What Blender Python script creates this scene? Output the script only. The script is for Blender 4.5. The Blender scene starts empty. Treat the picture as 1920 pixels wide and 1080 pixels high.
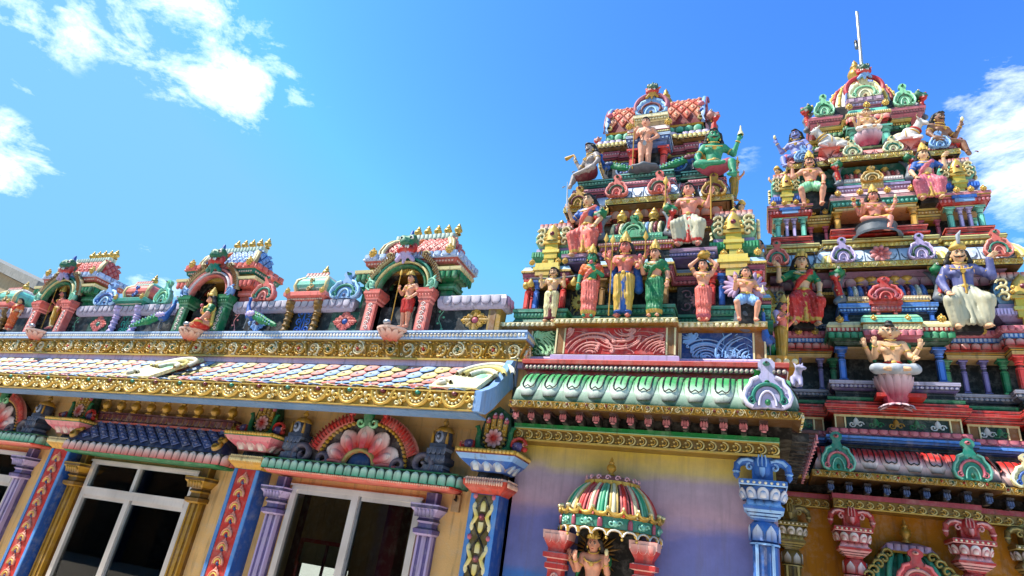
import bpy, math, random
import numpy as np
from math import sin, cos, pi, radians, sqrt, atan2
random.seed(7); rng = np.random.default_rng(7)
SC = bpy.context.scene
COL = SC.collection
# ------------------------------------------------------------------ camera, sky, sun
def unit(v): v = np.array(v, float); return v/np.linalg.norm(v)
FPX = 1122.0                                   # focal length in pixels of a 1920 px wide picture
dX = unit((2810, -90, -1122)); dZ = np.array((370., -2440, 1122)); dZ = unit(dZ-dX*(dX@dZ)); dY = np.cross(dZ, dX)
dY = dY if dY[2] > 0 else -dY
RW = np.array([dX, dY, dZ])                    # rows: world axes seen from the camera (x right, y down, z forward)
cam = bpy.data.cameras.new('Camera'); camo = bpy.data.objects.new('Camera', cam); COL.objects.link(camo)
cam.sensor_width = 36; cam.lens = FPX/1920*36; cam.clip_end = 3000; cam.clip_start = .05
from mathutils import Matrix
M4 = np.eye(4); M4[:3, 0] = RW[:, 0]; M4[:3, 1] = -RW[:, 1]; M4[:3, 2] = -RW[:, 2]
camo.matrix_world = Matrix(M4.tolist()); SC.camera = camo
def at(x, y, Y):                               # a pixel of the photo as a point on the vertical plane at distance Y
    r = RW@np.array([x-960., y-540., FPX]); return r/r[1]*Y
SUN = unit((-.50, -.30, .80))
el = math.asin(SUN[2]); rot = atan2(SUN[0], SUN[1])
W = bpy.data.worlds.new('World'); SC.world = W; W.use_nodes = True
nt = W.node_tree; nt.nodes.clear()
def N(t, **k):
    n = nt.nodes.new(t)
    for a, b in k.items(): setattr(n, a, b)
    return n
def mth(op, a, b=None, clamp=False):
    n = N('ShaderNodeMath', operation=op); n.use_clamp = clamp
    for i, q in enumerate((a, b)):
        if q is None: continue
        if isinstance(q, (int, float)): n.inputs[i].default_value = q
        else: nt.links.new(q, n.inputs[i])
    return n.outputs[0]
sky = N('ShaderNodeTexSky', sky_type='NISHITA'); sky.sun_disc = False; sky.sun_elevation = el; sky.sun_rotation = rot
sky.altitude = 20; sky.air_density = 1.0; sky.dust_density = .15; sky.ozone_density = 2.2
hs = N('ShaderNodeHueSaturation'); hs.inputs['Hue'].default_value = .5; hs.inputs['Saturation'].default_value = 1.12; hs.inputs['Value'].default_value = 1.0
nt.links.new(sky.outputs[0], hs.inputs['Color'])
tc = N('ShaderNodeTexCoord'); D = tc.outputs['Generated']
def dot(v):
    n = N('ShaderNodeVectorMath', operation='DOT_PRODUCT'); nt.links.new(D, n.inputs[0]); n.inputs[1].default_value = tuple(v); return n.outputs['Value']
mask = None
for (x, y, x2, y2, w, k) in ((400, 110, 610, 205, .10, 1.0), (330, 40, 480, 60, .10, .9), (120, 30, 260, 40, .075, .55), (30, 270, 140, 350, .035, .85), (0, 320, 60, 350, .04, .9),
                             (1900, 250, 1960, 400, .075, 1.15), (1960, 330, 2000, 480, .09, 1.2), (285, 530, 350, 545, .03, .8), (275, 466, 300, 472, .012, .6), (1350, 285, 1420, 300, .05, .3), (60, 130, 110, 150, .05, .35), (75, 60, 120, 70, .05, .4)):
    a = unit(at(x, y, 1)); b = unit(at(x2, y2, 1)); u = b-a; L = np.linalg.norm(u)+.01; u = unit(u-a*(a@u)); v = np.cross(a, u)
    du = mth('DIVIDE', mth('SUBTRACT', dot(u), float(0)), L); dv = mth('DIVIDE', dot(v), w)
    d2 = mth('ADD', mth('MULTIPLY', du, du), mth('MULTIPLY', dv, dv))
    m = mth('MULTIPLY', mth('SUBTRACT', 1, d2, True), k)
    m = mth('MULTIPLY', m, mth('GREATER_THAN', dot(a), 0))
    mask = m if mask is None else mth('MAXIMUM', mask, m)
mp = N('ShaderNodeMapping'); mp.inputs['Scale'].default_value = (4, 7, 12); mp.inputs['Rotation'].default_value = (.5, .45, .6); nt.links.new(D, mp.inputs['Vector'])
n1 = N('ShaderNodeTexNoise'); n1.inputs['Scale'].default_value = 1.6; n1.inputs['Detail'].default_value = 9; n1.inputs['Roughness'].default_value = .62; n1.inputs['Distortion'].default_value = .5
nt.links.new(mp.outputs[0], n1.inputs['Vector'])
n2w = N('ShaderNodeTexNoise'); n2w.inputs['Scale'].default_value = 7; n2w.inputs['Detail'].default_value = 8; n2w.inputs['Roughness'].default_value = .7; nt.links.new(mp.outputs[0], n2w.inputs['Vector'])
dens = mth('MULTIPLY', mth('SUBTRACT', mth('ADD', mth('MULTIPLY', mask, .49), mth('MULTIPLY', mth('ADD', mth('MULTIPLY', n1.outputs['Fac'], .72), mth('MULTIPLY', n2w.outputs['Fac'], .28)), 2.3)), 1.36), 1.15, True)
dens = mth('MULTIPLY', dens, mth('MULTIPLY', mask, 3.5, True))
mx = N('ShaderNodeMix', data_type='RGBA'); nt.links.new(dens, mx.inputs['Factor']); tint = N('ShaderNodeMix', data_type='RGBA', blend_type='MULTIPLY'); tint.inputs['Factor'].default_value = 1; nt.links.new(hs.outputs[0], tint.inputs['A']); tint.inputs['B'].default_value = (.88, 1.19, 1.50, 1); gm = N('ShaderNodeGamma'); gm.inputs['Gamma'].default_value = 1.7; nt.links.new(tint.outputs['Result'], gm.inputs['Color']); t2n = N('ShaderNodeMix', data_type='RGBA', blend_type='MULTIPLY'); t2n.inputs['Factor'].default_value = 1; nt.links.new(gm.outputs[0], t2n.inputs['A']); t2n.inputs['B'].default_value = (.80, .50, .46, 1); cap = N('ShaderNodeVectorMath', operation='MINIMUM'); nt.links.new(t2n.outputs['Result'], cap.inputs[0]); cap.inputs[1].default_value = (.78, 2.0, 3.2); nt.links.new(cap.outputs[0], mx.inputs['A']); mx.inputs['B'].default_value = (7.6, 8.0, 8.6, 1)
bg = N('ShaderNodeBackground'); bg.inputs['Strength'].default_value = .132; wo = N('ShaderNodeOutputWorld')
nt.links.new(mx.outputs['Result'], bg.inputs['Color']); nt.links.new(bg.outputs[0], wo.inputs[0])
sl = bpy.data.lights.new('Sun', 'SUN'); sl.energy = 3.5; sl.angle = radians(.53); sl.color = (1, .955, .88)
so = bpy.data.objects.new('Sun', sl); COL.objects.link(so)
from mathutils import Vector
so.rotation_euler = Vector((-SUN).tolist()).to_track_quat('-Z', 'Y').to_euler()
SC.view_settings.view_transform = 'Standard'; SC.view_settings.look = 'None'; SC.view_settings.gamma = 1; SC.view_settings.exposure = 1.30
SC.cycles.max_bounces = 6
# ------------------------------------------------------------------ colour and materials
def C(h): 
    c = np.array([int(h[i:i+2], 16)/255 for i in (0, 2, 4)]); return np.where(c < .04045, c/12.92, ((c+.055)/1.055)**2.4)
P = {k: C(v) for k, v in dict(red='bf2a22', coral='d4685c', pink='cf7d86', dpink='a8495c', maroon='6b2030', green='157043', dgreen='0d4a30', lgreen='8ccf9e', teal='1f7f6c', lteal='6bbfa8',
     blue='2458a8', dblue='173a70', lblue='7ea8dc', pblue='b5cdee', gold='b28626', lgold='d2aa4c', dgold='7a5510', yellow='dfc65c', cream='e4d6a2', lav='b3a0cc', purple='5f5288', dpurple='3c3460',
     white='e2ddd2', black='14120f', dark='24201e', brown='84592c', tan='caa270', ochre='e4b678', mustard='b5761d', grey='6a727c', lgrey='a5abb4', orange='d4632a', slate='3a4660', lilac='c9b6d6',
     skin='dd9a7c', skin2='d78a78', skinp='cf7266', skinc='dcae86', skingrey='9a8f8c', skinblue='7d86c4', skinbrn='8d6248', skingrn='2f8f68', hair='17130f', rose='c06070', mauve='a67f9a', concrete='8c8a86', tunic='585c90', drape='b9b59c').items()}
def mat(name, rough=.5, metal=0., spec=.4, bump=.25, dirt=.5, scale=1.0):
    m = bpy.data.materials.new(name); m.use_nodes = True; t = m.node_tree; b = t.nodes['Principled BSDF']; L = t.links.new
    def nn(k, **kw):
        n = t.nodes.new(k)
        for a, c in kw.items(): setattr(n, a, c)
        return n
    a = nn('ShaderNodeAttribute', attribute_name='Col')
    g = nn('ShaderNodeNewGeometry')
    n1 = nn('ShaderNodeTexNoise'); n1.inputs['Scale'].default_value = 2.3*scale; n1.inputs['Detail'].default_value = 6; L(g.outputs['Position'], n1.inputs['Vector'])
    mp = nn('ShaderNodeMapping'); mp.inputs['Scale'].default_value = (26, 26, 2.4); L(g.outputs['Position'], mp.inputs['Vector'])
    n2 = nn('ShaderNodeTexNoise'); n2.inputs['Scale'].default_value = 1.0; n2.inputs['Detail'].default_value = 5; L(mp.outputs[0], n2.inputs['Vector'])
    r1 = nn('ShaderNodeMapRange'); r1.inputs[1].default_value = .3; r1.inputs[2].default_value = .75; r1.inputs[3].default_value = .84; r1.inputs[4].default_value = 1.1; L(n1.outputs['Fac'], r1.inputs[0])
    r2 = nn('ShaderNodeMapRange'); r2.inputs[1].default_value = .54; r2.inputs[2].default_value = .74; r2.inputs[3].default_value = 0; r2.inputs[4].default_value = dirt; L(n2.outputs['Fac'], r2.inputs[0])
    v = nn('ShaderNodeVectorMath', operation='SCALE'); L(a.outputs['Color'], v.inputs[0]); L(r1.outputs[0], v.inputs['Scale'])
    x = nn('ShaderNodeMix', data_type='RGBA'); L(r2.outputs[0], x.inputs['Factor']); fd = nn('ShaderNodeMix', data_type='RGBA'); n4 = nn('ShaderNodeTexNoise'); n4.inputs['Scale'].default_value = 9*scale; n4.inputs['Detail'].default_value = 8; n4.inputs['Roughness'].default_value = .7; L(g.outputs['Position'], n4.inputs['Vector']); r4 = nn('ShaderNodeMapRange'); r4.inputs[1].default_value = .48; r4.inputs[2].default_value = .72; r4.inputs[4].default_value = .30*min(1, dirt*2.4); L(n4.outputs['Fac'], r4.inputs[0]); L(r4.outputs[0], fd.inputs['Factor']); L(v.outputs[0], fd.inputs['A']); fd.inputs['B'].default_value = (.50, .47, .42, 1); L(fd.outputs['Result'], x.inputs['A']); x.inputs['B'].default_value = (.055, .048, .04, 1)
    L(x.outputs['Result'], b.inputs['Base Color'])
    n3 = nn('ShaderNodeTexNoise'); n3.inputs['Scale'].default_value = 70*scale; n3.inputs['Detail'].default_value = 4; L(g.outputs['Position'], n3.inputs['Vector'])
    bp = nn('ShaderNodeBump'); bp.inputs['Strength'].default_value = bump; bp.inputs['Distance'].default_value = .006; L(n3.outputs['Fac'], bp.inputs['Height']); L(bp.outputs[0], b.inputs['Normal'])
    r3 = nn('ShaderNodeMapRange'); r3.inputs[3].default_value = rough-.1; r3.inputs[4].default_value = rough+.15; L(n1.outputs['Fac'], r3.inputs[0]); L(r3.outputs[0], b.inputs['Roughness'])
    b.inputs['Metallic'].default_value = metal; b.inputs['Specular IOR Level'].default_value = spec
    return m
PAINT = mat('painted_plaster'); GOLD = mat('gold_paint', .36, .35, .6, .2, .25); WALL = mat('wall_plaster', .8, 0, .2, .5, .4); STATUE = mat('statue_enamel', .5, 0, .35, .2, .22, 1.5)
METAL = mat('metal', .35, .6, .5, .05, .1); CONC = mat('concrete', .9, 0, .2, .5, .6)
def glass_mat():
    m = bpy.data.materials.new('window_glass'); m.use_nodes = True; t = m.node_tree; t.nodes.clear()
    o = t.nodes.new('ShaderNodeOutputMaterial'); mx = t.nodes.new('ShaderNodeMixShader'); tr = t.nodes.new('ShaderNodeBsdfTransparent'); gl = t.nodes.new('ShaderNodeBsdfGlossy')
    fr = t.nodes.new('ShaderNodeFresnel'); fr.inputs[0].default_value = 1.38; gl.inputs['Roughness'].default_value = .02; tr.inputs[0].default_value = (.68, .72, .70, 1)
    ns = t.nodes.new('ShaderNodeTexNoise'); ns.inputs['Scale'].default_value = 1.2; bp = t.nodes.new('ShaderNodeBump'); bp.inputs['Strength'].default_value = .03; t.links.new(ns.outputs['Fac'], bp.inputs['Height']); t.links.new(bp.outputs[0], gl.inputs['Normal'])
    t.links.new(fr.outputs[0], mx.inputs[0]); t.links.new(tr.outputs[0], mx.inputs[1]); t.links.new(gl.outputs[0], mx.inputs[2]); t.links.new(mx.outputs[0], o.inputs[0]); return m
GLASS = glass_mat()
def mural_mat():                               # the porch wall is painted in soft horizontal bands
    m = bpy.data.materials.new('banded_wall_paint'); m.use_nodes = True; t = m.node_tree; b = t.nodes['Principled BSDF']; L = t.links.new
    g = t.nodes.new('ShaderNodeNewGeometry'); s = t.nodes.new('ShaderNodeSeparateXYZ'); L(g.outputs['Position'], s.inputs[0])
    mp = t.nodes.new('ShaderNodeMapping'); mp.inputs['Scale'].default_value = (.9, 1, 3); L(g.outputs['Position'], mp.inputs[0])
    n = t.nodes.new('ShaderNodeTexNoise'); n.inputs['Scale'].default_value = 1.4; n.inputs['Detail'].default_value = 5; L(mp.outputs[0], n.inputs['Vector'])
    a = t.nodes.new('ShaderNodeMath'); a.operation = 'MULTIPLY_ADD'; L(n.outputs['Fac'], a.inputs[0]); a.inputs[1].default_value = .34; L(s.outputs['Z'], a.inputs[2])
    r = t.nodes.new('ShaderNodeMapRange'); r.inputs[1].default_value = -.2; r.inputs[2].default_value = 1.4; L(a.outputs[0], r.inputs[0])
    c = t.nodes.new('ShaderNodeValToRGB'); e = c.color_ramp.elements
    for i, (p, h) in enumerate(((0, '2c6cc0'), (.17, '4478c0'), (.23, '7078b4'), (.5, '7674b0'), (.6, 'bc98a8'), (.78, 'ac98ac'), (.85, 'c4b07a'), (.94, 'd4bc50'), (1, 'c4a63c'))):
        q = e[i] if i < 2 else e.new(p)
        q.position = p; q.color = (*C(h), 1)
    L(r.outputs[0], c.inputs[0])
    m2 = t.nodes.new('ShaderNodeMapping'); m2.inputs['Scale'].default_value = (14, 1, 1.1); L(g.outputs['Position'], m2.inputs[0]); n2 = t.nodes.new('ShaderNodeTexNoise'); n2.inputs['Scale'].default_value = 1.3; n2.inputs['Detail'].default_value = 8; n2.inputs['Roughness'].default_value = .65; L(m2.outputs[0], n2.inputs['Vector'])
    r2 = t.nodes.new('ShaderNodeMapRange'); r2.inputs[1].default_value = .5; r2.inputs[2].default_value = .8; r2.inputs[4].default_value = .45; L(n2.outputs['Fac'], r2.inputs[0])
    n5 = t.nodes.new('ShaderNodeTexNoise'); n5.inputs['Scale'].default_value = 5; n5.inputs['Detail'].default_value = 9; n5.inputs['Roughness'].default_value = .7; L(g.outputs['Position'], n5.inputs['Vector']); r5 = t.nodes.new('ShaderNodeMapRange'); r5.inputs[1].default_value = .35; r5.inputs[2].default_value = .7; r5.inputs[3].default_value = .86; r5.inputs[4].default_value = 1.1; L(n5.outputs['Fac'], r5.inputs[0]); vs = t.nodes.new('ShaderNodeVectorMath'); vs.operation = 'SCALE'; L(c.outputs[0], vs.inputs[0]); L(r5.outputs[0], vs.inputs['Scale'])
    mxx = t.nodes.new('ShaderNodeMix'); mxx.data_type = 'RGBA'; L(r2.outputs[0], mxx.inputs['Factor']); L(vs.outputs[0], mxx.inputs['A']); mxx.inputs['B'].default_value = (.16, .13, .13, 1); L(mxx.outputs['Result'], b.inputs['Base Color']); b.inputs['Roughness'].default_value = .75
    n3 = t.nodes.new('ShaderNodeTexNoise'); n3.inputs['Scale'].default_value = 60; bp = t.nodes.new('ShaderNodeBump'); bp.inputs['Strength'].default_value = .25; bp.inputs['Distance'].default_value = .005; L(n3.outputs['Fac'], bp.inputs['Height']); L(bp.outputs[0], b.inputs['Normal'])
    return m
MURAL = mural_mat()
# ------------------------------------------------------------------ mesh building
class MB:
    def __init__(s): s.V = []; s.K = []; s.F = []; s.n = 0
    def add(s, v, f, c, sm=False):
        v = np.asarray(v, float).reshape(-1, 3); c = np.asarray(c, float)
        if c.ndim == 1: c = np.tile(c, (len(v), 1))
        s.V.append(v); s.K.append(c)
        fs = f if isinstance(f, list) else [f]
        by = {}
        for q in fs:
            q = np.asarray(q, int)
            if q.ndim == 1: q = q[None]
            by.setdefault(q.shape[1], []).append(q)
        for k, q in by.items(): s.F.append((np.concatenate(q)+s.n, sm))
        s.n += len(v); return s
    def mesh(s, name, o=(0, 0, 0)):
        me = bpy.data.meshes.new(name); V = np.concatenate(s.V)-np.asarray(o, float); K = np.concatenate(s.K)
        me.vertices.add(len(V)); me.vertices.foreach_set('co', V.astype(np.float32).ravel())
        nl = sum(f.size for f, _ in s.F); nf = sum(len(f) for f, _ in s.F)
        me.loops.add(nl); me.polygons.add(nf)
        me.loops.foreach_set('vertex_index', np.concatenate([f.ravel() for f, _ in s.F]).astype(np.int32))
        tot = np.concatenate([np.full(len(f), f.shape[1]) for f, _ in s.F]); st = np.concatenate([[0], np.cumsum(tot)[:-1]])
        me.polygons.foreach_set('loop_start', st.astype(np.int32))
        me.polygons.foreach_set('use_smooth', np.concatenate([np.full(len(f), q) for f, q in s.F]))
        me.update(calc_edges=True)
        a = me.color_attributes.new('Col', 'FLOAT_COLOR', 'POINT'); a.data.foreach_set('color', np.concatenate([K, np.ones((len(K), 1))], 1).astype(np.float32).ravel())
        return me
WL = {}
def props(o, label=None, cat=None, group=None, kind=None):
    for k, v in (('label', label), ('category', cat), ('group', group), ('kind', kind)):
        if v: o[k] = v
    return o
def thing(name, label, cat, loc=(0, 0, 0), rz=0., group=None):
    o = bpy.data.objects.new(name, None); o.empty_display_size = .1; COL.objects.link(o); o.location = tuple(map(float, loc)); o.rotation_euler[2] = rz
    WL[o] = np.array(loc, float) if rz == 0 else np.zeros(3); return props(o, label, cat, group)
def part(mb, name, par=None, m=None, label=None):
    o = WL[par] if par is not None else (0, 0, 0)
    me = mb.mesh(name, o); me.materials.append(m or PAINT); ob = bpy.data.objects.new(name, me); COL.objects.link(ob)
    if par is not None: ob.parent = par; WL[ob] = o
    if label: ob['label'] = label
    return ob
def solo(mb, name, label, cat, loc, m=None, group=None):   # a thing that is one mesh
    me = mb.mesh(name, loc); me.materials.append(m or PAINT); ob = bpy.data.objects.new(name, me); COL.objects.link(ob); ob.location = tuple(map(float, loc)); WL[ob] = np.array(loc, float)
    return props(ob, label, cat, group)
BQ = np.array([[0, 3, 2, 1], [4, 5, 6, 7], [0, 1, 5, 4], [1, 2, 6, 5], [2, 3, 7, 6], [3, 0, 4, 7]])
def box(mb, x0, x1, y0, y1, z0, z1, c): return mb.add([(x0, y0, z0), (x1, y0, z0), (x1, y1, z0), (x0, y1, z0), (x0, y0, z1), (x1, y0, z1), (x1, y1, z1), (x0, y1, z1)], BQ, c)
class Fr:                                       # a wall plane: u along it, v up, w out of it
    def __init__(s, o, U=(1, 0, 0), Nn=(0, -1, 0), V=(0, 0, 1)): s.o = np.array(o, float); s.U = np.array(U, float); s.N = np.array(Nn, float); s.V = np.array(V, float)
    def __call__(s, u, v, w=0.):
        u, v, w = np.broadcast_arrays(np.asarray(u, float), v, w); return s.o+u[..., None]*s.U+v[..., None]*s.V+w[..., None]*s.N
def grid(mb, pts, c, sm=True, close=False):     # pts (r,c,3)
    r, k = pts.shape[:2]; i = np.arange(r*k).reshape(r, k)
    if close: i = np.concatenate([i, i[:, :1]], 1)
    f = np.stack([i[:-1, :-1], i[:-1, 1:], i[1:, 1:], i[1:, :-1]], -1).reshape(-1, 4)
    c = np.asarray(c); c = c.reshape(-1, 3) if c.ndim == 3 else c
    return mb.add(pts.reshape(-1, 3), f, c, sm)
def poff(poly, d):
    p = np.asarray(poly, float); a = np.roll(p, 1, 0); b = np.roll(p, -1, 0)
    e1 = p-a; e2 = b-p; n1 = np.stack([e1[:, 1], -e1[:, 0]], 1); n2 = np.stack([e2[:, 1], -e2[:, 0]], 1)
    n1 /= np.linalg.norm(n1, axis=1)[:, None]; n2 /= np.linalg.norm(n2, axis=1)[:, None]
    return p+d*(n1+n2)/(1+(n1*n2).sum(1))[:, None]
def sweep(mb, poly, prof, cols, top=True, bot=True, sm=False):   # mouldings: (offset, z) profile round a plan; one colour per step
    if isinstance(cols, np.ndarray): cols = [cols]*(len(prof)-1)
    R = [np.concatenate([poff(poly, d), np.full((len(poly), 1), z)], 1) for d, z in prof]
    for k in range(len(R)-1): grid_closed(mb, R[k], R[k+1], cols[k], sm)
    if top: mb.add(R[-1], np.arange(len(poly)), cols[-1] if np.ndim(cols[-1]) == 1 else cols[-1][1])
    if bot: mb.add(R[0], np.arange(len(poly))[::-1], cols[0] if np.ndim(cols[0]) == 1 else cols[0][0])
def grid_closed(mb, a, b, c, sm=False):
    n = len(a); i = np.arange(n); j = np.roll(i, -1); 
    cc = c if np.ndim(c) == 1 else np.concatenate([np.tile(c[0], (n, 1)), np.tile(c[1], (n, 1))])
    mb.add(np.concatenate([a, b]), np.stack([i, j, j+n, i+n], 1), cc, sm)
def rect(x0, x1, y0, y1): return np.array([(x0, y0), (x1, y0), (x1, y1), (x0, y1)], float)
def lathe(mb, c, prof, col, n=12, sm=True, sx=1., sy=1., rot=0., a0=0., a1=2*pi):
    full = abs(a1-a0-2*pi) < 1e-6; t = np.linspace(a0, a1, n+(0 if full else 1), endpoint=not full)+rot
    cols = col if isinstance(col, list) else [col]*(len(prof)-1)
    rings = [np.stack([c[0]+r*sx*np.cos(t), c[1]+r*sy*np.sin(t), np.full(len(t), c[2]+z)], 1) for r, z in prof]
    k = 0
    while k < len(cols):
        e = k
        while e+1 < len(cols) and cols[e+1] is cols[k]: e += 1
        grid(mb, np.stack(rings[k:e+2]), cols[k], sm, full); k = e+1
def sq(mb, c, prof, col, **k):                  # square turned profile
    s2 = [(r*1.41421, z) for r, z in prof]; cols = col if isinstance(col, list) else [col]*(len(prof)-1)
    for i in range(len(s2)-1): lathe(mb, c, s2[i:i+2], cols[i], 4, False, rot=pi/4, **k)
def frames(p):
    p = np.asarray(p, float); t = np.gradient(p, axis=0); t /= np.linalg.norm(t, axis=1)[:, None]+1e-9
    up = np.array([0, 0, 1.]) if abs(t[:, 2]).mean() < .8 else np.array([0, 1., 0]); s = np.cross(t, up); s /= np.linalg.norm(s, axis=1)[:, None]+1e-9
    return s, np.cross(s, t)
def tube(mb, p, r, col, n=6, cap=True):
    p = np.asarray(p, float); r = np.broadcast_to(np.asarray(r, float), (len(p),)); s, u = frames(p); a = np.arange(n)*2*pi/n
    g = p[:, None]+r[:, None, None]*(np.cos(a)[None, :, None]*s[:, None]+np.sin(a)[None, :, None]*u[:, None])
    grid(mb, g, col if np.ndim(col) == 1 else np.repeat(np.asarray(col)[:, None], n, 1), True, True)
    if cap: mb.add(g[-1], np.arange(n), np.asarray(col) if np.ndim(col) == 1 else col[-1]); mb.add(g[0], np.arange(n)[::-1], np.asarray(col) if np.ndim(col) == 1 else col[0])
def ring(mb, c, nrm, r, t, col, n=14, sx=1., sy=1.):
    nrm = unit(nrm); a = unit(np.cross(nrm, (0, 1., .01) if abs(nrm[1]) < .9 else (1., 0, 0))); b = np.cross(nrm, a); q = np.linspace(0, 2*pi, n, endpoint=False); k = np.arange(6)*pi/3
    d = np.cos(q)[:, None]*a*sx+np.sin(q)[:, None]*b*sy
    g = np.asarray(c, float)+d[:, None]*(r+t*np.cos(k))[None, :, None]+nrm*(t*np.sin(k))[None, :, None]
    g = np.concatenate([g, g[:1]]); grid(mb, g, col, True, True)
def ball(mb, c, r, col, n=8, m=5):
    r = np.broadcast_to(np.asarray(r, float), (3,)); t = np.linspace(-pi/2, pi/2, m); a = np.arange(n)*2*pi/n
    g = np.stack([np.cos(t)[:, None]*np.cos(a)*r[0], np.cos(t)[:, None]*np.sin(a)*r[1], np.broadcast_to(np.sin(t)[:, None]*r[2], (m, n))], -1)+np.asarray(c, float); grid(mb, g, col, True, True)
def bead(mb, f, u, v, ru, rv, d, col, n=8):     # half bead on a plane
    t = np.linspace(0, pi/2, 4); a = np.arange(n)*2*pi/n
    grid(mb, f(u+np.cos(t)[:, None]*np.cos(a)*ru, v+np.cos(t)[:, None]*np.sin(a)*rv, np.sin(t)[:, None]*d+0*a), col, True, True)
def fbox(mb, f, u0, u1, v0, v1, w0, w1, c):
    mb.add(np.stack([f(u, v, w) for w, u, v in ((w1, u0, v0), (w1, u1, v0), (w0, u1, v0), (w0, u0, v0), (w1, u0, v1), (w1, u1, v1), (w0, u1, v1), (w0, u0, v1))]), BQ, c)
_T = np.array([0, .3, .55, .7, .82, .92, .98, 1.]); _S = np.array([-1, -.82, -.45, 0, .45, .82, 1.])
_HW = np.where(_T < .5, 1, np.sqrt(np.clip(1-((_T-.5)/.5)**2, .0, 1))); 
def petal(mb, f, u, w, v0, v1, cb, ct, d=.02, oc=None, w0=.002, base=1., lean=0., pointed=False, g0=0.):
    hw = _HW*(base+(1-base)*np.minimum(1, _T*2)) if not pointed else np.where(_T < .5, 1, 1-((_T-.5)/.5)**1.3)*(base+(1-base)*np.minimum(1, _T*2))
    U = u+np.outer(hw, _S)*w/2; V = v0+(v1-v0)*_T[:, None]+0*U; Wd = w0+d*np.sqrt(np.clip(1-_S**2, 0, 1))[None]*np.where(_T > .9, .5, 1.)[:, None]+lean*_T[:, None]
    c = cb+(ct-cb)*np.clip((_T*1.15-.05-g0)/(1-g0), 0, 1)[:, None, None]+np.zeros((len(_T), 7, 3))
    if oc is not None: c[:, [0, -1]] = oc; c[-1] = oc
    if v1 < v0: U = U[:, ::-1]; c = c[:, ::-1]
    grid(mb, f(U, V, Wd), c)
def petals(mb, f, u0, u1, v0, v1, n, cb, ct, **k):
    w = (u1-u0)/n
    for i in range(n): petal(mb, f, u0+(i+.5)*w, w*k.get('fill', .96), v0, v1, cb, ct, **{a: b for a, b in k.items() if a != 'fill'})
def ridge(mb, f, p, wd, h, col, ce=None, w0=.001):
    p = np.asarray(p, float); wd = np.broadcast_to(np.asarray(wd, float), (len(p),)); t = np.gradient(p, axis=0); t /= np.linalg.norm(t, axis=1)[:, None]+1e-9; n = np.stack([-t[:, 1], t[:, 0]], 1)
    s = np.array([1, .55, 0, -.55, -1]); hh = np.array([0, .75, 1, .75, 0])*h
    U = p[:, :1]+n[:, :1]*wd[:, None]/2*s; V = p[:, 1:]+n[:, 1:]*wd[:, None]/2*s; Wd = w0+hh[None]*np.minimum(1, wd/(wd.max()+1e-9)*1.3)[:, None]
    c = np.zeros((len(p), 5, 3))+col
    if ce is not None: c[:, [0, -1]] = ce
    grid(mb, f(U, V, Wd), c)
def spiral(cx, cy, r, turns=1.4, a0=0., sgn=1, n=18, rin=.12):
    t = np.linspace(0, 1, n); rr = r*(1-t*(1-rin)); a = a0+sgn*turns*2*pi*t; return np.stack([cx+rr*np.cos(a), cy+rr*np.sin(a)], 1)
def rosette(mb, f, u, v, r, n, cb, ct, cc, d=.02, oc=None):
    for i in range(n):
        a = 2*pi*i/n; c, s = cos(a), sin(a)
        g = Fr(f.o+u*f.U+v*f.V, f.U*s*-1+f.V*c, f.N, f.U*c+f.V*s) if False else Fr(f.o+u*f.U+v*f.V, f.U*s-f.V*c, f.N, f.U*c+f.V*s)
        petal(mb, g, 0, 2*pi*r/n*.8, r*.25, r, cb, ct, d, oc, base=.4)
    bead(mb, f, u, v, r*.3, r*.3, d*1.6, cc)
def vine(mb, f, u0, u1, v0, v1, pitch, ca, cb, jew=None, h=.02):     # running scrolls, each a little different
    H = v1-v0; vm = (v0+v1)/2; n = max(1, round((u1-u0)/pitch)); pw = (u1-u0)/n; R = random.Random(int(u1*100)+n); sv = C('e4d9b4')
    for i in range(n):
        c = u0+(i+.5+R.uniform(-.06, .06))*pw; sg = 1 if i % 2 else -1; r = min(H*.46, pw*.5)*R.uniform(.88, 1.04); vq = vm+H*R.uniform(-.03, .03)
        ridge(mb, f, spiral(c, vq, r, R.uniform(1.15, 1.5), -pi/2*sg+R.uniform(-.4, .4), sg, 20, .22), np.linspace(.13*H, .07*H, 20), h, ca if i % 3 else sv)
        if H > .12:
            ridge(mb, f, spiral(c, vq, r*.72, 1.0, -pi/2*sg+1, sg, 14, .3), np.linspace(.06*H, .04*H, 14), h*.7, sv)
            for k in range(4): a = 2*pi*k/4+R.uniform(0, 1); ridge(mb, f, spiral(c+cos(a)*r*1.0, vq+sin(a)*r*.86, .13*H*R.uniform(.8, 1.3), .9, a+2, 1 if k % 2 else -1, 9), .06*H, h*.8, (ca, cb, sv)[(k+i) % 3])
        q = np.linspace(0, 1, 8)
        ridge(mb, f, np.stack([c+(q-.5)*pw*.25+pw*.5, vm+sg*(q-.5)*H*.85], 1), .12*H*np.sin(q*pi*.9+.2), h*.9, cb)
        for k in range(5):
            a = 2*pi*k/5+i; bead(mb, f, c+cos(a)*r*.42, vq+sin(a)*r*.42, H*.08, H*.06, h*1.1, cb if k % 2 else sv, 6)
        for (su, sv_) in ((-.5, .38), (-.5, -.38), (-.32, .44*sg), (.3, -.44*sg), (.42, .05)): bead(mb, f, c+su*pw, vm+sv_*H, H*R.uniform(.06, .1), H*R.uniform(.04, .07), h*.9, ca if su < 0 else sv, 6)
        bead(mb, f, c, vq, H*.10, H*.10, h*1.4, jew[i % len(jew)] if jew else cb, 7)
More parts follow.
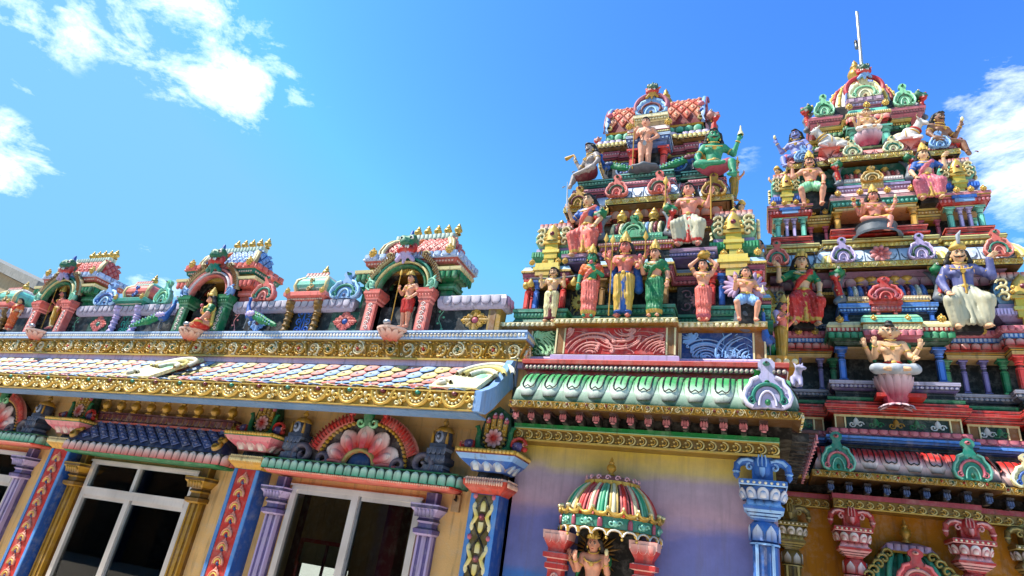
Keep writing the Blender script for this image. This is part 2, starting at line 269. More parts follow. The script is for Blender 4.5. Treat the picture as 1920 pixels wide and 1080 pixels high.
def commas(mb, f, u0, u1, v0, v1, col, ce, seed, wmax=.03, h=.02, n=9, amp=.22, waves=1.):   # flowing leaf scrolls in a panel
    r = random.Random(seed); H = v1-v0; L = u1-u0
    def inside(p): return u0+.004 < p[0] < u1-.004 and v0+.004 < p[1] < v1-.004
    st = []
    for i in range(int(n*L/H*1.6)):
        s = (i+.5)/int(n*L/H*1.6); u = u0+s*L; v = (v0+v1)/2+amp*H*sin(2*pi*waves*s+.6); a = atan2(amp*H*2*pi*waves*cos(2*pi*waves*s+.6), L)
        for sd in (1, -1): st.append((u, v, a, sd, s))
    for (u, v, a, sd, s) in st:
        ang = a+pi*.10*sd; p = [(u, v)]; ln = H*r.uniform(.55, 1.05); k = 16; cv = sd*r.uniform(.6, 1.5)/H
        for q in range(k):
            ang += cv*ln/k*(.35+2.6*(q/k)**2.2); x = (p[-1][0]+cos(ang)*ln/k, p[-1][1]+sin(ang)*ln/k)
            if not inside(x): break
            p.append(x)
        if len(p) > 4: ridge(mb, f, p, wmax*(.25+.75*np.linspace(0, 1, len(p))**.7), h, col, ce)
        if len(p) > 6: bead(mb, f, p[-1][0], p[-1][1], wmax*.6, wmax*.6, h*1.2, col, 6)
def dots(mb, f, u0, u1, v, r, pitch, d, col, rv=None):
    n = max(1, round((u1-u0)/pitch))
    for i in range(n): bead(mb, f, u0+(i+.5)*(u1-u0)/n, v, r, rv or r, d, col, 8)
def dent(mb, f, u0, u1, v0, v1, pitch, d, col, fill=.55):
    n = max(1, round((u1-u0)/pitch)); p = (u1-u0)/n
    for i in range(n): fbox(mb, f, u0+(i+.5-fill/2)*p, u0+(i+.5+fill/2)*p, v0, v1, 0, d, col)
def slab2(mb, f, pts, w0, w1, c):               # outline on a plane with thickness
    p = np.asarray(pts, float); n = len(p); a = f(p[:, 0], p[:, 1], w0); b = f(p[:, 0], p[:, 1], w1); i = np.arange(n); j = np.roll(i, -1)
    mb.add(b, i, c); mb.add(a, i[::-1], c); mb.add(np.concatenate([a, b]), np.stack([i, j, j+n, i+n], 1), c)
KN = [(0, 0), (.30, -.02), (.44, .05), (.5, .2), (.45, .36), (.36, .46), (.33, .56), (.18, .62), (.12, .70), (.11, .78), (.17, .84), (.17, .93), (.09, 1.0), (0, 1.02)]
def kudu(mb, f, u, v, w, h, c1, c2, c3, t=.05):  # horseshoe antefix with curled feet and a knob on top
    pts = [(u+x*w, v+y*h) for x, y in KN]+[(u-x*w, v+y*h) for x, y in KN[-2:0:-1]]
    slab2(mb, f, pts, 0, t, c1)
    lt = np.minimum(1, c1*1.5+.12)
    o = np.array(KN[1:8]); 
    for s in (1, -1):
        ridge(mb, f, np.stack([u+s*w*o[:, 0]*.93, v+h*(o[:, 1]*.95+.02)], 1), .1*w, t*.5, lt, c1, t)
        a = np.linspace(-.5, pi*.62, 12); ridge(mb, f, np.stack([u+s*w*.29*np.cos(a), v+h*(.2+.27*np.sin(a))], 1), .1*w, t*.45, c2, P['black'], t)
        ridge(mb, f, spiral(u+s*w*.3, v+h*.11, .10*w, 1.2, pi/2, -s, 12), .05*w, t*.5, c2, lt, t+.002)
        a = np.linspace(0, pi/2, 8); ridge(mb, f, np.stack([u+s*w*.17*np.cos(a), v+h*(.02+.30*np.sin(a))], 1), .06*w, t*.4, lt, P['black'], t)
    bead(mb, f, u, v+.1*h, .1*w, .12*h, t*1.3, c3); bead(mb, f, u, v+.9*h, .11*w, .07*h, t*1.6, c2); bead(mb, f, u, v+.9*h, .05*w, .03*h, t*2.1, P['black']); bead(mb, f, u, v+.52*h, .08*w, .05*h, t*1.5, c3)
    for k in range(9):
        a = pi*(.02+.96*k/8); bead(mb, f, u+.4*w*cos(a), v+h*(.13+.36*sin(a)), .035*w, .03*w, t*1.3, lt, 5)
def finial(mb, c, h, col=None, r=None):         # kalasha pot
    r = r or h*.27; col = P['lgold'] if col is None else col
    lathe(mb, c, [(r*.75, 0), (r*.85, .04*h), (r*.55, .12*h), (r*.5, .18*h), (r*.95, .30*h), (r, .4*h), (r*.85, .52*h), (r*.4, .62*h), (r*.6, .66*h), (r*.6, .70*h), (r*.28, .76*h), (r*.35, .84*h), (r*.15, .93*h), (.001, h)], col, 10)
def knob(mb, f, u, v, r, c=None):               # gold boss on a cornice
    c = P['lgold'] if c is None else c; 
    for k in range(9):
        a = 2*pi*k/9; bead(mb, f, u+cos(a)*r*.72, v+sin(a)*r*.72, r*.3, r*.3, r*.5, c, 6)
    bead(mb, f, u, v, r*.7, r*.7, r*.9, c); bead(mb, f, u, v, r*.25, r*.25, r*1.1, P['dgreen'], 6); bead(mb, f, u, v+r*1.0, r*.22, r*.35, r*.5, c, 6)
def lattice(mb, mp_, u0, u1, rows, n, colf, inner, bc, h=.010, half=True):   # raised lozenges laid on a curved surface mp_(u, t, w)
    w = (u1-u0)/n
    for r in range(rows*2-1):
        t = (r+1)/(rows*2)
        for c in range(n+(r % 2)):
            u = u0+(c+.5-.5*(r % 2))*w; dt = .5/rows
            if u-w*.3 < u0-.001 or u+w*.3 > u1+.001: continue
            V = []
            for s_, hh in ((.86, 0), (.74, h), (.36, h), (.30, h*1.7)):
                for a, b in ((-1, 0), (0, -1), (1, 0), (0, 1)): V.append(mp_(u+a*w*.5*s_, t+b*dt*s_, hh))
            V.append(mp_(u, t, h*2.2)); k = np.concatenate([np.tile(colf(r, c), (12, 1)), np.tile(inner, (4, 1)), [bc]])
            F = [[i_+a, i_+(a+1) % 4, i_+4+(a+1) % 4, i_+4+a] for i_ in (0, 4, 8) for a in range(4)]; mb.add(V, [np.array(F)]+[[12+a, 12+(a+1) % 4, 16] for a in range(4)], k)
def ink(mb, poly, z, d, faces='flr', c=None, t=.0035):                # dark painted line along an arris
    for fr, a, b in edges(poly, d, faces): fbox(mb, fr, a, b, z-t, z+t, -.02, .0025, P['black']*1.5 if c is None else c)

def swirls(mb, f, u0, u1, v0, v1, col, ce, lst, n=7, wd=.02, h=.018):    # bands of parallel leaf strokes sweeping round centres, each ending in a curl
    H = v1-v0; L = u1-u0
    for (cu, cv, a0, a1, rmax) in lst:
        c = np.array((u0+cu*L, v0+cv*H))
        R = random.Random(int(cu*100+n)); sp = c.copy()
        for k in range(n):
            r = rmax*H*(.16+.84*k/(n-1))*R.uniform(.93, 1.05); m = max(8, int(10*r/H)+8); t = np.linspace(0, 1, m); a = a0+(a1-a0)*(t*R.uniform(.62, 1.0)+R.uniform(0, .08)); c = sp+np.array((.035*k*L*.3*np.sign(a1-a0)*-1, R.uniform(-.02, .02)*H)); r = r*(1-.22*t); p = c+np.stack([np.cos(a)*r*1.25, np.sin(a)*r], 1)
            e = p[-1]; d = p[-1]-p[-2]; an = atan2(d[1], d[0]); sg = 1 if a1 > a0 else -1; q = [e]; rr = .09*H
            for j in range(11): an += sg*.42*(1+.08*j); q.append(q[-1]+rr*.33*(1-.05*j)*np.array((cos(an), sin(an))))
            p = np.concatenate([p, q[1:]]); ok = (p[:, 0] > u0+.004) & (p[:, 0] < u1-.004) & (p[:, 1] > v0+.004) & (p[:, 1] < v1-.004)
            w = wd*R.uniform(.8, 1.5)*(.25+.85*np.sin(np.linspace(.15, 2.7, len(p)))); i = 0
            while i < len(p):
                if not ok[i]: i += 1; continue
                j = i
                while j < len(p) and ok[j]: j += 1
                if j-i > 3: ridge(mb, f, p[i:j], w[i:j], h, col, ce)
                i = j
# ------------------------------------------------------------------ sculpted bodies: smooth union of soft primitives, meshed in one skin
def E_(c, r, col=0, k=.02, yaw=0.): return ('e', np.array(c, float), np.array(r, float)*np.ones(3), col, k, yaw)
def T_(a, b, ra, rb, col=0, k=.02, sy=1.): return ('t', np.array(a, float), np.array(b, float), col, k, ra, rb, sy)
def surfnet(Dg, o, h):
    S = Dg < 0; nx, ny, nz = Dg.shape; cn = np.zeros((nx-1, ny-1, nz-1), int)
    sl = [slice(0, -1), slice(1, None)]
    for a in (0, 1):
        for b in (0, 1):
            for c in (0, 1): cn += S[sl[a], sl[b], sl[c]]
    act = (cn > 0) & (cn < 8); idx = -np.ones(act.shape, int); idx[act] = np.arange(act.sum()); I, J, K = np.nonzero(act); base = np.stack([I, J, K], 1)
    acc = np.zeros((len(I), 3)); cnt = np.zeros(len(I))
    for ax in range(3):
        e = np.eye(3, dtype=int)[ax]; oth = [q for q in range(3) if q != ax]
        for p in (0, 1):
            for q in (0, 1):
                d = np.zeros(3, int); d[oth[0]] = p; d[oth[1]] = q; A = base+d; B = A+e
                da = Dg[A[:, 0], A[:, 1], A[:, 2]]; db = Dg[B[:, 0], B[:, 1], B[:, 2]]; m = (da < 0) != (db < 0); t = np.where(m, da/(da-db+1e-12), 0)
                acc += np.where(m[:, None], A+t[:, None]*e, 0); cnt += m
    V = acc/np.maximum(cnt, 1)[:, None]; F = []
    for ax in range(3):
        lo = [slice(1, -1)]*3; lo[ax] = slice(0, -1); hi = [slice(1, -1)]*3; hi[ax] = slice(1, None)
        sa = S[tuple(lo)]; sb = S[tuple(hi)]; X = np.stack(np.nonzero(sa != sb), 1)
        if len(X) == 0: continue
        flip = sa[X[:, 0], X[:, 1], X[:, 2]]; off = np.ones(3, int); off[ax] = 0; X = X+off; b, c = (ax+1) % 3, (ax+2) % 3
        eb = np.eye(3, dtype=int)[b]; ec = np.eye(3, dtype=int)[c]; g = lambda Y: idx[Y[:, 0], Y[:, 1], Y[:, 2]]
        q = np.stack([g(X-eb-ec), g(X-ec), g(X), g(X-eb)], 1); q[~flip] = q[~flip][:, ::-1]; F.append(q)
    return o+V*h, np.concatenate(F), base
def sculpt(mb, prims, cols, h, tf=None, ripple=None, paint=None):
    lo = np.full(3, 9e9); hi = -lo
    def ext(p):
        if p[0] == 'e': r = p[2].max() if p[5] else p[2]; return p[1]-r, p[1]+r
        r = max(p[5], p[6]); return np.minimum(p[1], p[2])-r, np.maximum(p[1], p[2])+r
    for p in prims: a, b = ext(p); lo = np.minimum(lo, a); hi = np.maximum(hi, b)
    lo = lo-3*h; n = np.ceil((hi+3*h-lo)/h).astype(int)+1; Dg = np.full(n, 9.); raw = np.full(n, 9.); lab = np.zeros(n, int)
    ax = [lo[i]+h*np.arange(n[i]) for i in range(3)]
    for p in prims:
        a, b = ext(p); mg = max(p[4]*1.2, 3*h); i0 = np.maximum(0, np.floor((a-mg-lo)/h).astype(int)); i1 = np.minimum(n, np.ceil((b+mg-lo)/h).astype(int)+1); s = tuple(slice(x, y) for x, y in zip(i0, i1))
        X, Y, Z = np.meshgrid(*[ax[i][s[i]] for i in range(3)], indexing='ij')
        if p[0] == 'e':
            x, y, z = X-p[1][0], Y-p[1][1], Z-p[1][2]
            if p[5]: x, y = x*cos(p[5])+y*sin(p[5]), -x*sin(p[5])+y*cos(p[5])
            r = p[2]; k0 = np.sqrt((x/r[0])**2+(y/r[1])**2+(z/r[2])**2); k1 = np.sqrt((x/r[0]**2)**2+(y/r[1]**2)**2+(z/r[2]**2)**2)+1e-9; d = k0*(k0-1)/k1
        else:
            A, B, sy = p[1], p[2], p[7]; ba = B-A; x, y, z = X-A[0], Y-A[1], Z-A[2]; t = np.clip((x*ba[0]+y*ba[1]+z*ba[2])/(ba@ba+1e-12), 0, 1)
            d = np.sqrt((x-t*ba[0])**2+((y-t*ba[1])/sy)**2+(z-t*ba[2])**2)-(p[5]+(p[6]-p[5])*t)
        if ripple: d = d+ripple(X, Y, Z)
        k = p[4]; o = Dg[s]; hh = np.clip(.5+.5*(o-d)/k, 0, 1); Dg[s] = np.where(o > 5, d, o*(1-hh)+d*hh-k*hh*(1-hh)); m = d < raw[s]; rs = raw[s]; rs[m] = d[m]; raw[s] = rs; ls = lab[s]; ls[m] = p[3]; lab[s] = ls
    V, F, base = surfnet(Dg, lo, h); L = lab[base[:, 0], base[:, 1], base[:, 2]]
    K = np.array(cols)[L]
    if paint is not None: K = paint(V, K)
    if tf is not None: V = tf(V)
    mb.add(V, F, K, True)
ARM = dict(down=((.165, .01, .135), (.175, -.03, -.01), (.0, -.2, -1)), hip=((.20, .02, .15), (.105, -.06, .045), (-.6, -.5, -.4)), pot=((.20, -.02, .43), (.055, -.02, .56), (-.3, 0, 1)),
           bless=((.165, -.02, .15), (.17, -.13, .25), (.05, -.2, 1)), knee=((.185, -.02, .14), (.155, -.13, -.03), (0, -.8, -.5)), lift=((.22, .0, .19), (.27, -.06, .34), (.2, -.2, 1)),
           hold=((.25, -.0, .19), (.25, -.02, .38), (.7, -.3, .5)), give=((.165, -.02, .15), (.19, -.15, .10), (.1, -.9, -.4)), spear=((.17, -.02, .15), (.16, -.13, .20), (-.5, -.3, .5)), chest=((.16, -.02, .15), (.05, -.13, .2), (-.4, -.2, .9)),
           pole=((.21, -.0, .17), (.21, -.05, .295), (0, -.5, .8)), pray=((.14, -.03, .15), (.02, -.12, .22), (0, -.2, 1)), back=((.19, .03, .2), (.25, -.01, .3), (.3, 0, 1)))
POSE = dict(stand=(.52, ((.058, -.015, .28), (.06, .0, .045))), sway=(.52, ((.05, -.03, .28), (.045, .0, .045))), lotus=(.075, ((.185, -.12, .055), (-.05, -.19, .04))), chair=(.30, ((.15, -.17, .27), (.12, -.15, .03))),
            wide=(.40, ((.15, -.13, .29), (.115, -.09, .03))), royal=(.09, ((.185, -.12, .07), (-.03, -.19, .045))))
def figure(label, base, H, pose='stand', arms=('down', 'down'), rz=0., skin='skin', lower=None, lc=('gold', 'lgold'), upper=None, hair='long', crown=None, face='plain', legs=None, extra=(), turn=0., female=False, sash=None, neck=True, props_=(), cat='statue', fat=1., group=None, bareleg=False, heads3=False, name='statue', nod=.26, lean=.07):
    root = thing(name, label, cat, base, rz, group); WL[root] = np.zeros(3); root.rotation_euler[0] = lean
    hz, (kn, an) = POSE[pose]; kn = [(-kn[0], kn[1], kn[2]), kn]; an = [(-an[0], an[1], an[2]), an]
    if legs:
        for i in (0, 1):
            if legs[i]: kn[i], an[i] = legs[i]
    sk = P[skin]; dk = sk*.55; Hh = np.array([0, 0, hz]); pr = []
    pr += [E_(Hh+(0, .0, .01), (.088*fat, .07, .07), 0, .04), E_(Hh+(0, -.008*fat, .10), (.074*fat, .06*fat, .10), 0, .05), E_(Hh+(0, 0, .215), (.102, .064, .10), 0, .05), T_(Hh+(-.10, .005, .285), Hh+(.10, .005, .285), .042, .042, 0, .05), T_(Hh+(0, .005, .29), Hh+(0, -.005, .37), .04, .036, 0, .03)]
    for s in (-1, 1): pr.append(E_(Hh+(s*.052, -.05, .215), (.046, .032, .038) if not female else (.044, .046, .044), 0, .025))
    hc = Hh+(0, -.012, .43); cy, sy_ = cos(turn), sin(turn)
    cn_, sn_ = cos(nod), sin(nod)
    def hd(x, y, z):
        y, z = y*cn_-(z+.04)*sn_, (z+.04)*cn_+y*sn_-.04; return hc+np.array((x*cy-y*sy_, x*sy_+y*cy, z))
    hds = [0.] if not heads3 else [0., -1.15, 1.15]
    pr += [E_(hd(0, .006, .012), (.062, .068, .072), 0, .02), E_(hd(0, -.014, -.035), (.044, .046, .042), 0, .03), T_(hd(0, -.064, .005), hd(0, -.076, -.016), .007, .013, 0, .012), E_(hd(.062, .005, -.01), (.012, .018, .026), 0, .008), E_(hd(-.062, .005, -.01), (.012, .018, .026), 0, .008)]
    if heads3:
        for s in (-1, 1): pr += [E_(hd(s*.055, .0, .0), (.05, .05, .062), 0, .012), T_(hd(s*.10, -.03, .0), hd(s*.112, -.036, -.016), .007, .012, 0, .01)]
    mbB = MB(); hands = []
    sides = [(-1, arms[0]), (1, arms[1])]+list(extra)
    for s, a in sides:
        e, w, fd = ARM[a] if isinstance(a, str) else a
        el_ = Hh+(s*e[0], e[1], e[2]); wr = Hh+(s*w[0], w[1], w[2]); fd = unit((s*fd[0], fd[1], fd[2])); back = a == 'back'
        sh = Hh+(s*.118, .01+(.03 if back else 0), .28); ac = 1 if upper and upper[1] == 'long' else 0
        pr += [T_(sh, el_, .042 if not female else .036, .032, 0, .03), T_(el_, wr, .033, .022, 0, .015), E_(wr+fd*.03, (.026, .02, .03), 0, .02)]; hands.append((s, sh, el_, wr, fd))
    for i in (0, 1):
        k, an_ = np.array(kn[i], float), np.array(an[i], float); s = (-1, 1)[i]
        hp = Hh+(s*.055, 0, 0); pr += [T_(hp, k, .066*fat, .043, 0, .035), T_(k, an_, .044, .026, 0, .02)]
        cf = k+(an_-k)*.3; pr.append(E_(cf+(0, .012, 0), (.035, .036, .06), 0, .03))
        ft = np.array((s*.012, -.085, -.022)) if an_[2] < .1 and abs(an_[1]) < .19 and pose not in ('lotus',) else np.array((-s*.06, -.03, -.01)); pr.append(T_(an_, an_+ft, .028, .024, 0, .02, .9))
    TF = lambda V: V*H
    sculpt(mbB, pr, [sk], .0125, TF)
    # face: eyes, brows, lips
    for t in hds:
        ct, st = cos(t), sin(t)
        def fp(x, y, z):
            x, y = x*ct-y*st, x*st+y*ct; o = (0, 0) if t == 0 else (.045*np.sign(t)*1., 0); return hd(x*.93+o[0]*.55, y*.93, z)*H
        for s in (-1, 1):
            ball(mbB, fp(s*.025, -.056, .012), np.array((.0135, .008, .0075))*H, P['white'], 7, 5); ball(mbB, fp(s*.024, -.062, .012), np.array((.006, .005, .0065))*H, P['black'], 6, 4)
            tube(mbB, [fp(s*.009, -.064, .03), fp(s*.025, -.064, .036), fp(s*.043, -.053, .028)], np.array((.004, .0048, .002))*H, P['black'], 5); tube(mbB, [fp(s*.012, -.062, .019), fp(s*.025, -.064, .022), fp(s*.041, -.052, .016)], .0026*H, P['black'], 4)
            if face in ('moustache', 'fierce'): tube(mbB, [fp(0, -.070, -.026), fp(s*.022, -.066, -.028), fp(s*.042, -.054, -.022), fp(s*.052, -.046, -.008)], np.array((.008, .0095, .006, .003))*H, P['black'], 6)
        ball(mbB, fp(0, -.060, -.040), np.array((.0165, .008, .0075))*H, P['red']*.8, 8, 5)
        if face != 'bald': ball(mbB, fp(0, -.066, .048), np.array((.005, .003, .009))*H, P['red'], 6, 4)
    for s, sh, el_, wr, fd in hands:            # five fingers from the palm
        a = unit(np.cross(fd, (0, 1., .2))); nn = np.cross(a, fd); root_ = wr+fd*.05
        for q in range(4):
            o = a*(q-1.5)*.0125; l = (.038, .046, .043, .034)[q]; c = nn*(.010 if fd[1] > -.5 else 0)
            tube(mbB, np.array([root_+o*.8-fd*.01, root_+o+fd*l*.5, root_+o*1.1+fd*l*.95+c])*H, np.array((.0085, .0075, .005))*H, sk, 5)
        tube(mbB, np.array([wr+fd*.018+a*(-s)*.018, wr+fd*.035+a*(-s)*.034, wr+fd*.055+a*(-s)*.036])*H, np.array((.009, .008, .005))*H, sk, 5)
    if not lower or bareleg or True:
        for i in (0, 1):
            an_ = np.array(an[i], float); s = (-1, 1)[i]
            if an_[2] < .1 and pose not in ('lotus',):
                for q in range(5): ball(mbB, (an_+(s*.012+(q-2)*.011, -.108+.004*abs(q-1.5), -.032))*H, np.array((.007, .012, .007))*H, sk, 5, 4)
    body = part(mbB, 'body', root, STATUE)
    g = P[lc[0]]; g2 = P[lc[1]]
    if lower:
        mbL = MB(); q = []; rip = (lambda X, Y, Z: .0075*(1-2*np.abs(np.sin(np.arctan2(X, -Y+.02)*9+Z*7+6*X)))) if pose in ('stand', 'sway') else (lambda X, Y, Z: .006*(1-2*np.abs(np.sin(X*70+Z*9)))) if pose in ('wide', 'chair') else (lambda X, Y, Z: .003*np.sin(X*60+Y*40))
        q += [E_(Hh+(0, 0, .02), (.098*fat, .082*fat, .065), 0, .03)]
        for i in (0, 1):
            k, an_ = np.array(kn[i], float), np.array(an[i], float); s = (-1, 1)[i]; hp = Hh+(s*.05, 0, 0); end = an_ if lower != 'short' else k+(an_-k)*.05
            if lower == 'short': q += [T_(hp, hp+(k-hp)*.72, .082, .070, 0, .03)]
            else:
                lt_ = .8 if pose in ('lotus', 'royal') else 1
                q += [T_(hp, k, .078*lt_, .056*lt_ if pose not in ('stand', 'sway') else .060, 0, .04), T_(k, k+(end-k)*.88, .058, .042 if pose in ('stand', 'sway') else .048, 0, .03)]
        if lower == 'sari' and pose in ('stand', 'sway'): q += [T_(Hh, (0, -.01, .07), .09, .075, 0, .05, .8), T_((-.03, -.03, .12), (.03, -.03, .1), .07, .07, 0, .04)]
        if pose in ('chair', 'wide') and lower in ('dhoti', 'sari'):
            q += [E_((0, -.085, .20), (.09, .035, .16), 0, .05), T_(Hh+(0, -.10, -.03), (0, -.135, .05), .014, .022, 1, .01, .5)]
            for i in (0, 1): k, an_ = np.array(kn[i]), np.array(an[i]); q += [T_(k+(0, .02, -.05), (an_[0]*.85, an_[1]+.0, .10), .048, .058, 0, .04, .7)]
        if pose in ('stand',) and lower == 'dhoti': q += [T_(Hh+(0, -.075, -.02), (0, -.05, .10), .03, .036, 1, .015, .4)]
        if pose in ('lotus', 'royal'): q += [E_((0, -.06, .04), (.15, .11, .04), 0, .04)]
        def hem(V, K):
            if lower in ('sari', 'dhoti') and pose != 'lotus': m = (V[:, 2] < (.105 if pose in ('stand', 'sway') else .085)) & (V[:, 2] > .05); K[m] = g2*.9; m = (np.sin(V[:, 0]*95)*np.sin(V[:, 2]*95) > .86) & (lower == 'sari'); K[m] = np.minimum(1, g*1.5+.1)
            return K
        sculpt(mbL, q, [g, g2], .0125, TF, rip, hem)
        mbK = MB(); ring(mbK, (Hh+(0, 0, .065))*H, (0, 0, 1), .083*fat*H, .016*H, g2, 18, 1, .86); ball(mbK, (Hh+(0, -.085*fat, .06))*H, np.array((.03, .015, .025))*H, P['lgold'], 8, 5); part(mbK, 'belt', root, STATUE)
        if lower in ('dhoti', 'sari') and pose in ('stand', 'sway'):
            for i in (0, 1): an_ = np.array(an[i]); ring(mbL, np.array((an_[0]*.9, -.0, .085))*H, (0, 0, 1), .052*H, .008*H, g2, 14)
        part(mbL, 'lower_garment', root, STATUE)
    if upper:
        mbU = MB(); uc, kind = P[upper[0]], upper[1]; q = []
        if kind in ('blouse', 'long'):
            q += [E_(Hh+(0, 0, .215), (.108, .072, .092), 0, .03), T_(Hh+(-.095, .005, .28), Hh+(.095, .005, .28), .05, .05, 0, .03)]
            if kind == 'long': q += [E_(Hh+(0, 0, .10), (.09, .078, .12), 0, .05), E_(Hh+(0, 0, .0), (.108, .092, .06), 0, .05)]
            for s in (-1, 1): q.append(E_(Hh+(s*.052, -.052, .215), (.05, .047, .046) if female else (.05, .034, .04), 0, .02))
            for s, sh, el_, wr, fd in hands:
                q.append(T_(sh, sh+(el_-sh)*(.7 if kind == 'blouse' else 1), .047, .043 if kind == 'blouse' else .042, 0, .02))
                if kind == 'long': q.append(T_(el_, el_+(wr-el_)*.9, .043, .032, 0, .02))
        if kind == 'shawl':
            for s in (-1, 1): q += [T_(Hh+(s*.05, .06, .31), Hh+(s*.15, .03, .27), .03, .045, 0, .03), T_(Hh+(s*.15, .03, .27), Hh+(s*.17, .0, .09), .045, .02, 0, .03)]
        if kind == 'cape': q += [T_(Hh+(-.12, .06, .29), Hh+(.12, .06, .29), .04, .04, 0, .03), T_(Hh+(.13, .06, .27), Hh+(.17, .06, -.12), .045, .06, 0, .03), T_(Hh+(-.13, .06, .27), Hh+(-.16, .06, -.12), .04, .05, 0, .03)]
        rp = (lambda X, Y, Z: .0035*np.sin(X*130)) if kind == 'long' else (lambda X, Y, Z: .003*np.sin(X*60+Z*90))
        if len(upper) > 2:
            p2 = [Hh+(-.085, -.03, .06), Hh+(-.05, -.070, .14), Hh+(.0, -.085, .2), Hh+(.06, -.08, .25), Hh+(.095, -.02, .31), Hh+(.1, .05, .27), Hh+(.1, .07, .0)]; q += [T_(p2[i_], p2[i_+1], .026, .026, 1, .02) for i_ in range(6)]
        sculpt(mbU, q, [uc, P[upper[2]] if len(upper) > 2 else uc], .0125, TF, rp)
        if False:                      # a band of cloth over one shoulder
            p2 = [Hh+(-.085, -.03, .06), Hh+(-.05, -.085, .14), Hh+(.0, -.095, .2), Hh+(.06, -.092, .25), Hh+(.095, -.03, .315), Hh+(.1, .05, .27), Hh+(.1, .075, .0)]
            tube(mbU, np.array(p2)*H, np.array((.03, .034, .034, .032, .03, .03, .04))*H, P[upper[2]], 8)
        if kind == 'long':
            tube(mbU, np.array([Hh+(0, -.07, .28), Hh+(0, -.083, .2), Hh+(0, -.087, .1), Hh+(0, -.1, -.03)])*H, .011*H, P['gold'], 6)
        part(mbU, 'upper_garment', root, STATUE)
    if sash:
        mbS = MB(); p2 = [Hh+(.07, .02, .30), Hh+(.03, -.07, .25), Hh+(-.03, -.078, .15), Hh+(-.09, -.02, .06)]; tube(mbS, np.array(p2)*H, .006*H, P[sash], 5); part(mbS, 'chest_cord', root, STATUE)
    if hair:
        mbH = MB(); q = [E_(hd(0, .022, .028), (.068, .066, .068), 0, .01), E_(hd(0, -.03, .072), (.046, .03, .018), 0, .02)]
        if hair in ('long', 'curly', 'flow'):
            w = .012 if hair == 'flow' else 0
            for s in (-1, 1): q += [T_(hd(s*.062, .03, .02), hd(s*(.082+w), .04, -.08), .032, .036, 0, .02), T_(hd(s*(.082+w), .04, -.08), hd(s*(.10+2*w), .045, -.155), .034, .02, 0, .02)]
        if hair == 'bun': q += [E_(hd(0, .02, .10), (.04, .04, .035), 0, .015)]
        rp = (lambda X, Y, Z: .006*np.sin(X*110+Z*60)*np.sin(Z*120+Y*80)) if hair == 'curly' else (lambda X, Y, Z: .0022*np.sin(X*160+Z*40))
        sculpt(mbH, q, [P['hair']], .011, TF, rp); part(mbH, 'hair', root, STATUE)
    mj = MB(); gc = P['lgold']
    if crown:
        o = hd(0, .012, .058)*H; cc = gc
        if crown in ('tall', 'low'):
            k = 1. if crown == 'tall' else .62
            lathe(mj, o, [(r*H, z*H*k) for r, z in ((.064, -.01), (.072, 0), (.07, .02), (.058, .025), (.064, .045), (.052, .06), (.055, .08), (.038, .092), (.042, .11), (.02, .125), (.024, .14), (.012, .155), (.001, .17))], cc, 14)
            fr_ = Fr(hd(0, -.058, .06)*H, (cy, sy_, 0), (sy_, -cy, .1)); petal(mj, fr_, 0, .05*H, 0, .075*H, cc, cc*1.1, .012*H, P['dgold'], pointed=True)
            for s in (-1, 1): petal(mj, fr_, s*.042*H, .035*H, 0, .05*H, cc, cc, .01*H, P['dgold'], pointed=True)
        if crown == 'band': ring(mj, hd(0, .006, .05)*H, (0, .1, 1), .066*H, .009*H, cc, 16)
        if crown == 'turban':
            sculpt(mj, [E_(hd(0, .01, .075), (.075, .075, .05), 0, .02), E_(hd(0, .03, .12), (.05, .05, .035), 0, .03)], [cc], .011, TF, lambda X, Y, Z: .004*np.sin(Z*170+X*30))
        if crown == 'plume':
            sculpt(mj, [E_(hd(0, .01, .07), (.078, .078, .04), 0, .02), E_(hd(0, .0, .11), (.045, .045, .045), 0, .03)], [cc], .011, TF); tube(mj, np.array([hd(0, -.05, .11), hd(.0, -.05, .2), hd(.03, -.04, .25)])*H, np.array((.015, .02, .004))*H, P['lgrey'], 6)
    if mj.n: part(mj, 'crown', root, STATUE)
    mj = MB()
    if neck:
        for r, z, n in ((.05, .345, 16), (.082, .285, 20)):
            for k in range(n):
                a = pi*(1+k/(n-1)); ball(mj, (Hh+(cos(a)*r*1.15, sin(a)*r*.9-.012-.02*(z < .3), z-.05*abs(sin(a))*(1 if z < .3 else .4)))*H, .0085*H, gc, 5, 4)
        part(mj, 'necklace', root, STATUE); mj = MB(); ball(mj, (Hh+(0, -.095, .222))*H, np.array((.026, .012, .028))*H, gc, 8, 5)
        part(mj, 'pendant', root, STATUE)
        for s in (-1, 1): mj = MB(); ball(mj, hd(s*.068, -.005, -.045)*H, np.array((.012, .012, .018))*H, gc, 6, 4); part(mj, 'earring', root, STATUE)
        for s, sh, el_, wr, fd in hands:
            mj = MB(); ring(mj, (sh+(el_-sh)*.62)*H, el_-sh, .037*H, .008*H, gc, 10); part(mj, 'armlet', root, STATUE); mj = MB(); ring(mj, (el_+(wr-el_)*.88)*H, wr-el_, .025*H, .007*H, gc, 10); part(mj, 'bangle', root, STATUE)
    if pose == 'wide':
        mb_ = MB(); box(mb_, -.11*H, .11*H, .0, .42*H, .0, .35*H, P['dark']); part(mb_, 'seat_block', root, STATUE)
    for pn, fn in props_:
        mp_ = MB(); fn(mp_, Hh, H, hands); part(mp_, pn, root, STATUE)
    return root
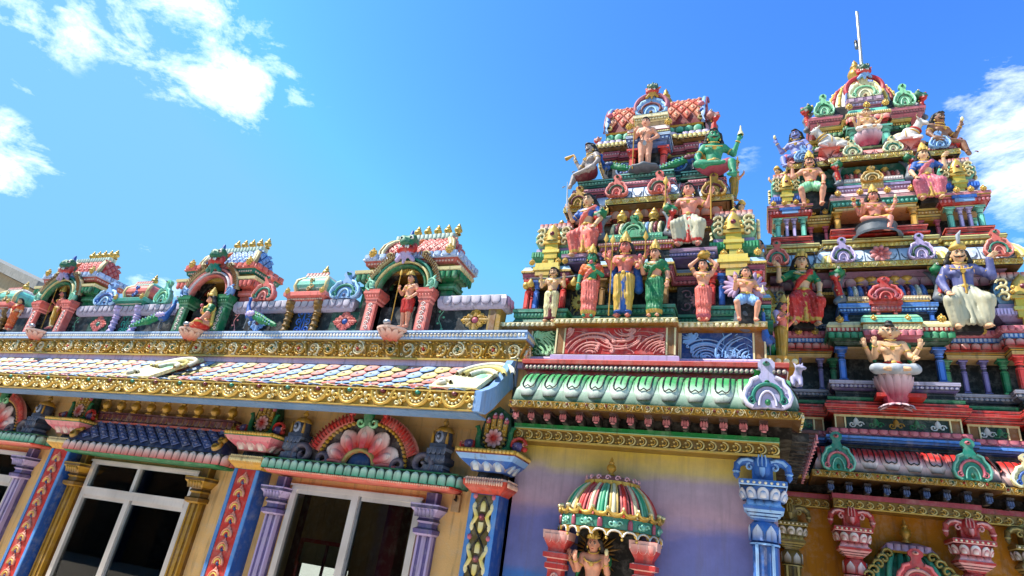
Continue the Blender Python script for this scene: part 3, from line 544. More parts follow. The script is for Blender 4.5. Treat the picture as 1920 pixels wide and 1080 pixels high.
def p_spear(x, y, z0, z1, tip='leaf', col='gold', dx=0.):
    def fn(mb, Hh, H, hands):
        a = np.array((x, y, z0))*H; b = np.array((x+dx, y, z1))*H; tube(mb, [a, a*.5+b*.5, b], .009*H, P[col], 6)
        if tip == 'leaf': lathe(mb, b, [(.008*H, 0), (.03*H, .03*H), (.034*H, .06*H), (.001, .13*H)], P['lgold'], 8, sy=.35)
        if tip == 'trident':
            for s in (-1, 0, 1): tube(mb, np.array([b, b+np.array((s*.03, 0, .02))*H, b+np.array((s*.035, 0, .09))*H]), np.array((.008, .008, .003))*H, P['lgold'], 5)
        if tip == 'ball': ball(mb, b, .022*H, P['lgold'])
    return fn
def yali(par, f, u, v, s, c1=None, beard='lav', name='monster_head', horn='blue'):   # grotesque guardian face, built to size s on a plane
    c1 = P['dgreen'] if c1 is None else c1; mb = MB(); cols = [c1, P['red'], P[beard], P['white'], P['black'], P[horn], P['orange']]
    q = [E_((0, -.12, .62), (.26, .24, .22), 0, .06), E_((-.15, -.22, .72), (.13, .12, .12), 0, .05), E_((.15, -.22, .72), (.13, .12, .12), 0, .05), E_((0, -.32, .52), (.17, .16, .10), 0, .06), E_((0, -.40, .6), (.08, .07, .09), 0, .03),
         E_((0, -.22, .34), (.26, .18, .10), 1, .03), E_((-.25, -.18, .42), (.07, .1, .14), 1, .04), E_((.25, -.18, .42), (.07, .1, .14), 1, .04), T_((0, -.25, .28), (0, -.2, -.06), .14, .04, 2, .03, .6), T_((-.1, -.22, .22), (-.26, -.16, .06), .07, .07, 2, .03), T_((.1, -.22, .22), (.26, -.16, .06), .07, .07, 2, .03),
         T_((0, -.1, .8), (.0, -.1, 1.02), .09, .05, 5, .03), T_((-.24, -.05, .66), (-.4, .0, .8), .08, .02, 6, .02), T_((.24, -.05, .66), (.4, .0, .8), .08, .02, 6, .02)]
    def tf(V): return f(u+V[:, 0]*s, v+V[:, 2]*s, -V[:, 1]*s)
    sculpt(mb, q, cols, .045, tf)
    for sd in (-1, 1):
        bead(mb, Fr(f.o+f.N*.30*s, f.U, f.N, f.V), u+sd*.15*s, v+.70*s, .085*s, .07*s, .05*s, P['white']); bead(mb, Fr(f.o+f.N*.34*s, f.U, f.N, f.V), u+sd*.15*s, v+.70*s, .04*s, .04*s, .03*s, P['black'])
        for k in (1, 2): bead(mb, Fr(f.o+f.N*.36*s, f.U, f.N, f.V), u+sd*(.07*k)*s, v+(.38)*s, .035*s, .06*s, .04*s, P['white'], 6)
    return part(mb, name, par)
def peacock(label, base, s, sgn, rz=0., body='blue', tailup=0., group='peacock statues on the temple', wing='lav'):
    root = thing('peacock', label, 'peacock', base, rz, group); WL[root] = np.zeros(3); mb = MB(); X = lambda x, y, z: (sgn*x, y, z)
    q = [E_(X(.0, 0, .42), (.19, .13, .15), 0, .05), T_(X(.12, 0, .5), X(.26, 0, .8), .09, .05, 0, .05), T_(X(.26, 0, .8), X(.25, 0, .98), .05, .042, 0, .03), E_(X(.28, 0, 1.02), (.065, .05, .05), 0, .02), T_(X(.33, 0, 1.02), X(.41, 0, .98), .02, .006, 1, .01), T_(X(-.02, .07, .3), X(.0, .07, .0), .03, .02, 1, .02), T_(X(.02, -.07, .3), X(.05, -.07, .0), .03, .02, 1, .02), E_(X(.06, -.07, .01), (.07, .03, .015), 1, .01)]
    sculpt(mb, q, [P[body], P['grey']], .03, lambda V: V*s)
    for k in (-1, 0, 1): tube(mb, np.array([X(.26, 0, 1.05), X(.24+.03*k, 0, 1.15)])*s, .006*s, P['gold'], 4); ball(mb, np.array(X(.24+.03*k, 0, 1.16))*s, .014*s, P['gold'], 5, 4)
    ball(mb, np.array(X(.3, -.048, 1.03))*s, .012*s, P['white'], 5, 4)
    part(mb, 'body', root, STATUE)
    mw = MB(); sculpt(mw, [E_(X(-.06, -.1, .46), (.2, .05, .1), 0, .03), E_(X(-.06, .1, .46), (.2, .05, .1), 0, .03)], [P[wing]], .028, lambda V: V*s, lambda X_, Y, Z: .012*np.sin(X_*50+Z*40)); part(mw, 'wing', root, STATUE)
    mt = MB(); sculpt(mt, [T_(X(-.1, 0, .46), X(-.55, 0, .27+tailup), .12, .13, 0, .05, .7), T_(X(-.55, 0, .27+tailup), X(-1.15, 0, .08+tailup), .13, .06, 0, .05, .7)], [P['green']*1.3], .03, lambda V: V*s, lambda X_, Y, Z: .012*np.sin(X_*40+Z*30)*np.sin(Z*45))
    for k in range(9):
        for j in (-1, 1): x = -.2-.1*k; ball(mt, np.array(X(x, -.085-.01*j, .47-.043*k*1.0+j*.045+tailup*min(1, k/4)))*s, np.array((.03, .022, .026))*s, P['lgreen'] if k % 2 else P['lblue'], 6, 4)
    part(mt, 'tail', root, STATUE); return root
# ------------------------------------------------------------------ ground
mb = MB(); GZ = -1.75; mb.add([(-300, -120, GZ), (300, -120, GZ), (300, 480, GZ), (-300, 480, GZ)], [[0, 1, 2, 3]], C('e0d4bf'))
props(part(mb, 'ground', None, CONC), kind='structure')
# ------------------------------------------------------------------ the long hall on the left
XL, XR = -17.0, -2.37; YW = 6.05
hall = thing('temple_hall', 'long tan temple hall with white sliding windows below a scale tiled eave and gold frieze', 'building', (-9, YW, GZ))
F_ = lambda y: Fr((0, y, 0))
wins = [(-8.62, -6.60, .515), (-5.09, -3.34, .50), (-12.2, -10.1, .5), (-16, -14, .5)]
wb = MB(); xs = sorted(wins); x = XL
for (a, b, zt) in xs: box(wb, x, a, YW, YW+.2, GZ, 2.05, P['ochre']); box(wb, a, b, YW, YW+.2, zt, 2.05, P['ochre']); x = b
box(wb, x, XR+.03, YW, YW+.2, GZ, 2.05, P['ochre'])
box(wb, XL, -2.2, YW-.012, YW, 1.275, 1.7, P['ochre']*.94)
part(wb, 'wall', hall, WALL)
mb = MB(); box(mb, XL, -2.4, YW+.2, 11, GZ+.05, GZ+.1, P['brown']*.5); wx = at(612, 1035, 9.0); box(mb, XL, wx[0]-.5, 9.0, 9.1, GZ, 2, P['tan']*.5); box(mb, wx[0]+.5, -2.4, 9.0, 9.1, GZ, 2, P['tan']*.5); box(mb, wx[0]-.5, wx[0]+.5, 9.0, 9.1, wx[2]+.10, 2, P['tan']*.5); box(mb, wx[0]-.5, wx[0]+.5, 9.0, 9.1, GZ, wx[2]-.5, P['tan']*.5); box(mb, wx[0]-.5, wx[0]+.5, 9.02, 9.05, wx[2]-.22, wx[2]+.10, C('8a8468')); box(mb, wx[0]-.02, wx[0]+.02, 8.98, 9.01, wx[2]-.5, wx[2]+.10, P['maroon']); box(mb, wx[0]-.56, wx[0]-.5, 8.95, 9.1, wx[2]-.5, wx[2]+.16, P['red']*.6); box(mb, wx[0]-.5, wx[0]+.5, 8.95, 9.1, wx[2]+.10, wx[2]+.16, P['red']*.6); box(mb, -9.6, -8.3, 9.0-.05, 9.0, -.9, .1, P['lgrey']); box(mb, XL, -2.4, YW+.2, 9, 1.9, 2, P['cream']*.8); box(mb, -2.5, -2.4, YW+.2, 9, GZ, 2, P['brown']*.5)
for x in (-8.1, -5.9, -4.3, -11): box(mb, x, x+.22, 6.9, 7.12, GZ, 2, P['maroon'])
pass
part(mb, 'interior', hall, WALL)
# eave: curved roof sheathed in scale tiles, gold fascia, blue soffit
def eave(t): return 5.22+.83*t, 1.46+.54*(t**1.25)*(.75+.25*t)-.04*sin(t*pi)
mb = MB(); t = np.linspace(0, 1, 9); pr = np.array([eave(q) for q in t]); lo = pr[::-1]+np.array((.03, -.17)); lo[-1] = (5.24, 1.30); lo[0] = (6.04, 1.72)
xe = -2.52; poly = np.concatenate([pr, lo]); n = len(poly)
A = np.stack([np.full(n, XL), poly[:, 0], poly[:, 1]], 1); B = A.copy(); B[:, 0] = xe; i = np.arange(n); j = np.roll(i, -1)
mb.add(np.concatenate([A, B]), np.stack([i, j, j+n, i+n], 1), P['grey']*1.2)
hump = np.array([(5.19, 1.27), (5.19, 1.47), (5.33, 1.53), (5.5, 1.62), (5.66, 1.76), (5.78, 1.93), (5.86, 2.02), (5.96, 2.05), (6.04, 2.02), (6.04, 1.74), (5.9, 1.70), (5.72, 1.56), (5.5, 1.38), (5.34, 1.28)]); n = len(hump)
A = np.stack([np.full(n, xe-.02), hump[:, 0], hump[:, 1]], 1); B = A.copy(); B[:, 0] = xe+.06; i = np.arange(n); j = np.roll(i, -1)
eg = P['lblue']*.75+P['grey']*.25; mb.add(np.concatenate([A, B]), np.stack([i, j, j+n, i+n], 1), eg); mb.add(B, i, eg); mb.add(A, i[::-1], eg)
roof = part(mb, 'eave_roof', hall, WALL)
mb = MB(); rows = 7; pitch = .196; rim = [P['yellow']*.9, P['coral'], P['lblue']*.85]; pale = [C('d4c898'), C('cfa196'), C('9fb0cc')]
for r in range(rows):
    t0 = 1-(r+.0)/rows*.99; t1 = max(0, t0-1.28/rows); y0, z0 = eave(t0); y1, z1 = eave(t1); d = np.array((0, y1-y0, z1-z0)); L = np.linalg.norm(d); d /= L; nn = np.cross((1, 0, 0), d); nn = nn if nn[2] > 0 else -nn
    k = int((xe-XL)/pitch)
    for c in range(k):
        u = XL+(c+.5)*pitch+r*pitch*.5 % (2*pitch); 
        if u > xe-.05: continue
        ci = (c+r) % 3; 
        if u < -13.5: continue
        f = Fr((0, y0, z0), (1, 0, 0), nn, d); petal(mb, f, u, pitch*.97, 0, L, pale[ci], rim[ci], .014, rim[ci]*.7, .004, lean=.030+random.uniform(-.004, .004), g0=.45); bead(mb, f, u, L*.62, .035, .03, .05, pale[(ci+1) % 3]*.8, 6)
part(mb, 'roof_tiles', roof, PAINT)
for u0, flip in ((-2.78, 1), (-7.45, 1)):       # scrolled white ridge ends lying on the tiles
    mb = MB(); y0, z0 = eave(.12); y1, z1 = eave(.98); d = np.array((0, y1-y0, z1-z0)); L = np.linalg.norm(d); d /= L; nn = np.cross((1, 0, 0), d); nn = nn if nn[2] > 0 else -nn; f = Fr((u0, y0, z0)+nn*.02, (1, 0, 0), nn, d); cc = C('e6dfb0')
    pts = [(-.34, .0), (.2, .0), (.2, L*.5), (.24, L*.95), (.05, L), (-.12, L*.8), (-.22, L*.5), (-.36, L*.2)]; slab2(mb, f, pts, 0, .045, cc)
    for k, rr in enumerate((.26, .19, .12)): a = np.linspace(2.9, .2, 14); ridge(mb, f, np.stack([.12+rr*1.25*np.cos(a)*-1+.0, L*.45+rr*1.7*np.sin(a)*1-.1], 1), .06, .05, C('f0ead0') if k != 1 else C('d8c878'), C('8a7430'), .045)
    bead(mb, f, .1, L*.42, .11, .15, .06, P['lgreen']); ridge(mb, f, spiral(-.22, .09, .09, 1.2, 0, 1, 14), .04, .05, C('f0ead0'), C('8a7430'), .045); part(mb, 'ridge_scroll', roof, PAINT)
mb = MB(); f = F_(5.2); fbox(mb, f, XL, xe-.02, 1.275, 1.455, -.03, 0, P['gold']); 
p = .418; k = int((12.9)/p)
for c in range(k):
    u = xe-.24-c*p
    for rr, cl in ((.115, 'lgold'), (.06, 'gold')):
        a = np.linspace(pi, 2*pi, 11); ridge(mb, f, np.stack([u+rr*1.12*np.cos(a), 1.435+rr*1.2*np.sin(a)], 1), .04, .028, P[cl])
    for q in range(7): a = pi*(1.08+.84*q/6); bead(mb, f, u+.088*cos(a), 1.43+.098*sin(a), .019, .017, .03, C('e8dcae'), 6)
    bead(mb, f, u, 1.435, .035, .025, .035, P['teal'] if c % 2 else P['maroon'])
    for s in (-1, 1): ridge(mb, f, spiral(u+s*.155, 1.375+.02*s, .05, 1.2, pi*.5*s, s, 12), .03, .025, P['lgold']); ridge(mb, f, spiral(u+s*.19, 1.325, .03, 1, 0, -s, 9), .02, .02, C('e8dcae'))
    bead(mb, f, u+p/2, 1.40, .022, .03, .03, C('e8dcae'), 6)
fbox(mb, f, XL, xe-.02, 1.447, 1.462, -.02, .02, P['lgold']); fbox(mb, f, XL, xe-.02, 1.268, 1.280, -.02, .016, P['lgold'])
part(mb, 'gold_fascia', hall, GOLD)
mb = MB(); box(mb, XL, xe, 5.23, 5.5, 1.255, 1.272, P['lblue']*.7); part(mb, 'soffit_board', hall, PAINT)
# parapet base with gold scroll frieze and dotted blue band
mb = MB(); box(mb, XL, XR-.03, 5.99, 6.3, 1.98, 2.05, P['lilac']); box(mb, XL, XR-.02, 5.98, 6.3, 2.05, 2.30, P['gold']*.8); part(mb, 'parapet_base', hall, PAINT)
mb = MB(); f = F_(5.978); vine(mb, f, -13.2, XR-.04, 2.068, 2.285, .235, P['lgold'], P['gold'], [P['red']*.8, P['gold'], P['dgreen'], P['gold']], .03)
fbox(mb, f, XL, XR-.02, 2.045, 2.066, 0, .025, P['lgold']); fbox(mb, f, XL, XR-.02, 2.286, 2.302, 0, .02, P['lgold'])
f2 = Fr((XR-.02, 0, 0), (0, 1, 0), (1, 0, 0)); vine(mb, f2, 5.98, 6.3, 2.068, 2.285, .16, P['lgold'], P['gold'], None, .02)
part(mb, 'gold_frieze', hall, GOLD)
mb = MB(); box(mb, XL, XR, 5.93, 6.3, 2.302, 2.405, C('86a8da')); f = F_(5.93); fbox(mb, f, XL, XR, 2.385, 2.408, 0, .012, P['pblue']); fbox(mb, f, XL, XR, 2.302, 2.318, 0, .01, P['pblue'])
dots(mb, f, -13.2, XR-.02, 2.352, .0205, .0495, .012, C('efe6d2'), .026)
dots(mb, Fr((XR, 0, 0), (0, 1, 0), (1, 0, 0)), 5.95, 6.28, 2.352, .02, .06, .01, P['cream'], .028); part(mb, 'dotted_band', hall, PAINT)
mb = MB(); box(mb, XL, -2.80, 6.08, 6.22, 2.405, 2.80, P['dark']*.8)
f = F_(6.08)
for a, b in ((-13, -11.8), (-10.5, -8.0), (-7.0, -5.0), (-3.6, -2.8)):
    sweep(mb, rect(a, b, 6.08, 6.22), [(.02, 2.74), (.05, 2.76), (.06, 2.78), (.07, 2.86), (.05, 2.92), (0, 2.93)], C('b4a6b8')); petals(mb, F_(6.012), a, b, 2.90, 2.79, int((b-a)/.115), C('cdc6d2'), C('b0a2b4'), d=.012, oc=P['dpurple'])
petals(mb, Fr((-2.73, 0, 0), (0, 1, 0), (1, 0, 0)), 6.03, 6.25, 2.90, 2.79, 2, P['lav'], P['mauve'], d=.015, oc=P['dpurple'])
box(mb, -2.96, -2.795, 6.06, 6.225, 2.405, 2.74, P['gold']*.75); box(mb, -2.93, -2.86, 6.055, 6.07, 2.42, 2.73, P['brown'])
par_ = part(mb, 'parapet', hall, PAINT)
for u, c1, c2, back in ((-9.95, 'coral', 'teal', 'dgreen'), (-5.05, 'coral', 'blue', 'dgreen'), (-6.55, 'lblue', 'maroon', 'dark'), (-3.13, 'gold', 'rose', 'dark')):
    mb = MB(); v = 2.60; fbox(mb, f, u-.24, u+.24, 2.41, 2.74, 0, .006, P[back]*.8)
    for q in range(8):
        a = q*pi/4; g = Fr(f.o+u*f.U+v*f.V, f.U*sin(a)*.9-f.V*cos(a)*.8, f.N, f.U*cos(a)+f.V*sin(a)*.8)
        r = .19 if q % 2 == 0 else .15; petal(mb, g, 0, .085, .06, r, P[c1]*.7, P[c1]*1.2, .02, P['black'], .008)
        for s in (-1, 1): ridge(mb, g, spiral(s*.035, r*.72, .03, 1, -pi/2, s, 9), .018, .018, P[c1]*1.3, None, .01)
    ring(mb, f(np.array(u), v, .012), (0, -1, 0), .062, .012, P[c1]*1.2, 14); bead(mb, f, u, v, .045, .045, .04, P[c2], 10); part(mb, 'parapet_medallion', par_, PAINT)
for (u, w, c1, c2, c3) in ((-5.12, .5, 'lblue', 'teal', 'dblue'), (-6.55, .42, 'coral', 'teal', 'maroon'), (-9.92, .55, 'lblue', 'blue', 'dblue'), (-8.60, .34, 'lteal', 'lgreen', 'dgreen')):
    mb = MB(); kudu(mb, F_(6.05), u, 2.92, w, .40, P[c1], P[c2], P[c3], .06); part(mb, 'horseshoe_finial', hall, PAINT)
# windows
def window(x0, x1, z1, z0, trans, mull):
    fr = MB(); w = .075; y0, y1 = 5.99, 6.06; wc = C('e4dcd8')
    for a, b, c, d in ((x0, x0+w, z0, z1), (x1-w, x1, z0, z1)): box(fr, a, b, y0, y1, c, d, wc)
    box(fr, x0+w, x1-w, y0, y1, z1-.06, z1, wc); box(fr, x0-.02, x1+.02, y0-.015, y0-.002, z1-.025, z1+.0, wc)
    tops = z1-.06
    if trans: box(fr, x0+w, x1-w, y0-.01, y1, trans-.10, trans, wc); box(fr, x0+w, x1-w, y0-.02, y0-.011, trans-.02, trans+.004, wc); box(fr, mull-.028, mull+.028, y0+.004, y1, trans, z1-.06, wc); tops = trans-.10
    box(fr, mull-.045, mull+.045, y0+.002, y1-.01, z0, tops, wc); box(fr, mull+.045, mull+.075, y0+.03, y1, z0, tops, P['lgrey']*.6)
    for a, b in ((x0+w, mull-.045), (mull+.075, x1-w)): box(fr, a, b, y0+.02, y1, tops-.045, tops, wc*.95)
    o = part(fr, 'window', hall, METAL)
    for a, b, c, d in [(x0+w, mull-.045, z0, tops), (mull+.045, x1-w, z0, tops)]+([(x0+w, mull-.028, trans, z1-.06), (mull+.028, x1-w, trans, z1-.06)] if trans else []):
        g = MB(); box(g, a, b, 6.03, 6.036, c, d, P['white']); part(g, 'glass_pane', o, GLASS)
window(-8.62, -6.60, .515, -1.6, .155, -7.68); window(-5.09, -3.34, .50, -1.6, None, -4.19); window(-12.2, -10.1, .5, -1.6, .15, -11.2)
def half_column(x, cols, par, name='window_column', y=5.97, z1=.56, zc=.42, r=.085):
    mb = MB(); c, l, d = cols; 
    box(mb, x-r, x+r, y-.02, YW, GZ, zc-.29, c); box(mb, x-r*1.02, x-r*.75, y-.026, y+.03, GZ, zc-.29, l); box(mb, x+r*.75, x+r*1.02, y-.026, y+.03, GZ, zc-.29, l); box(mb, x-r*.3, x+r*.3, y-.03, y, GZ, zc-.29, l*.9)
    sq(mb, (x, y+.02, zc), [(r*.95, -.29), (r*1.3, -.27), (r*1.35, -.23), (r*.95, -.21), (r*.9, -.17), (r*1.15, -.15), (r*1.0, -.12), (r*1.15, -.10), (r*1.9, -.03), (r*1.95, 0), (r*1.95, .015)], [l, c, d, c, l, d, c, l, d, l])
    petals(mb, F_(y+.02-r*1.55), x-r*1.35, x+r*1.35, zc-.115, zc-.035, 5, d, l, d=.01, lean=.028); box(mb, x-r*.8, x+r*.8, y-.01, YW, zc+.015, z1, c); box(mb, x+r*.45, x+r*.7, y-.014, y+.01, zc+.015, z1, l)
    part(mb, name, par, GOLD if cols[0] is P['dgold'] else PAINT)
gc = (P['dgold'], P['gold'], P['dgold']*.5); pc = (P['purple'], P['lav'], P['dpurple'])
for x in (-8.78, -6.46): half_column(x, gc, hall)
for x in (-5.24, -3.21): half_column(x, pc, hall)
for x in (-9.98, -12.3): half_column(x, pc, hall)
# pilasters
def pilaster(x, y, w, cap, petal_c, panel):
    mb = MB(); b, l = C('1f4f9c'), C('4f8ad0'); h = w/2; box(mb, x-h, x+h, y, YW, GZ, .585, b); f = F_(y); 
    fbox(mb, f, x-h+.005, x-h+.055, GZ, .58, 0, .012, l*.8); fbox(mb, f, x+h-.055, x+h-.005, GZ, .58, 0, .012, l); fbox(mb, f, x-h+.06, x+h-.06, GZ, .58, 0, .004, P['red'] if panel == 'leaf' else C('5a4a1e'))
    root = part(mb, 'pilaster', hall, PAINT); mb = MB(); z = .56
    if panel == 'leaf':
        while z > -1.4:
            for s in (-1, 0, 1, -.5, .5): g = Fr((x+s*.052, y-.004, z-.075-.05*abs(s)), (1, 0, 0), (0, -1, 0)); petal(mb, g, 0, .062, -.03, .07-.01*abs(s), P['red'], C('e89a86'), .018, C('7c1210'), .001, pointed=True)
            for rr in (.07, .045): a = np.linspace(-.2, pi+.2, 10); ridge(mb, f, np.stack([x+rr*np.cos(a), z-.125+rr*np.sin(a)], 1), .016, .014, C('e8a080') if rr > .05 else P['yellow'], None, .02)
            bead(mb, f, x, z-.13, .022, .026, .035, P['dblue']); z -= .148
    else:
        while z > -1.4:
            for s in (-1, 1): q = np.linspace(0, 1, 12); ridge(mb, f, np.stack([x+s*.085*np.sin(q*pi), z-.38*q], 1), .018, .014, P['black'], None, .004); petal(mb, Fr((x+s*.055, y-.004, z-.19), (1, 0, 0), (0, -1, 0), (s*.45, 0, .9)), 0, .05, -.0, .1, P['yellow'], P['cream'], .02, P['dgold']); petal(mb, Fr((x+s*.055, y-.004, z-.19), (1, 0, 0), (0, -1, 0), (s*.45, 0, -.9)), 0, .05, 0, .1, P['yellow'], P['cream'], .02, P['dgold'])
            for s in (-1, 1): bead(mb, f, x+s*.10, z-.0, .025, .03, .03, P['rose']); bead(mb, f, x+s*.095, z-.10, .025, .05, .02, P['cream']); bead(mb, f, x+s*.095, z-.28, .025, .05, .02, P['cream'])
            bead(mb, f, x, z-.19, .036, .036, .04, P['maroon']); bead(mb, f, x, z-.19, .02, .02, .05, P['rose'])
            petal(mb, f, x, .06, z-.14, z-.04, P['cream'], P['yellow'], .02, P['dgold']); petal(mb, f, x, .06, z-.24, z-.34, P['cream'], P['yellow'], .02, P['dgold']); z -= .38
    part(mb, 'carved_panel', root, PAINT); mb = MB(); pl = lambda o: rect(x-h-o, x+h+o, y-o, YW)
    c1, c2 = (C('d9a23c'), C('ecd9a0')) if cap == 'yellow' else (C('cc4630'), C('eab8a0'))
    sweep(mb, pl(0), [(0, .585), (.01, .60), (.055, .64), (.075, .66), (.08, .71), (.06, .735), (-.02, .74), (-.03, .80)], [c1, c1, c1*.8, c1, c2, c1, P['dark']])
    for fr, a, e in ((F_(y-.085), x-h-.05, x+h+.05), (Fr((x+h+.085, 0, 0), (0, 1, 0), (1, 0, 0)), y-.05, YW-.02)): dots(mb, fr, a, e, .685, .012, .026, .014, c2, .026); dots(mb, fr, a, e, .728, .01, .03, .008, c2)
    sweep(mb, pl(0), [(-.01, .80), (.02, .815), (.06, .845), (.13, .90), (.17, .95), (.175, .96), (.16, .965)], [P[petal_c[0]], P[petal_c[0]], P[petal_c[0]]*1.1, P[petal_c[1]], P[petal_c[2]], P[petal_c[2]]])
    for fr, a, e in ((Fr((0, y-.015, .81), (1, 0, 0), unit((0, -.7, -.55)), unit((0, -.62, .75))), x-h-.03, x+h+.03), (Fr((x+h+.015, 0, .81), (0, 1, 0), unit((.7, 0, -.55)), unit((.62, 0, .75))), y-.03, YW-.03)):
        m_ = max(2, round((e-a)/.14)); ww = (e-a)/m_
        for q in range(m_): petal(mb, fr, a+(q+.5)*ww, ww*1.15, -.0, .185, P[petal_c[0]], P['white'], .02, P['gold'], .006); petal(mb, fr, a+(q+.5)*ww, ww*.6, .02, .13, P['white'], P[petal_c[1]], .02, P['black'], .018)
    sweep(mb, pl(.165), [(0, .958), (.012, .965), (.012, 1.0), (0, 1.005)], P['gold'])
    for fr, a, e in ((F_(y-.178), x-h-.16, x+h+.16), (Fr((x+h+.178, 0, 0), (0, 1, 0), (1, 0, 0)), y-.16, YW)): dots(mb, fr, a, e, .982, .02, .042, .02, P['lgold'])
    part(mb, 'capital', root, PAINT); mb = MB(); f = F_(y+.06); z0 = 1.003
    slab2(mb, f, [(x-.2, z0), (x+.2, z0), (x+.17, z0+.25), (x+.13, z0+.40), (x, z0+.49), (x-.13, z0+.40), (x-.17, z0+.25)], -.1, .02, P['dgreen']*.7)
    for k in (-1.5, -.5, .5, 1.5):
        hh = .40-.05*abs(k); fbox(mb, f, x+k*.068-.024, x+k*.068+.024, z0+.17, z0+hh-.03, .02, .045, P['gold']); bead(mb, f, x+k*.068, z0+hh-.0, .034, .04, .05, P['dpink']*1.2); bead(mb, f, x+k*.068, z0+hh+.02, .02, .03, .05, P['lilac'])
        for q in range(4): bead(mb, f, x+k*.068, z0+.19+q*.045, .011, .011, .06, P['cream'], 6)
    g = Fr(f.o+f.N*.03, f.U, f.N); bead(mb, g, x, z0+.14, .125, .125, .03, P['dgold']); rosette(mb, Fr(f.o+f.N*.06, f.U, f.N), x, z0+.14, .10, 9, P['red'], C('e8c0c0'), P['red'], .012, P['maroon'])
    for q in range(16): a = 2*pi*q/16; bead(mb, f, x+.118*cos(a), z0+.14+.118*sin(a), .016, .016, .075, P['lgold'], 5)
    for s in (-1, 1):
        tube(mb, [f(np.array(x+s*a_), z0+b_, .05) for a_, b_ in ((.1, .01), (.17, .04), (.185, .12), (.18, .2), (.2, .26), (.23, .25))], [.03, .034, .03, .025, .022, .012], P['green'], 7)
        ball(mb, f(np.array(x+s*.27), z0+.07, .05), (.075, .04, .05), P['purple'], 9, 6); ball(mb, f(np.array(x+s*.345), z0+.05, .05), (.04, .03, .03), P['red'], 7, 5); ridge(mb, f, spiral(x+s*.28, z0+.08, .085, .55, pi if s < 0 else 0, s*-1 if s < 0 else 1, 12, .8), .035, .04, P['red'], None, .05)
        ridge(mb, f, spiral(x+s*.345, z0+.085, .03, .8, 0, s, 8), .02, .03, C('e8a090'), None, .05); bead(mb, f, x+s*.26, z0+.075, .03, .03, .1, P['lav'])
    part(mb, 'wheel_crest', root, PAINT)
pilaster(-9.15, 5.85, .42, 'yellow', ('rose', 'pink', 'green'), 'leaf'); pilaster(-5.70, 5.85, .40, 'yellow', ('rose', 'pink', 'green'), 'leaf'); pilaster(-2.53, 5.79, .31, 'red', ('blue', 'lblue', 'maroon'), 'flower'); pilaster(-12.6, 5.85, .42, 'yellow', ('rose', 'pink', 'green'), 'leaf')
# awning with blue scale roof over a window
def awning_tile(x0, x1):
    mb = MB(); f = F_(5.72); sweep(mb, rect(x0+.1, x1-.1, 5.78, YW), [(0, .555), (.03, .56), (.05, .585), (.03, .60)], P['green'])
    box(mb, x0, x1, 5.74, YW, .60, .715, P['dark']); petals(mb, F_(5.738), x0, x1, .585, .715, 22, P['coral']*.9+P['red']*.1, C('ecdcd6'), d=.035, oc=P['black']*2); petals(mb, Fr((x1, 0, 0), (0, 1, 0), (1, 0, 0)), 5.74, YW, .585, .715, 2, P['coral'], C('ecdcd6'), d=.03)
    root = part(mb, 'window_awning', hall, PAINT); mb = MB()
    a0 = np.array((0, 5.73, .73)); a1 = np.array((0, 5.97, 1.06)); d = unit(a1-a0); nn = np.cross((1, 0, 0), d); nn = -nn if nn[1] > 0 else nn; L = np.linalg.norm(a1-a0)
    mb.add([(x0+.05, 5.73, .72), (x1-.05, 5.73, .72), (x1-.22, 5.97, 1.07), (x0+.22, 5.97, 1.07), (x0+.05, YW, .72), (x1-.05, YW, .72), (x1-.22, YW, 1.07), (x0+.22, YW, 1.07)], [[0, 1, 2, 3], [1, 5, 6, 2], [4, 0, 3, 7], [3, 2, 6, 7]], C('26355e'))
    f = Fr(a0, (1, 0, 0), nn, d)
    lattice(mb, lambda u, t, w: tuple(f(np.array(u), .02+t*(L-.03), w+.012)), x0+.22, x1-.22, 3, 13, lambda r, c: (C('3a4f8a'), C('33457a'), C('46598f'))[(r*2+c) % 3], C('5a72a8'), C('a8806a'), .014)
    part(mb, 'scale_roof', root, PAINT); mb = MB(); f = F_(5.93); fbox(mb, f, x0+.18, x1-.18, 1.03, 1.16, -.1, 0, C('4a2830')); petals(mb, f, x0+.18, x1-.18, 1.135, 1.05, 26, C('6a3038'), C('4a2430'), d=.02, oc=P['gold'], fill=1); fbox(mb, f, x0+.14, x1-.14, 1.01, 1.035, -.1, .03, P['coral']*.8); fbox(mb, f, x0+.16, x1-.16, 1.145, 1.165, -.1, .02, C('5a3038')); part(mb, 'ridge_band', root, PAINT)
    for k in range(9): mb = MB(); finial(mb, (x0+.26+(x1-x0-.52)*k/8, 5.93, 1.165), .255, P['gold'], .062); part(mb, 'gold_pot', root, GOLD)
    for s, xx in ((1, x0+.12), (-1, x1-.12)):
        mb = MB(); f = Fr((xx, 5.73, .74), (1, 0, 0), nn, d)
        for q in range(4): ridge(mb, f, spiral(s*.02, .05+q*.11, .075-.006*q, 1.2, pi/2, s, 14), .04, .05, P['gold'], P['dgold'], .02)
        part(mb, 'leaf_bracket', root, GOLD)
awning_tile(-8.98, -6.05)
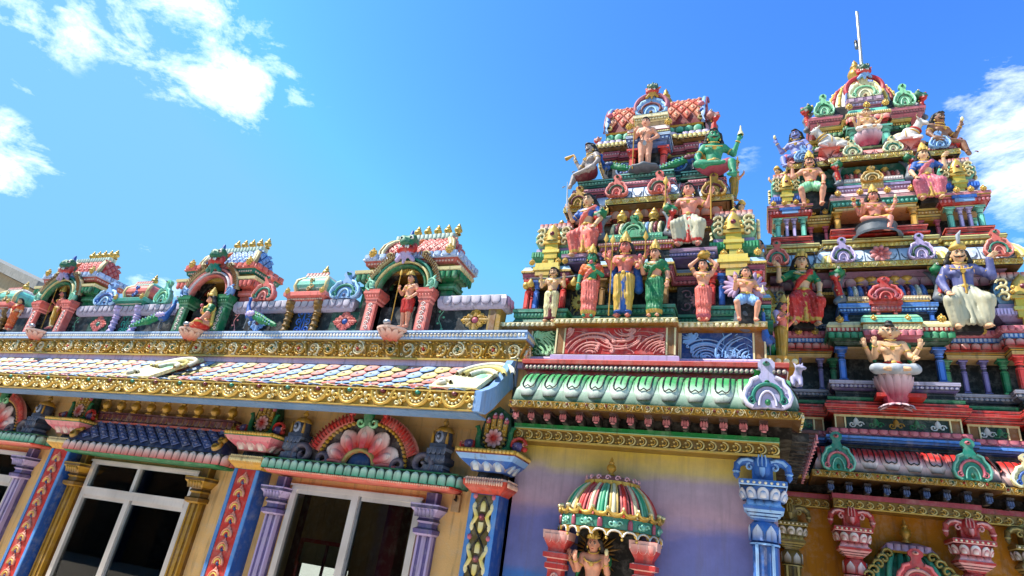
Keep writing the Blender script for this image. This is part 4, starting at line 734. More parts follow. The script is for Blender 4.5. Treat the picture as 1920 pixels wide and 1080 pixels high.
def awning_lotus(x0, x1):
    xm = (x0+x1)/2; mb = MB(); sweep(mb, rect(x0+.1, x1-.1, 5.80, YW), [(0, .575), (.02, .58), (.04, .60), (.055, .615)], [P['coral'], P['coral'], P['red']])
    f = F_(5.745); dots(mb, f, x0+.06, x1-.06, .607, .012, .028, .01, C('eab8a0')); box(mb, x0, x1, 5.755, YW, .615, .735, C('0e2a20')); box(mb, x0-.01, x1+.01, 5.745, YW, .733, .745, P['green'])
    petals(mb, F_(5.753), x0, x1, .618, .73, 24, C('2f9a78'), C('cfe8d8'), d=.035, oc=C('0e3a2a'), pointed=False); petals(mb, Fr((x1, 0, 0), (0, 1, 0), (1, 0, 0)), 5.755, YW, .618, .73, 2, C('2f9a78'), C('cfe8d8'), d=.03); root = part(mb, 'window_awning', hall, PAINT)
    mb = MB(); f = F_(5.86); cx, cz = xm, .75; a = np.linspace(0, pi, 17); slab2(mb, f, [(cx+.72*cos(q), cz+.54*sin(q)) for q in a], -.12, 0, C('2a1418'))
    for q in range(5):
        g = pi*(.13+.185*q); gg = Fr(f.o+cx*f.U+(cz-.02)*f.V, f.U*sin(g)-f.V*cos(g), f.N, f.U*cos(g)*1.1+f.V*sin(g)); petal(mb, gg, 0, .265, .16, .475, P['red']*1.1, C('f0dedd'), .04, P['black'], .004, base=.55, g0=.45); petal(mb, gg, 0, .10, .20, .40, C('c83a48'), C('f0dedd'), .03, C('b86a74'), .036, base=.5, g0=.5)
    aa = np.linspace(.05, pi-.05, 16); ridge(mb, f, np.stack([cx+.2*np.cos(aa), cz+.17*np.sin(aa)], 1), .06, .05, C('a08a4a'), None, .02); bead(mb, f, cx, cz+.02, .17, .13, .06, P['dblue']); 
    for q in range(30): g = pi*(.03+.94*q/29); bead(mb, f, cx+.585*cos(g), cz+.49*sin(g), .026, .026, .04, P['gold'], 6)
    fan = part(mb, 'lotus_crest', root, PAINT); mb = MB()
    for s in (-1, 1):
        mb = MB(); aa = np.linspace(.30, 1.28, 16); pp = np.stack([cx+s*(.70*np.cos(aa)), cz-.02+.575*np.sin(aa)], 1); ridge(mb, f, pp, np.linspace(.16, .11, 16), .05, P['red'], C('d89080'), .005)
        for q in range(15): t_ = aa[0]+(aa[-1]-aa[0])*q/14; ridge(mb, f, np.array([(cx+s*.64*cos(t_), cz-.02+.52*sin(t_)), (cx+s*.70*cos(t_-.02), cz+.575*sin(t_-.02)), (cx+s*.76*cos(t_+.02), cz+.61*sin(t_+.02))]), .018, .02, C('a03028'), C('701818'), .045)
        ridge(mb, f, spiral(cx+s*.24, cz+.575, .05, .9, 0 if s > 0 else pi, s, 12), .05, .04, P['red'], None, .03)
        part(mb, 'feather_arch', fan, PAINT)
    for s in (-1, 1):
        mb = MB(); ridge(mb, f, spiral(cx+s*.80, cz+.07, .15, 1.5, -pi/2, s, 22), np.linspace(.09, .05, 22), .07, C('5a5468'), C('3a3448'), .01); ridge(mb, f, spiral(cx+s*.52, cz+.03, .11, 1.1, -pi/2, -s, 16), .06, .05, C('5a5468'), C('3a3448'), .02); ridge(mb, f, np.stack([cx+s*np.linspace(.2, .5, 8), cz-.01+.04*np.sin(np.linspace(0, pi, 8))], 1), .06, .04, C('d06a6a'), None, .02)
        part(mb, 'foot_scroll', fan, PAINT)
    mb = MB(); q = [(0, .50), (0, .56), (0, .62)]
    tube(mb, [f(np.array(cx), cz+z_, .03) for z_ in (.44, .52, .62)], [.03, .06, .07], P['green'], 8); 
    for s in (-1, 1): ridge(mb, f, spiral(cx+s*.09, cz+.48, .06, 1.1, pi if s > 0 else 0, s, 12), .04, .04, P['lgreen'], P['green'], .02)
    part(mb, 'leaf_keystone', fan, PAINT)
    for xx in (xm-.98, xm+.96):
        mb = MB(); cc, ll = C('3c4a66'), C('8a98b8'); o = (xx, 5.92, .745); sq(mb, o, [(.125, 0), (.125, .03), (.09, .06), (.09, .09), (.12, .12), (.12, .17), (.085, .19), (.085, .24), (.10, .27), (.10, .31)], [cc, cc, ll, cc, cc, cc, cc, ll, cc]); lathe(mb, o, [(.10, .31), (.105, .38), (.09, .45), (.05, .50)], cc, 12); lathe(mb, o, [(.10, .44), (.11, .455), (.07, .50), (.05, .51)], P['gold'], 12)
        for z_ in (.045, .155, .22): petals(mb, F_(5.92-.122), xx-.115, xx+.115, o[2]+z_+.03, o[2]+z_-.03, 4, cc, cc*1.3, d=.012, oc=ll)
        bead(mb, F_(5.82), xx, o[2]+.385, .052, .068, .02, ll); bead(mb, F_(5.812), xx, o[2]+.385, .034, .046, .025, cc*.6); bead(mb, F_(5.802), xx, o[2]+.385, .016, .022, .03, ll)
        for s in (-1, 1): petal(mb, F_(5.845), xx+s*.088, .035, o[2]+.31, o[2]+.45, P['gold'], P['gold'], .02, P['dgold'], pointed=True)
        finial(mb, (xx, 5.92, 1.25), .13, P['gold'], .035); part(mb, 'small_turret', root, PAINT)
awning_lotus(-5.42, -2.86); awning_lotus(-12.3, -9.65)
mb = MB(); box(mb, -2.99, -2.90, 6.0, 6.04, .40, .57, P['tan']*.7); tube(mb, [(-2.95, 6.0, .56), (-2.93, 5.97, .5), (-2.96, 5.99, .52)], .012, P['black'], 5); solo(mb, 'junction_box', 'small tan junction box on the wall right of the second window', 'junction box', (-2.95, 6.02, .4))
mb = MB(); tube(mb, [(-2.42, 5.9, 1.45), (-2.42, 5.9, 1.73)], .02, P['black'], 6); tube(mb, [(-2.36, 5.72, 1.99), (-2.37, 5.7, 1.8), (-2.34, 5.71, 1.62), (-2.3, 5.75, 1.35)], .008, P['black'], 5); solo(mb, 'cable', 'thin black cable hanging beside the curved blue eave end', 'cable', (-2.4, 5.8, 1.4))

b = at(303, 893, 6.6); bx = thing('storage_box', 'white box tied with cord behind the upper right pane of the left window', 'box', (b[0], 6.6, b[2]-.2)); mb = MB(); box(mb, b[0]-.2, b[0]+.2, 6.5, 6.8, b[2]-.19, b[2]+.19, C('e8e6e0')); part(mb, 'carton', bx, PAINT); mb = MB()
for k in (-.1, .1): box(mb, b[0]+k-.006, b[0]+k+.006, 6.494, 6.5, b[2]-.19, b[2]+.19, P['dark'])
box(mb, b[0]-.2, b[0]+.2, 6.493, 6.499, b[2]-.006, b[2]+.006, P['dark']); part(mb, 'cord', bx, PAINT)
mb = MB(); box(mb, -8.5, -6.7, 6.45, 6.85, b[2]-.23, b[2]-.19, P['brown']); part(mb, 'interior_shelf', hall, WALL)
a = at(228, 1035, 6.9); b = at(322, 996, 6.9); rl = thing('stair_railing', 'black stair railing seen through the right pane of the left window', 'railing', (a[0], 6.9, GZ)); mb = MB(); tube(mb, [a, b], .022, P['black']*2, 6); tube(mb, [a-(0, 0, .1), b-(0, 0, .1)], .012, P['black']*2, 6)
for k in range(9): q = a+(b-a)*k/8; tube(mb, [q-(0, 0, .7), q], .010, P['black']*2, 5)
tube(mb, [b-(0, 0, 1.2), b+(0, 0, .55)], .03, P['dblue'], 6); part(mb, 'rail', rl, METAL)

mb = MB(); tube(mb, [(x, 5.908, 2.352+.004*sin(x*9)) for x in np.linspace(-4.0, -2.5, 24)], .005, P['black'], 5); solo(mb, 'cable', 'thin dark cable along the dotted blue band right of the nearest pink lotus shelf', 'cable', (-3.2, 5.9, 2.35))
# ------------------------------------------------------------------ porch block between the hall and the far tower
porch = thing('temple_porch', 'porch block with pastel banded wall and green petal eave under the nearer tower', 'building', (-1.1, 6.05, GZ))
mb = MB(); box(mb, -2.4, .16, YW, YW+.15, GZ, 1.16, P['white']); part(mb, 'banded_wall', porch, MURAL)
mb = MB(); box(mb, -2.33, .15, YW+.15, 8.4, GZ, 2.05, P['tan']); box(mb, -2.87, .13, 6.215, 8.4, 2.05, 2.5, P['tan']); part(mb, 'core', porch, WALL)
mb = MB(); box(mb, -2.33, .19, 5.83, YW+.3, 1.15, 1.275, P['gold']*.6); f = F_(5.83); fbox(mb, f, -2.33, .19, 1.148, 1.166, 0, .025, P['lgold']); fbox(mb, f, -2.33, .19, 1.262, 1.276, 0, .02, P['lgold'])
def swag(mb, f, u0, u1, v0, v1, p):
    n = round((u1-u0)/p); p = (u1-u0)/n; H = v1-v0
    for i in range(n):
        u = u0+(i+.5)*p; a = np.linspace(-pi/2, pi/2, 9); ridge(mb, f, np.stack([u+p*.46*np.cos(a), (v0+v1)/2+H*.46*np.sin(a)], 1), .02, .022, C('d8c888'), P['dgold']); a = np.linspace(-pi/2, pi/2, 7); ridge(mb, f, np.stack([u+p*.25*np.cos(a), (v0+v1)/2+H*.28*np.sin(a)], 1), .016, .02, P['lgold'], P['dgold'])
        bead(mb, f, u-.005, (v0+v1)/2-H*.22, p*.13, H*.16, .03, P['lgold'], 6); bead(mb, f, u-.01, (v0+v1)/2+H*.15, p*.11, H*.11, .03, C('d8c888'), 6); bead(mb, f, u-p*.3, v0+H*.2, p*.1, H*.1, .03, P['lgold'], 5)
swag(mb, f, -2.33, .19, 1.168, 1.26, .104); part(mb, 'gold_beam', porch, GOLD)
mb = MB(); box(mb, -2.33, .195, 5.815, YW+.3, 1.276, 1.325, C('17803c')); box(mb, -2.33, .195, 5.81, 5.83, 1.276, 1.284, P['lgreen']); part(mb, 'green_strip', porch, PAINT)
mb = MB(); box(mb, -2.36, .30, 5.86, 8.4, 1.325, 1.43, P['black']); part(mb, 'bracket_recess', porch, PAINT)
def lotus_bracket(f, u, v0, v1, par, c=None, name='lotus_bracket'):
    c = P['pink'] if c is None else c; mb = MB(); h = v1-v0; fbox(mb, f, u-.035, u+.035, v1-h*.22, v1, 0, .22, P['dark']+c*.08); fbox(mb, f, u-.024, u+.024, v0, v1-h*.2, 0, .14, P['dark'])
    g = Fr(f.o+f.N*.19, f.U, f.N)
    for s, w in ((-1, .03), (1, .03), (0, .036)): petal(mb, g, u+s*.022, w, v0+h*.18, v1-h*.22, c*.7, c*1.1, .02, c*.25, .002, base=.8, pointed=True)
    bead(mb, g, u, v0+h*.12, .024, h*.1, .03, c*.8); part(mb, name, par, PAINT)
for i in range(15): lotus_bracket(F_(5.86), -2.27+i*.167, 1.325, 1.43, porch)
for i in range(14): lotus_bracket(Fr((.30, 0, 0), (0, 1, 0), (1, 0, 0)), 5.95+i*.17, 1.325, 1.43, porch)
mb = MB(); sweep(mb, rect(-2.27, .36, 5.46, 8.4), [(-.06, 1.43), (0, 1.40), (.005, 1.47), (-.01, 1.475)], [P['brown']*.6, P['gold']*.8, P['gold']])
f = F_(5.455); vine(mb, f, -2.27, .36, 1.405, 1.47, .088, P['lgold'], C('e8dcae'), None, .02)
for i in range(28): bead(mb, f, -2.25+i*.096, 1.445, .013, .013, .035, (P['maroon'], P['dgreen'])[i % 2], 6)
f2 = Fr((.365, 0, 0), (0, 1, 0), (1, 0, 0)); vine(mb, f2, 5.46, 8.2, 1.405, 1.47, .12, P['lgold'], C('e8dcae'), None, .02); part(mb, 'gold_cornice', porch, GOLD)
def kapota(x0, x1, yf, z0, run, h, yb, cpet, ctip, n, cund, sides=True, back=None):   # rolled petal eave
    mb = MB(); t = np.linspace(0, 1, 7); pf = [(-run*(q**1.7)-.0, z0+.015+h*(sin(q*pi/2)**.9)) for q in t]; pf = [(0, z0)]+[(.0-.0, z0+.012)]+pf[1:]
    sweep(mb, rect(x0, x1, yf, yb), pf, [np.stack([cund if q < 2 else ctip*.9+(cpet-ctip*.9)*min(1, (q-1)/3), cund if q < 1 else ctip*.9+(cpet-ctip*.9)*min(1, q/3)]) for q in range(len(pf)-1)], sm=False)
    w = (x1-x0-.06)/n
    def strip(fr0, u):
        T = np.linspace(.02, .93, 8); S = np.array([-1, -.9, -.6, -.25, 0, .25, .6, .9, 1]); U = u+S*w*.47*np.where(T < .3, np.sqrt(1-(1-T/.3)**2*.75), 1)[:, None]; Wd = -run*(T[:, None]**1.7)-.01+.03*np.sqrt(1-S**2)[None]; V = z0+.02+h*(np.sin(T*pi/2)**.9)[:, None]+.012+0*U; c = ctip+(cpet-ctip)*np.clip(T*4.2-.5, 0, 1)[:, None, None]+np.zeros((8, 9, 3)); c[:, [0, -1]] = P['black']; c[0] = P['black']; grid(mb, fr0(U, V, Wd), c)
        S2 = np.array([-1, -.5, 0, .5, 1]); 
        for s in (-1, 1): q = np.linspace(.25, .9, 7); pts = fr0(u+s*w*.27+0*q, z0+.035+h*(np.sin(q*pi/2)**.9), -run*(q**1.7)+.022); tube(mb, pts, .007, P['black'], 4)
        a = np.linspace(0, pi, 7); tube(mb, fr0(u+w*.27*np.cos(a), z0+.035+h*np.sin((.25-.10*np.sin(a)*(1-.6*np.exp(-((a-pi/2)/.35)**2)))*pi/2)**.9, -run*(.25-.1*np.sin(a))**1.7+.026), .007, P['black'], 4); q = np.linspace(.3, .85, 5); tube(mb, fr0(u+0*q, z0+.04+h*(np.sin(q*pi/2)**.9), -run*(q**1.7)+.025), .005, P['black'], 4)
    f = F_(yf)
    for i in range(n): strip(f, x0+.03+(i+.5)*w)
    if sides:
        for fr0, a, b in ((Fr((x1, 0, 0), (0, 1, 0), (1, 0, 0)), yf, yf+w*3),):
            for i in range(3): strip(fr0, a+(i+.5)*w)
    return mb
part(kapota(-2.25, .34, 5.47, 1.475, .40, .34, 8.4, C('3a9a54'), C('d4e0d4'), 11, P['dgreen']), 'petal_eave', porch, PAINT)
mb = MB(); sweep(mb, rect(-2.33, .28, 5.90, 8.4), [(-.02, 1.80), (-.02, 1.93), (.01, 1.935), (.01, 1.995), (.03, 2.0), (.035, 2.04), (.02, 2.05)], [P['red']*.85, P['maroon'], P['maroon'], P['red'], C('d2544a'), P['coral']])
dots(mb, F_(5.89), -2.33, .29, 1.965, .020, .047, .014, C('e6c8b8'), .024); dots(mb, Fr((.29, 0, 0), (0, 1, 0), (1, 0, 0)), 5.9, 7.4, 1.965, .02, .06, .014, C('e6c8b8'), .024)
part(mb, 'red_moulding', porch, PAINT)
mb = MB(); sweep(mb, rect(-2.08, -.70, 5.96, 6.3), [(0, 2.05), (0, 2.13), (-.03, 2.145)], [P['lav'], P['lilac']]); sweep(mb, rect(-2.4, .14, 6.12, 8.3), [(0, 2.05), (0, 2.15), (-.02, 2.17)], [P['lav'], P['lilac']]); part(mb, 'lavender_plinth', porch, PAINT)
SW = dict(red=[(.27, -.05, pi*.98, pi*.1, 1.0), (.64, 1.0, -pi*.95, -pi*.12, .9), (1.0, .02, pi*.95, pi*.55, 1.0), (.02, 1.0, -pi*.45, 0, .5)], blue=[(.98, .0, pi*.52, pi*.98, 1.05), (.36, .02, pi*.05, pi*.9, .8), (.10, 1.0, -pi*.9, -pi*.1, .55), (.62, .02, pi*.6, pi*.2, .45)], green=[(.1, .0, pi*.5, 0, 1.0), (.9, 1., -pi*.5, -pi, .9), (.15, 1.0, -.1, -pi*.5, .4)])
def scroll_panel(x0, x1, u0, u1, y, z0, z1, bg, rg, edge, seed, nm, disc_y, zt):
    mb = MB(); box(mb, x0, x1, y, y+.5, z0-.03, z1+.03, P['brown']*1.15); f = F_(y); fbox(mb, f, u0, u1, z0, z1, 0, .006, bg)
    for a, b in ((x0, u0), (u1, x1)): fbox(mb, f, a, a+.018, z0, z1, 0, .012, P['cream']); fbox(mb, f, b-.018, b, z0, z1, 0, .012, P['cream']); fbox(mb, f, a+.02, b-.02, z0+.01, z1-.01, 0, .004, P['brown']*1.2)
    r = part(mb, 'scroll_panel', porch, PAINT); mb = MB(); g = Fr(f.o+f.N*.006, f.U, f.N); swirls(mb, g, u0, u1, z0, z1, rg, edge*.6, SW[nm], 7, .024, .020); commas(mb, g, u0, u1, z0+.004, z1-.004, rg*.9, edge*.6, seed, .014, .012, 1.6, .40, 1.5); part(mb, 'scroll_relief', r, PAINT)
    mb = MB(); sweep(mb, rect(x0-.02, x1+.02, disc_y, y+.5), [(-.03, z1+.02), (0, z1+.03), (0, zt), (-.01, zt+.005)], [P['dgold']*1.3, C('c9b26a'), C('d8c888')]); f = F_(disc_y-.001); fbox(mb, f, x0-.02, x1+.02, zt-.008, zt+.002, 0, .01, C('e4d8a4')); dots(mb, f, x0-.01, x1+.01, (z1+.03+zt)/2, .026, .062, .012, C('ecdcae'), .028); part(mb, 'disc_band', r, PAINT)
scroll_panel(-2.055, -.742, -1.94, -.845, 6.02, 2.165, 2.465, P['red'], C('e2948a'), C('7e1414'), 3, 'red', 5.935, 2.545)
scroll_panel(-.738, .125, -.705, .0, 6.20, 2.19, 2.475, C('173c80'), C('7fb0e4'), C('0c1c44'), 8, 'blue', 6.10, 2.56)
scroll_panel(-2.90, -2.06, -2.40, -2.10, 6.20, 2.20, 2.505, C('156a34'), C('a4dca4'), C('0a3a1c'), 15, 'green', 6.10, 2.575)
k = at(1440, 766, 5.44); mb = MB(); kudu(mb, F_(5.47), k[0], k[2], .40, .43, C('b6b0d4'), P['teal'], P['green'], .07); part(mb, 'horseshoe_finial', porch, PAINT)
mb = MB(); sculpt(mb, [E_((0, .02, .07), (.05, .09, .055), 0, .03), T_((0, -.02, .08), (.02, -.06, .17), .045, .03, 0, .03), E_((.03, -.09, .18), (.04, .05, .03), 0, .02), E_((.06, -.12, .165), (.03, .03, .018), 0, .01), T_((.0, -.06, .2), (-.02, -.05, .24), .015, .006, 0, .01), T_((.05, -.06, .2), (.06, -.05, .24), .015, .006, 0, .01), T_((.03, -.05, .08), (.03, -.1, .0), .025, .02, 0, .02), T_((-.04, -.05, .08), (-.04, -.1, .0), .025, .02, 0, .02)], [C('9a94b4')], .009, lambda V: V*.9+np.array((.36, 5.78, 1.78))); part(mb, 'corner_beast', porch, STATUE)
# bracket columns: (used on the porch and on the far tower)
def bracket_column(x, y, zt, s, cm, cl, cd, cp, par, wall):
    mb = MB(); h = .105*s; z = zt-.665*s
    lathe(mb, (x, y, 0), [(h*1.0, GZ), (h*1.0, z)], cm, 8, False, rot=pi/8)
    for q in (-.6, 0, .6): fbox(mb, F_(y-h*.93), x+q*h-.012*s, x+q*h+.012*s, GZ, z-.06*s, 0, .012*s, cl if q else cd)
    sh = part(mb, 'column', par, PAINT); mb = MB()
    lathe(mb, (x, y, z-.06*s), [(h*1.02, -.01*s), (h*1.14, 0), (h*1.14, .015*s), (h*1.02, .03*s)], [cd, cl, cd], 12)
    lathe(mb, (x, y, z), [(h*1.0, -.03*s), (h*1.22, .05*s), (h*1.1, .10*s), (h*.8, .13*s)], [cm, cm, cm], 12)
    for q in range(4): a = -pi*.95+q*pi*.3; g = Fr((x+h*1.1*cos(a), y+h*1.1*sin(a), z-.03*s), (-sin(a), cos(a), 0), (cos(a), sin(a), 0)); petal(mb, g, 0, h*.95, 0, .13*s, cm, C('e6e6ee'), .012*s, cd, .0, pointed=True)
    o = (x, y, z+.13*s); sq(mb, o, [(.08*s, 0), (.085*s, .02*s), (.11*s, .03*s), (.11*s, .04*s), (.135*s, .055*s), (.135*s, .065*s), (.16*s, .085*s), (.165*s, .11*s), (.15*s, .115*s), (.115*s, .17*s), (.11*s, .175*s)], [cm, cl, cd, cl, cd, cl, cm, cl, cl, cm])
    petals(mb, F_(y-.115*s), x-.14*s, x+.14*s, o[2]+.172*s, o[2]+.118*s, 4, cm, cl*1.1, d=.01, oc=cd, lean=.025*s)
    lathe(mb, (x, y, o[2]+.17*s), [(.09*s, 0), (.13*s, .02*s), (.175*s, .06*s), (.19*s, .10*s), (.18*s, .105*s)], cm*.9, 16)
    for q in range(7): a = -pi*1.05+q*pi*1.1/6; g = Fr((x+.15*s*cos(a), y+.15*s*sin(a), o[2]+.175*s), (-sin(a), cos(a), 0), unit((cos(a), sin(a), -.45)), unit((cos(a)*.4, sin(a)*.4, 1))); petal(mb, g, 0, .10*s, 0, .10*s, cp, C('e8e0e0'), .02*s, cd, .002); petal(mb, g, 0, .055*s, .015*s, .075*s, C('e8e0e0'), cp, .016*s, cd, .016*s)
    sq(mb, (x, y, o[2]+.275*s), [(.185*s, 0), (.195*s, .01*s), (.195*s, .045*s), (.185*s, .05*s)], [cl, cm, cl])
    for q in range(8): bead(mb, F_(y-.195*s), x-.165*s+.047*s*q, o[2]+.30*s, .013*s, .013*s, .008*s, C('e6dcc0'), 7)
    sq(mb, (x, y, o[2]+.325*s), [(.085*s, 0), (.085*s, .21*s)], cm); part(mb, 'capital', sh, PAINT); mb = MB(); zz = zt-.07*s; f = F_(y-.05*s)
    for sd in (-1, 1):
        tube(mb, [f(np.array(x+sd*a*s), zz+b*s, .0) for a, b in ((.06, .02), (.12, .035), (.17, .03), (.205, -.0), (.215, -.05))], np.array((.05, .045, .04, .034, .026))*s, cm, 8)
        ridge(mb, f, np.array([(x+sd*a*s, zz+b*s) for a, b in ((.07, .03), (.12, .045), (.17, .035), (.20, .0))]), .03*s, .02*s, cl, None, .04*s); ridge(mb, f, spiral(x+sd*.10*s, zz-.02*s, .035*s, 1, pi/2, -sd, 10), .02*s, .02*s, cl, None, .035*s)
        lathe(mb, f(np.array(x+sd*.215*s), zz-.13*s, 0.), [(.001, 0), (.025*s, .03*s), (.03*s, .05*s), (.02*s, .055*s), (.035*s, .07*s), (.03*s, .09*s)], [cm, cm, cl, cl, cm], 8)
    lathe(mb, (x, y-.06*s, zz-.08*s), [(.03*s, -.03*s), (.07*s, .0), (.075*s, .06*s), (.07*s, .13*s), (.04*s, .16*s)], cm*1.1, 10, sy=1.1); petal(mb, F_(y-.14*s), x, .05*s, zz-.03*s, zz-.12*s, cl, cm, .02*s, cd, pointed=True)
    for q in (-1, 0, 1): ridge(mb, F_(y-.12*s), np.array([(x+q*.03*s, zz-.02*s), (x+q*.034*s, zz+.03*s), (x+q*.025*s, zz+.08*s)]), .014*s, .03*s, cl)
    part(mb, 'scroll_bracket', sh, PAINT)
B3 = (C('2f66b4'), C('8db8ea'), C('173a78'), C('7d9ccc'))
bracket_column(.045, 5.93, 1.15, 1., *B3, porch, 6.05)
# small shrine on the porch wall
shr = thing('wall_shrine', 'domed wall shrine with red, green and white ribbed cupola on the pastel porch wall', 'shrine', (-1.31, 6.05, -1.0))
cx = -1.31; sy = .9; cyy = 6.03
mb = MB(); hal = dict(a0=pi, a1=2*pi, sy=sy)
lathe(mb, (cx, cyy, 0), [(.455, .385), (.47, .395), (.47, .49), (.45, .50)], [P['gold'], C('2a7a64'), P['gold']], 24, **hal); lathe(mb, (cx, cyy, 0), [(.455, .37), (.47, .385)], P['dgold'], 24, **hal)
part(mb, 'cupola_band', shr, PAINT); mb = MB()
for q in range(11):
    a = pi*(1.04+.92*q/10); g = Fr((cx+.47*cos(a), cyy+.47*sy*sin(a), 0), (-sin(a), cos(a), 0), (cos(a), sin(a), 0))
    if q % 2: petal(mb, g, 0, .05, .40, .485, P['dpink'], P['rose'], .02, P['maroon']); 
    else:
        bead(mb, g, 0, .44, .03, .035, .02, C('7ac0a8'))
        for s in (-1, 1): ridge(mb, g, spiral(s*.035, .44, .03, 1, 0, s, 9), .018, .015, C('8accb4'))
    for v, r_ in ((.375, .045),): aa = np.linspace(0, pi, 7); ridge(mb, g, np.stack([.066*np.cos(aa), .335+.05*np.sin(aa)], 1), .022, .02, C('e0d8cc'), P['gold']); 
    petal(mb, g, .066, .06, .385, .325, P['gold'], P['lgold'], .015, None, pointed=True); ball(mb, g(np.array(.066), .315, .0), .014, P['lgold'], 6, 5)
    ridge(mb, g, np.stack([.066*np.cos(np.linspace(pi, 2*pi, 9)), .555+.045*np.sin(np.linspace(pi, 2*pi, 9))], 1), .03, .03, P['lgold'], P['dgold']); bead(mb, g, 0.066, .565, .016, .022, .04, P['cream'], 6); bead(mb, g, 0, .51, .06, .025, .02, P['gold'], 8)
part(mb, 'leaf_valance', shr, GOLD); mb = MB(); dome = [(.43, .50), (.415, .57), (.385, .65), (.34, .72), (.27, .785), (.22, .81)]
lathe(mb, (cx, cyy, 0), dome, C('4a3c24'), 30, **hal); dp = np.array(dome); t = np.linspace(0, 1, 9); rr = np.interp(t, np.linspace(0, 1, 6), dp[:, 0]); zz = np.interp(t, np.linspace(0, 1, 6), dp[:, 1])
for q in range(13):
    a = pi*(1.03+.94*q/12); c0 = (P['red']*1.1, C('f0eee6'), C('2f9a70'), C('f0e6c8'))[q % 4] if q % 2 == 0 else C('e6d8b0'); c1 = (C('d86a6a'), C('d86a6a'), C('8fd4b0'), C('d8b860'))[q % 4]
    def line(da, k0=0): return [(cx+(rr[i]+.012)*cos(a+da), cyy+sy*(rr[i]+.012)*sin(a+da), zz[i]) for i in range(k0, 9)]
    tube(mb, line(0), np.interp(t, [0, 1], [.026, .014]), c0, 6)
    for s in (-1, 1): tube(mb, line(s*.075), np.interp(t, [0, 1], [.014, .008]), c1, 5)
part(mb, 'ribbed_cupola', shr, PAINT); mb = MB(); lathe(mb, (cx, cyy, 0), [(.25, .79), (.26, .81), (.255, .835), (.2, .875), (.10, .895)], [P['gold'], P['gold'], C('a87888'), C('8a5a6a')], 24, **hal)
for q in range(9): a = pi*(1.05+.9*q/8); g = Fr((cx+.258*cos(a), cyy+.258*sy*sin(a), 0), (-sin(a), cos(a), 0), (cos(a), sin(a), 0)); petal(mb, g, 0, .09, .83, .785, P['lgold'], P['gold'], .012); ridge(mb, g, spiral(0, .852, .03, 1, 0, 1, 9), .016, .012, C('d0a0b0'))
finial(mb, (cx, 5.93, .89), .18, P['gold'], .048); part(mb, 'cupola_cap', shr, GOLD); mb = MB(); box(mb, cx-.30, cx+.30, 6.035, 6.046, -1, .40, P['black']); part(mb, 'recess', shr, PAINT)
for x, in ((-1.745,), (-.945,)):
    mb = MB(); rc = C('c23430'); pk = C('e8b0a4'); sq(mb, (x, 5.86, 0), [(.065, -1.2), (.065, .0), (.09, .01), (.09, .05), (.075, .06), (.075, .09), (.11, .10), (.11, .14), (.075, .15), (.075, .18), (.12, .26), (.125, .33), (.10, .335)], [rc, pk, rc, pk, rc, pk, rc, pk, rc, rc, pk, rc]); box(mb, x-.06, x+.06, 5.88, 6.04, -1.2, .32, P['dblue'] if x < -1.3 else rc); petals(mb, F_(5.86-.12), x-.11, x+.11, .30, .22, 3, pk, rc, d=.012, oc=C('f0d8d0'), lean=-.01)
    ridge(mb, F_(5.795), spiral(x, -.06, .035, 1.3, 0, 1, 12), .02, .015, pk); part(mb, 'shrine_column', shr, PAINT)
mb = MB(); o = at(1116, 1035, 6.0)
for q in range(28): a = 2*pi*q/28; r1 = .24 if q % 2 else .19; u, v = cos(a), sin(a); g = Fr((o[0], 6.03, o[2]), (-v, 0, u), (0, -1, 0), (u, 0, v)); petal(mb, g, 0, .02, .09, r1, P['gold'], P['dgold'], .006, pointed=True)
part(mb, 'halo', shr, GOLD)
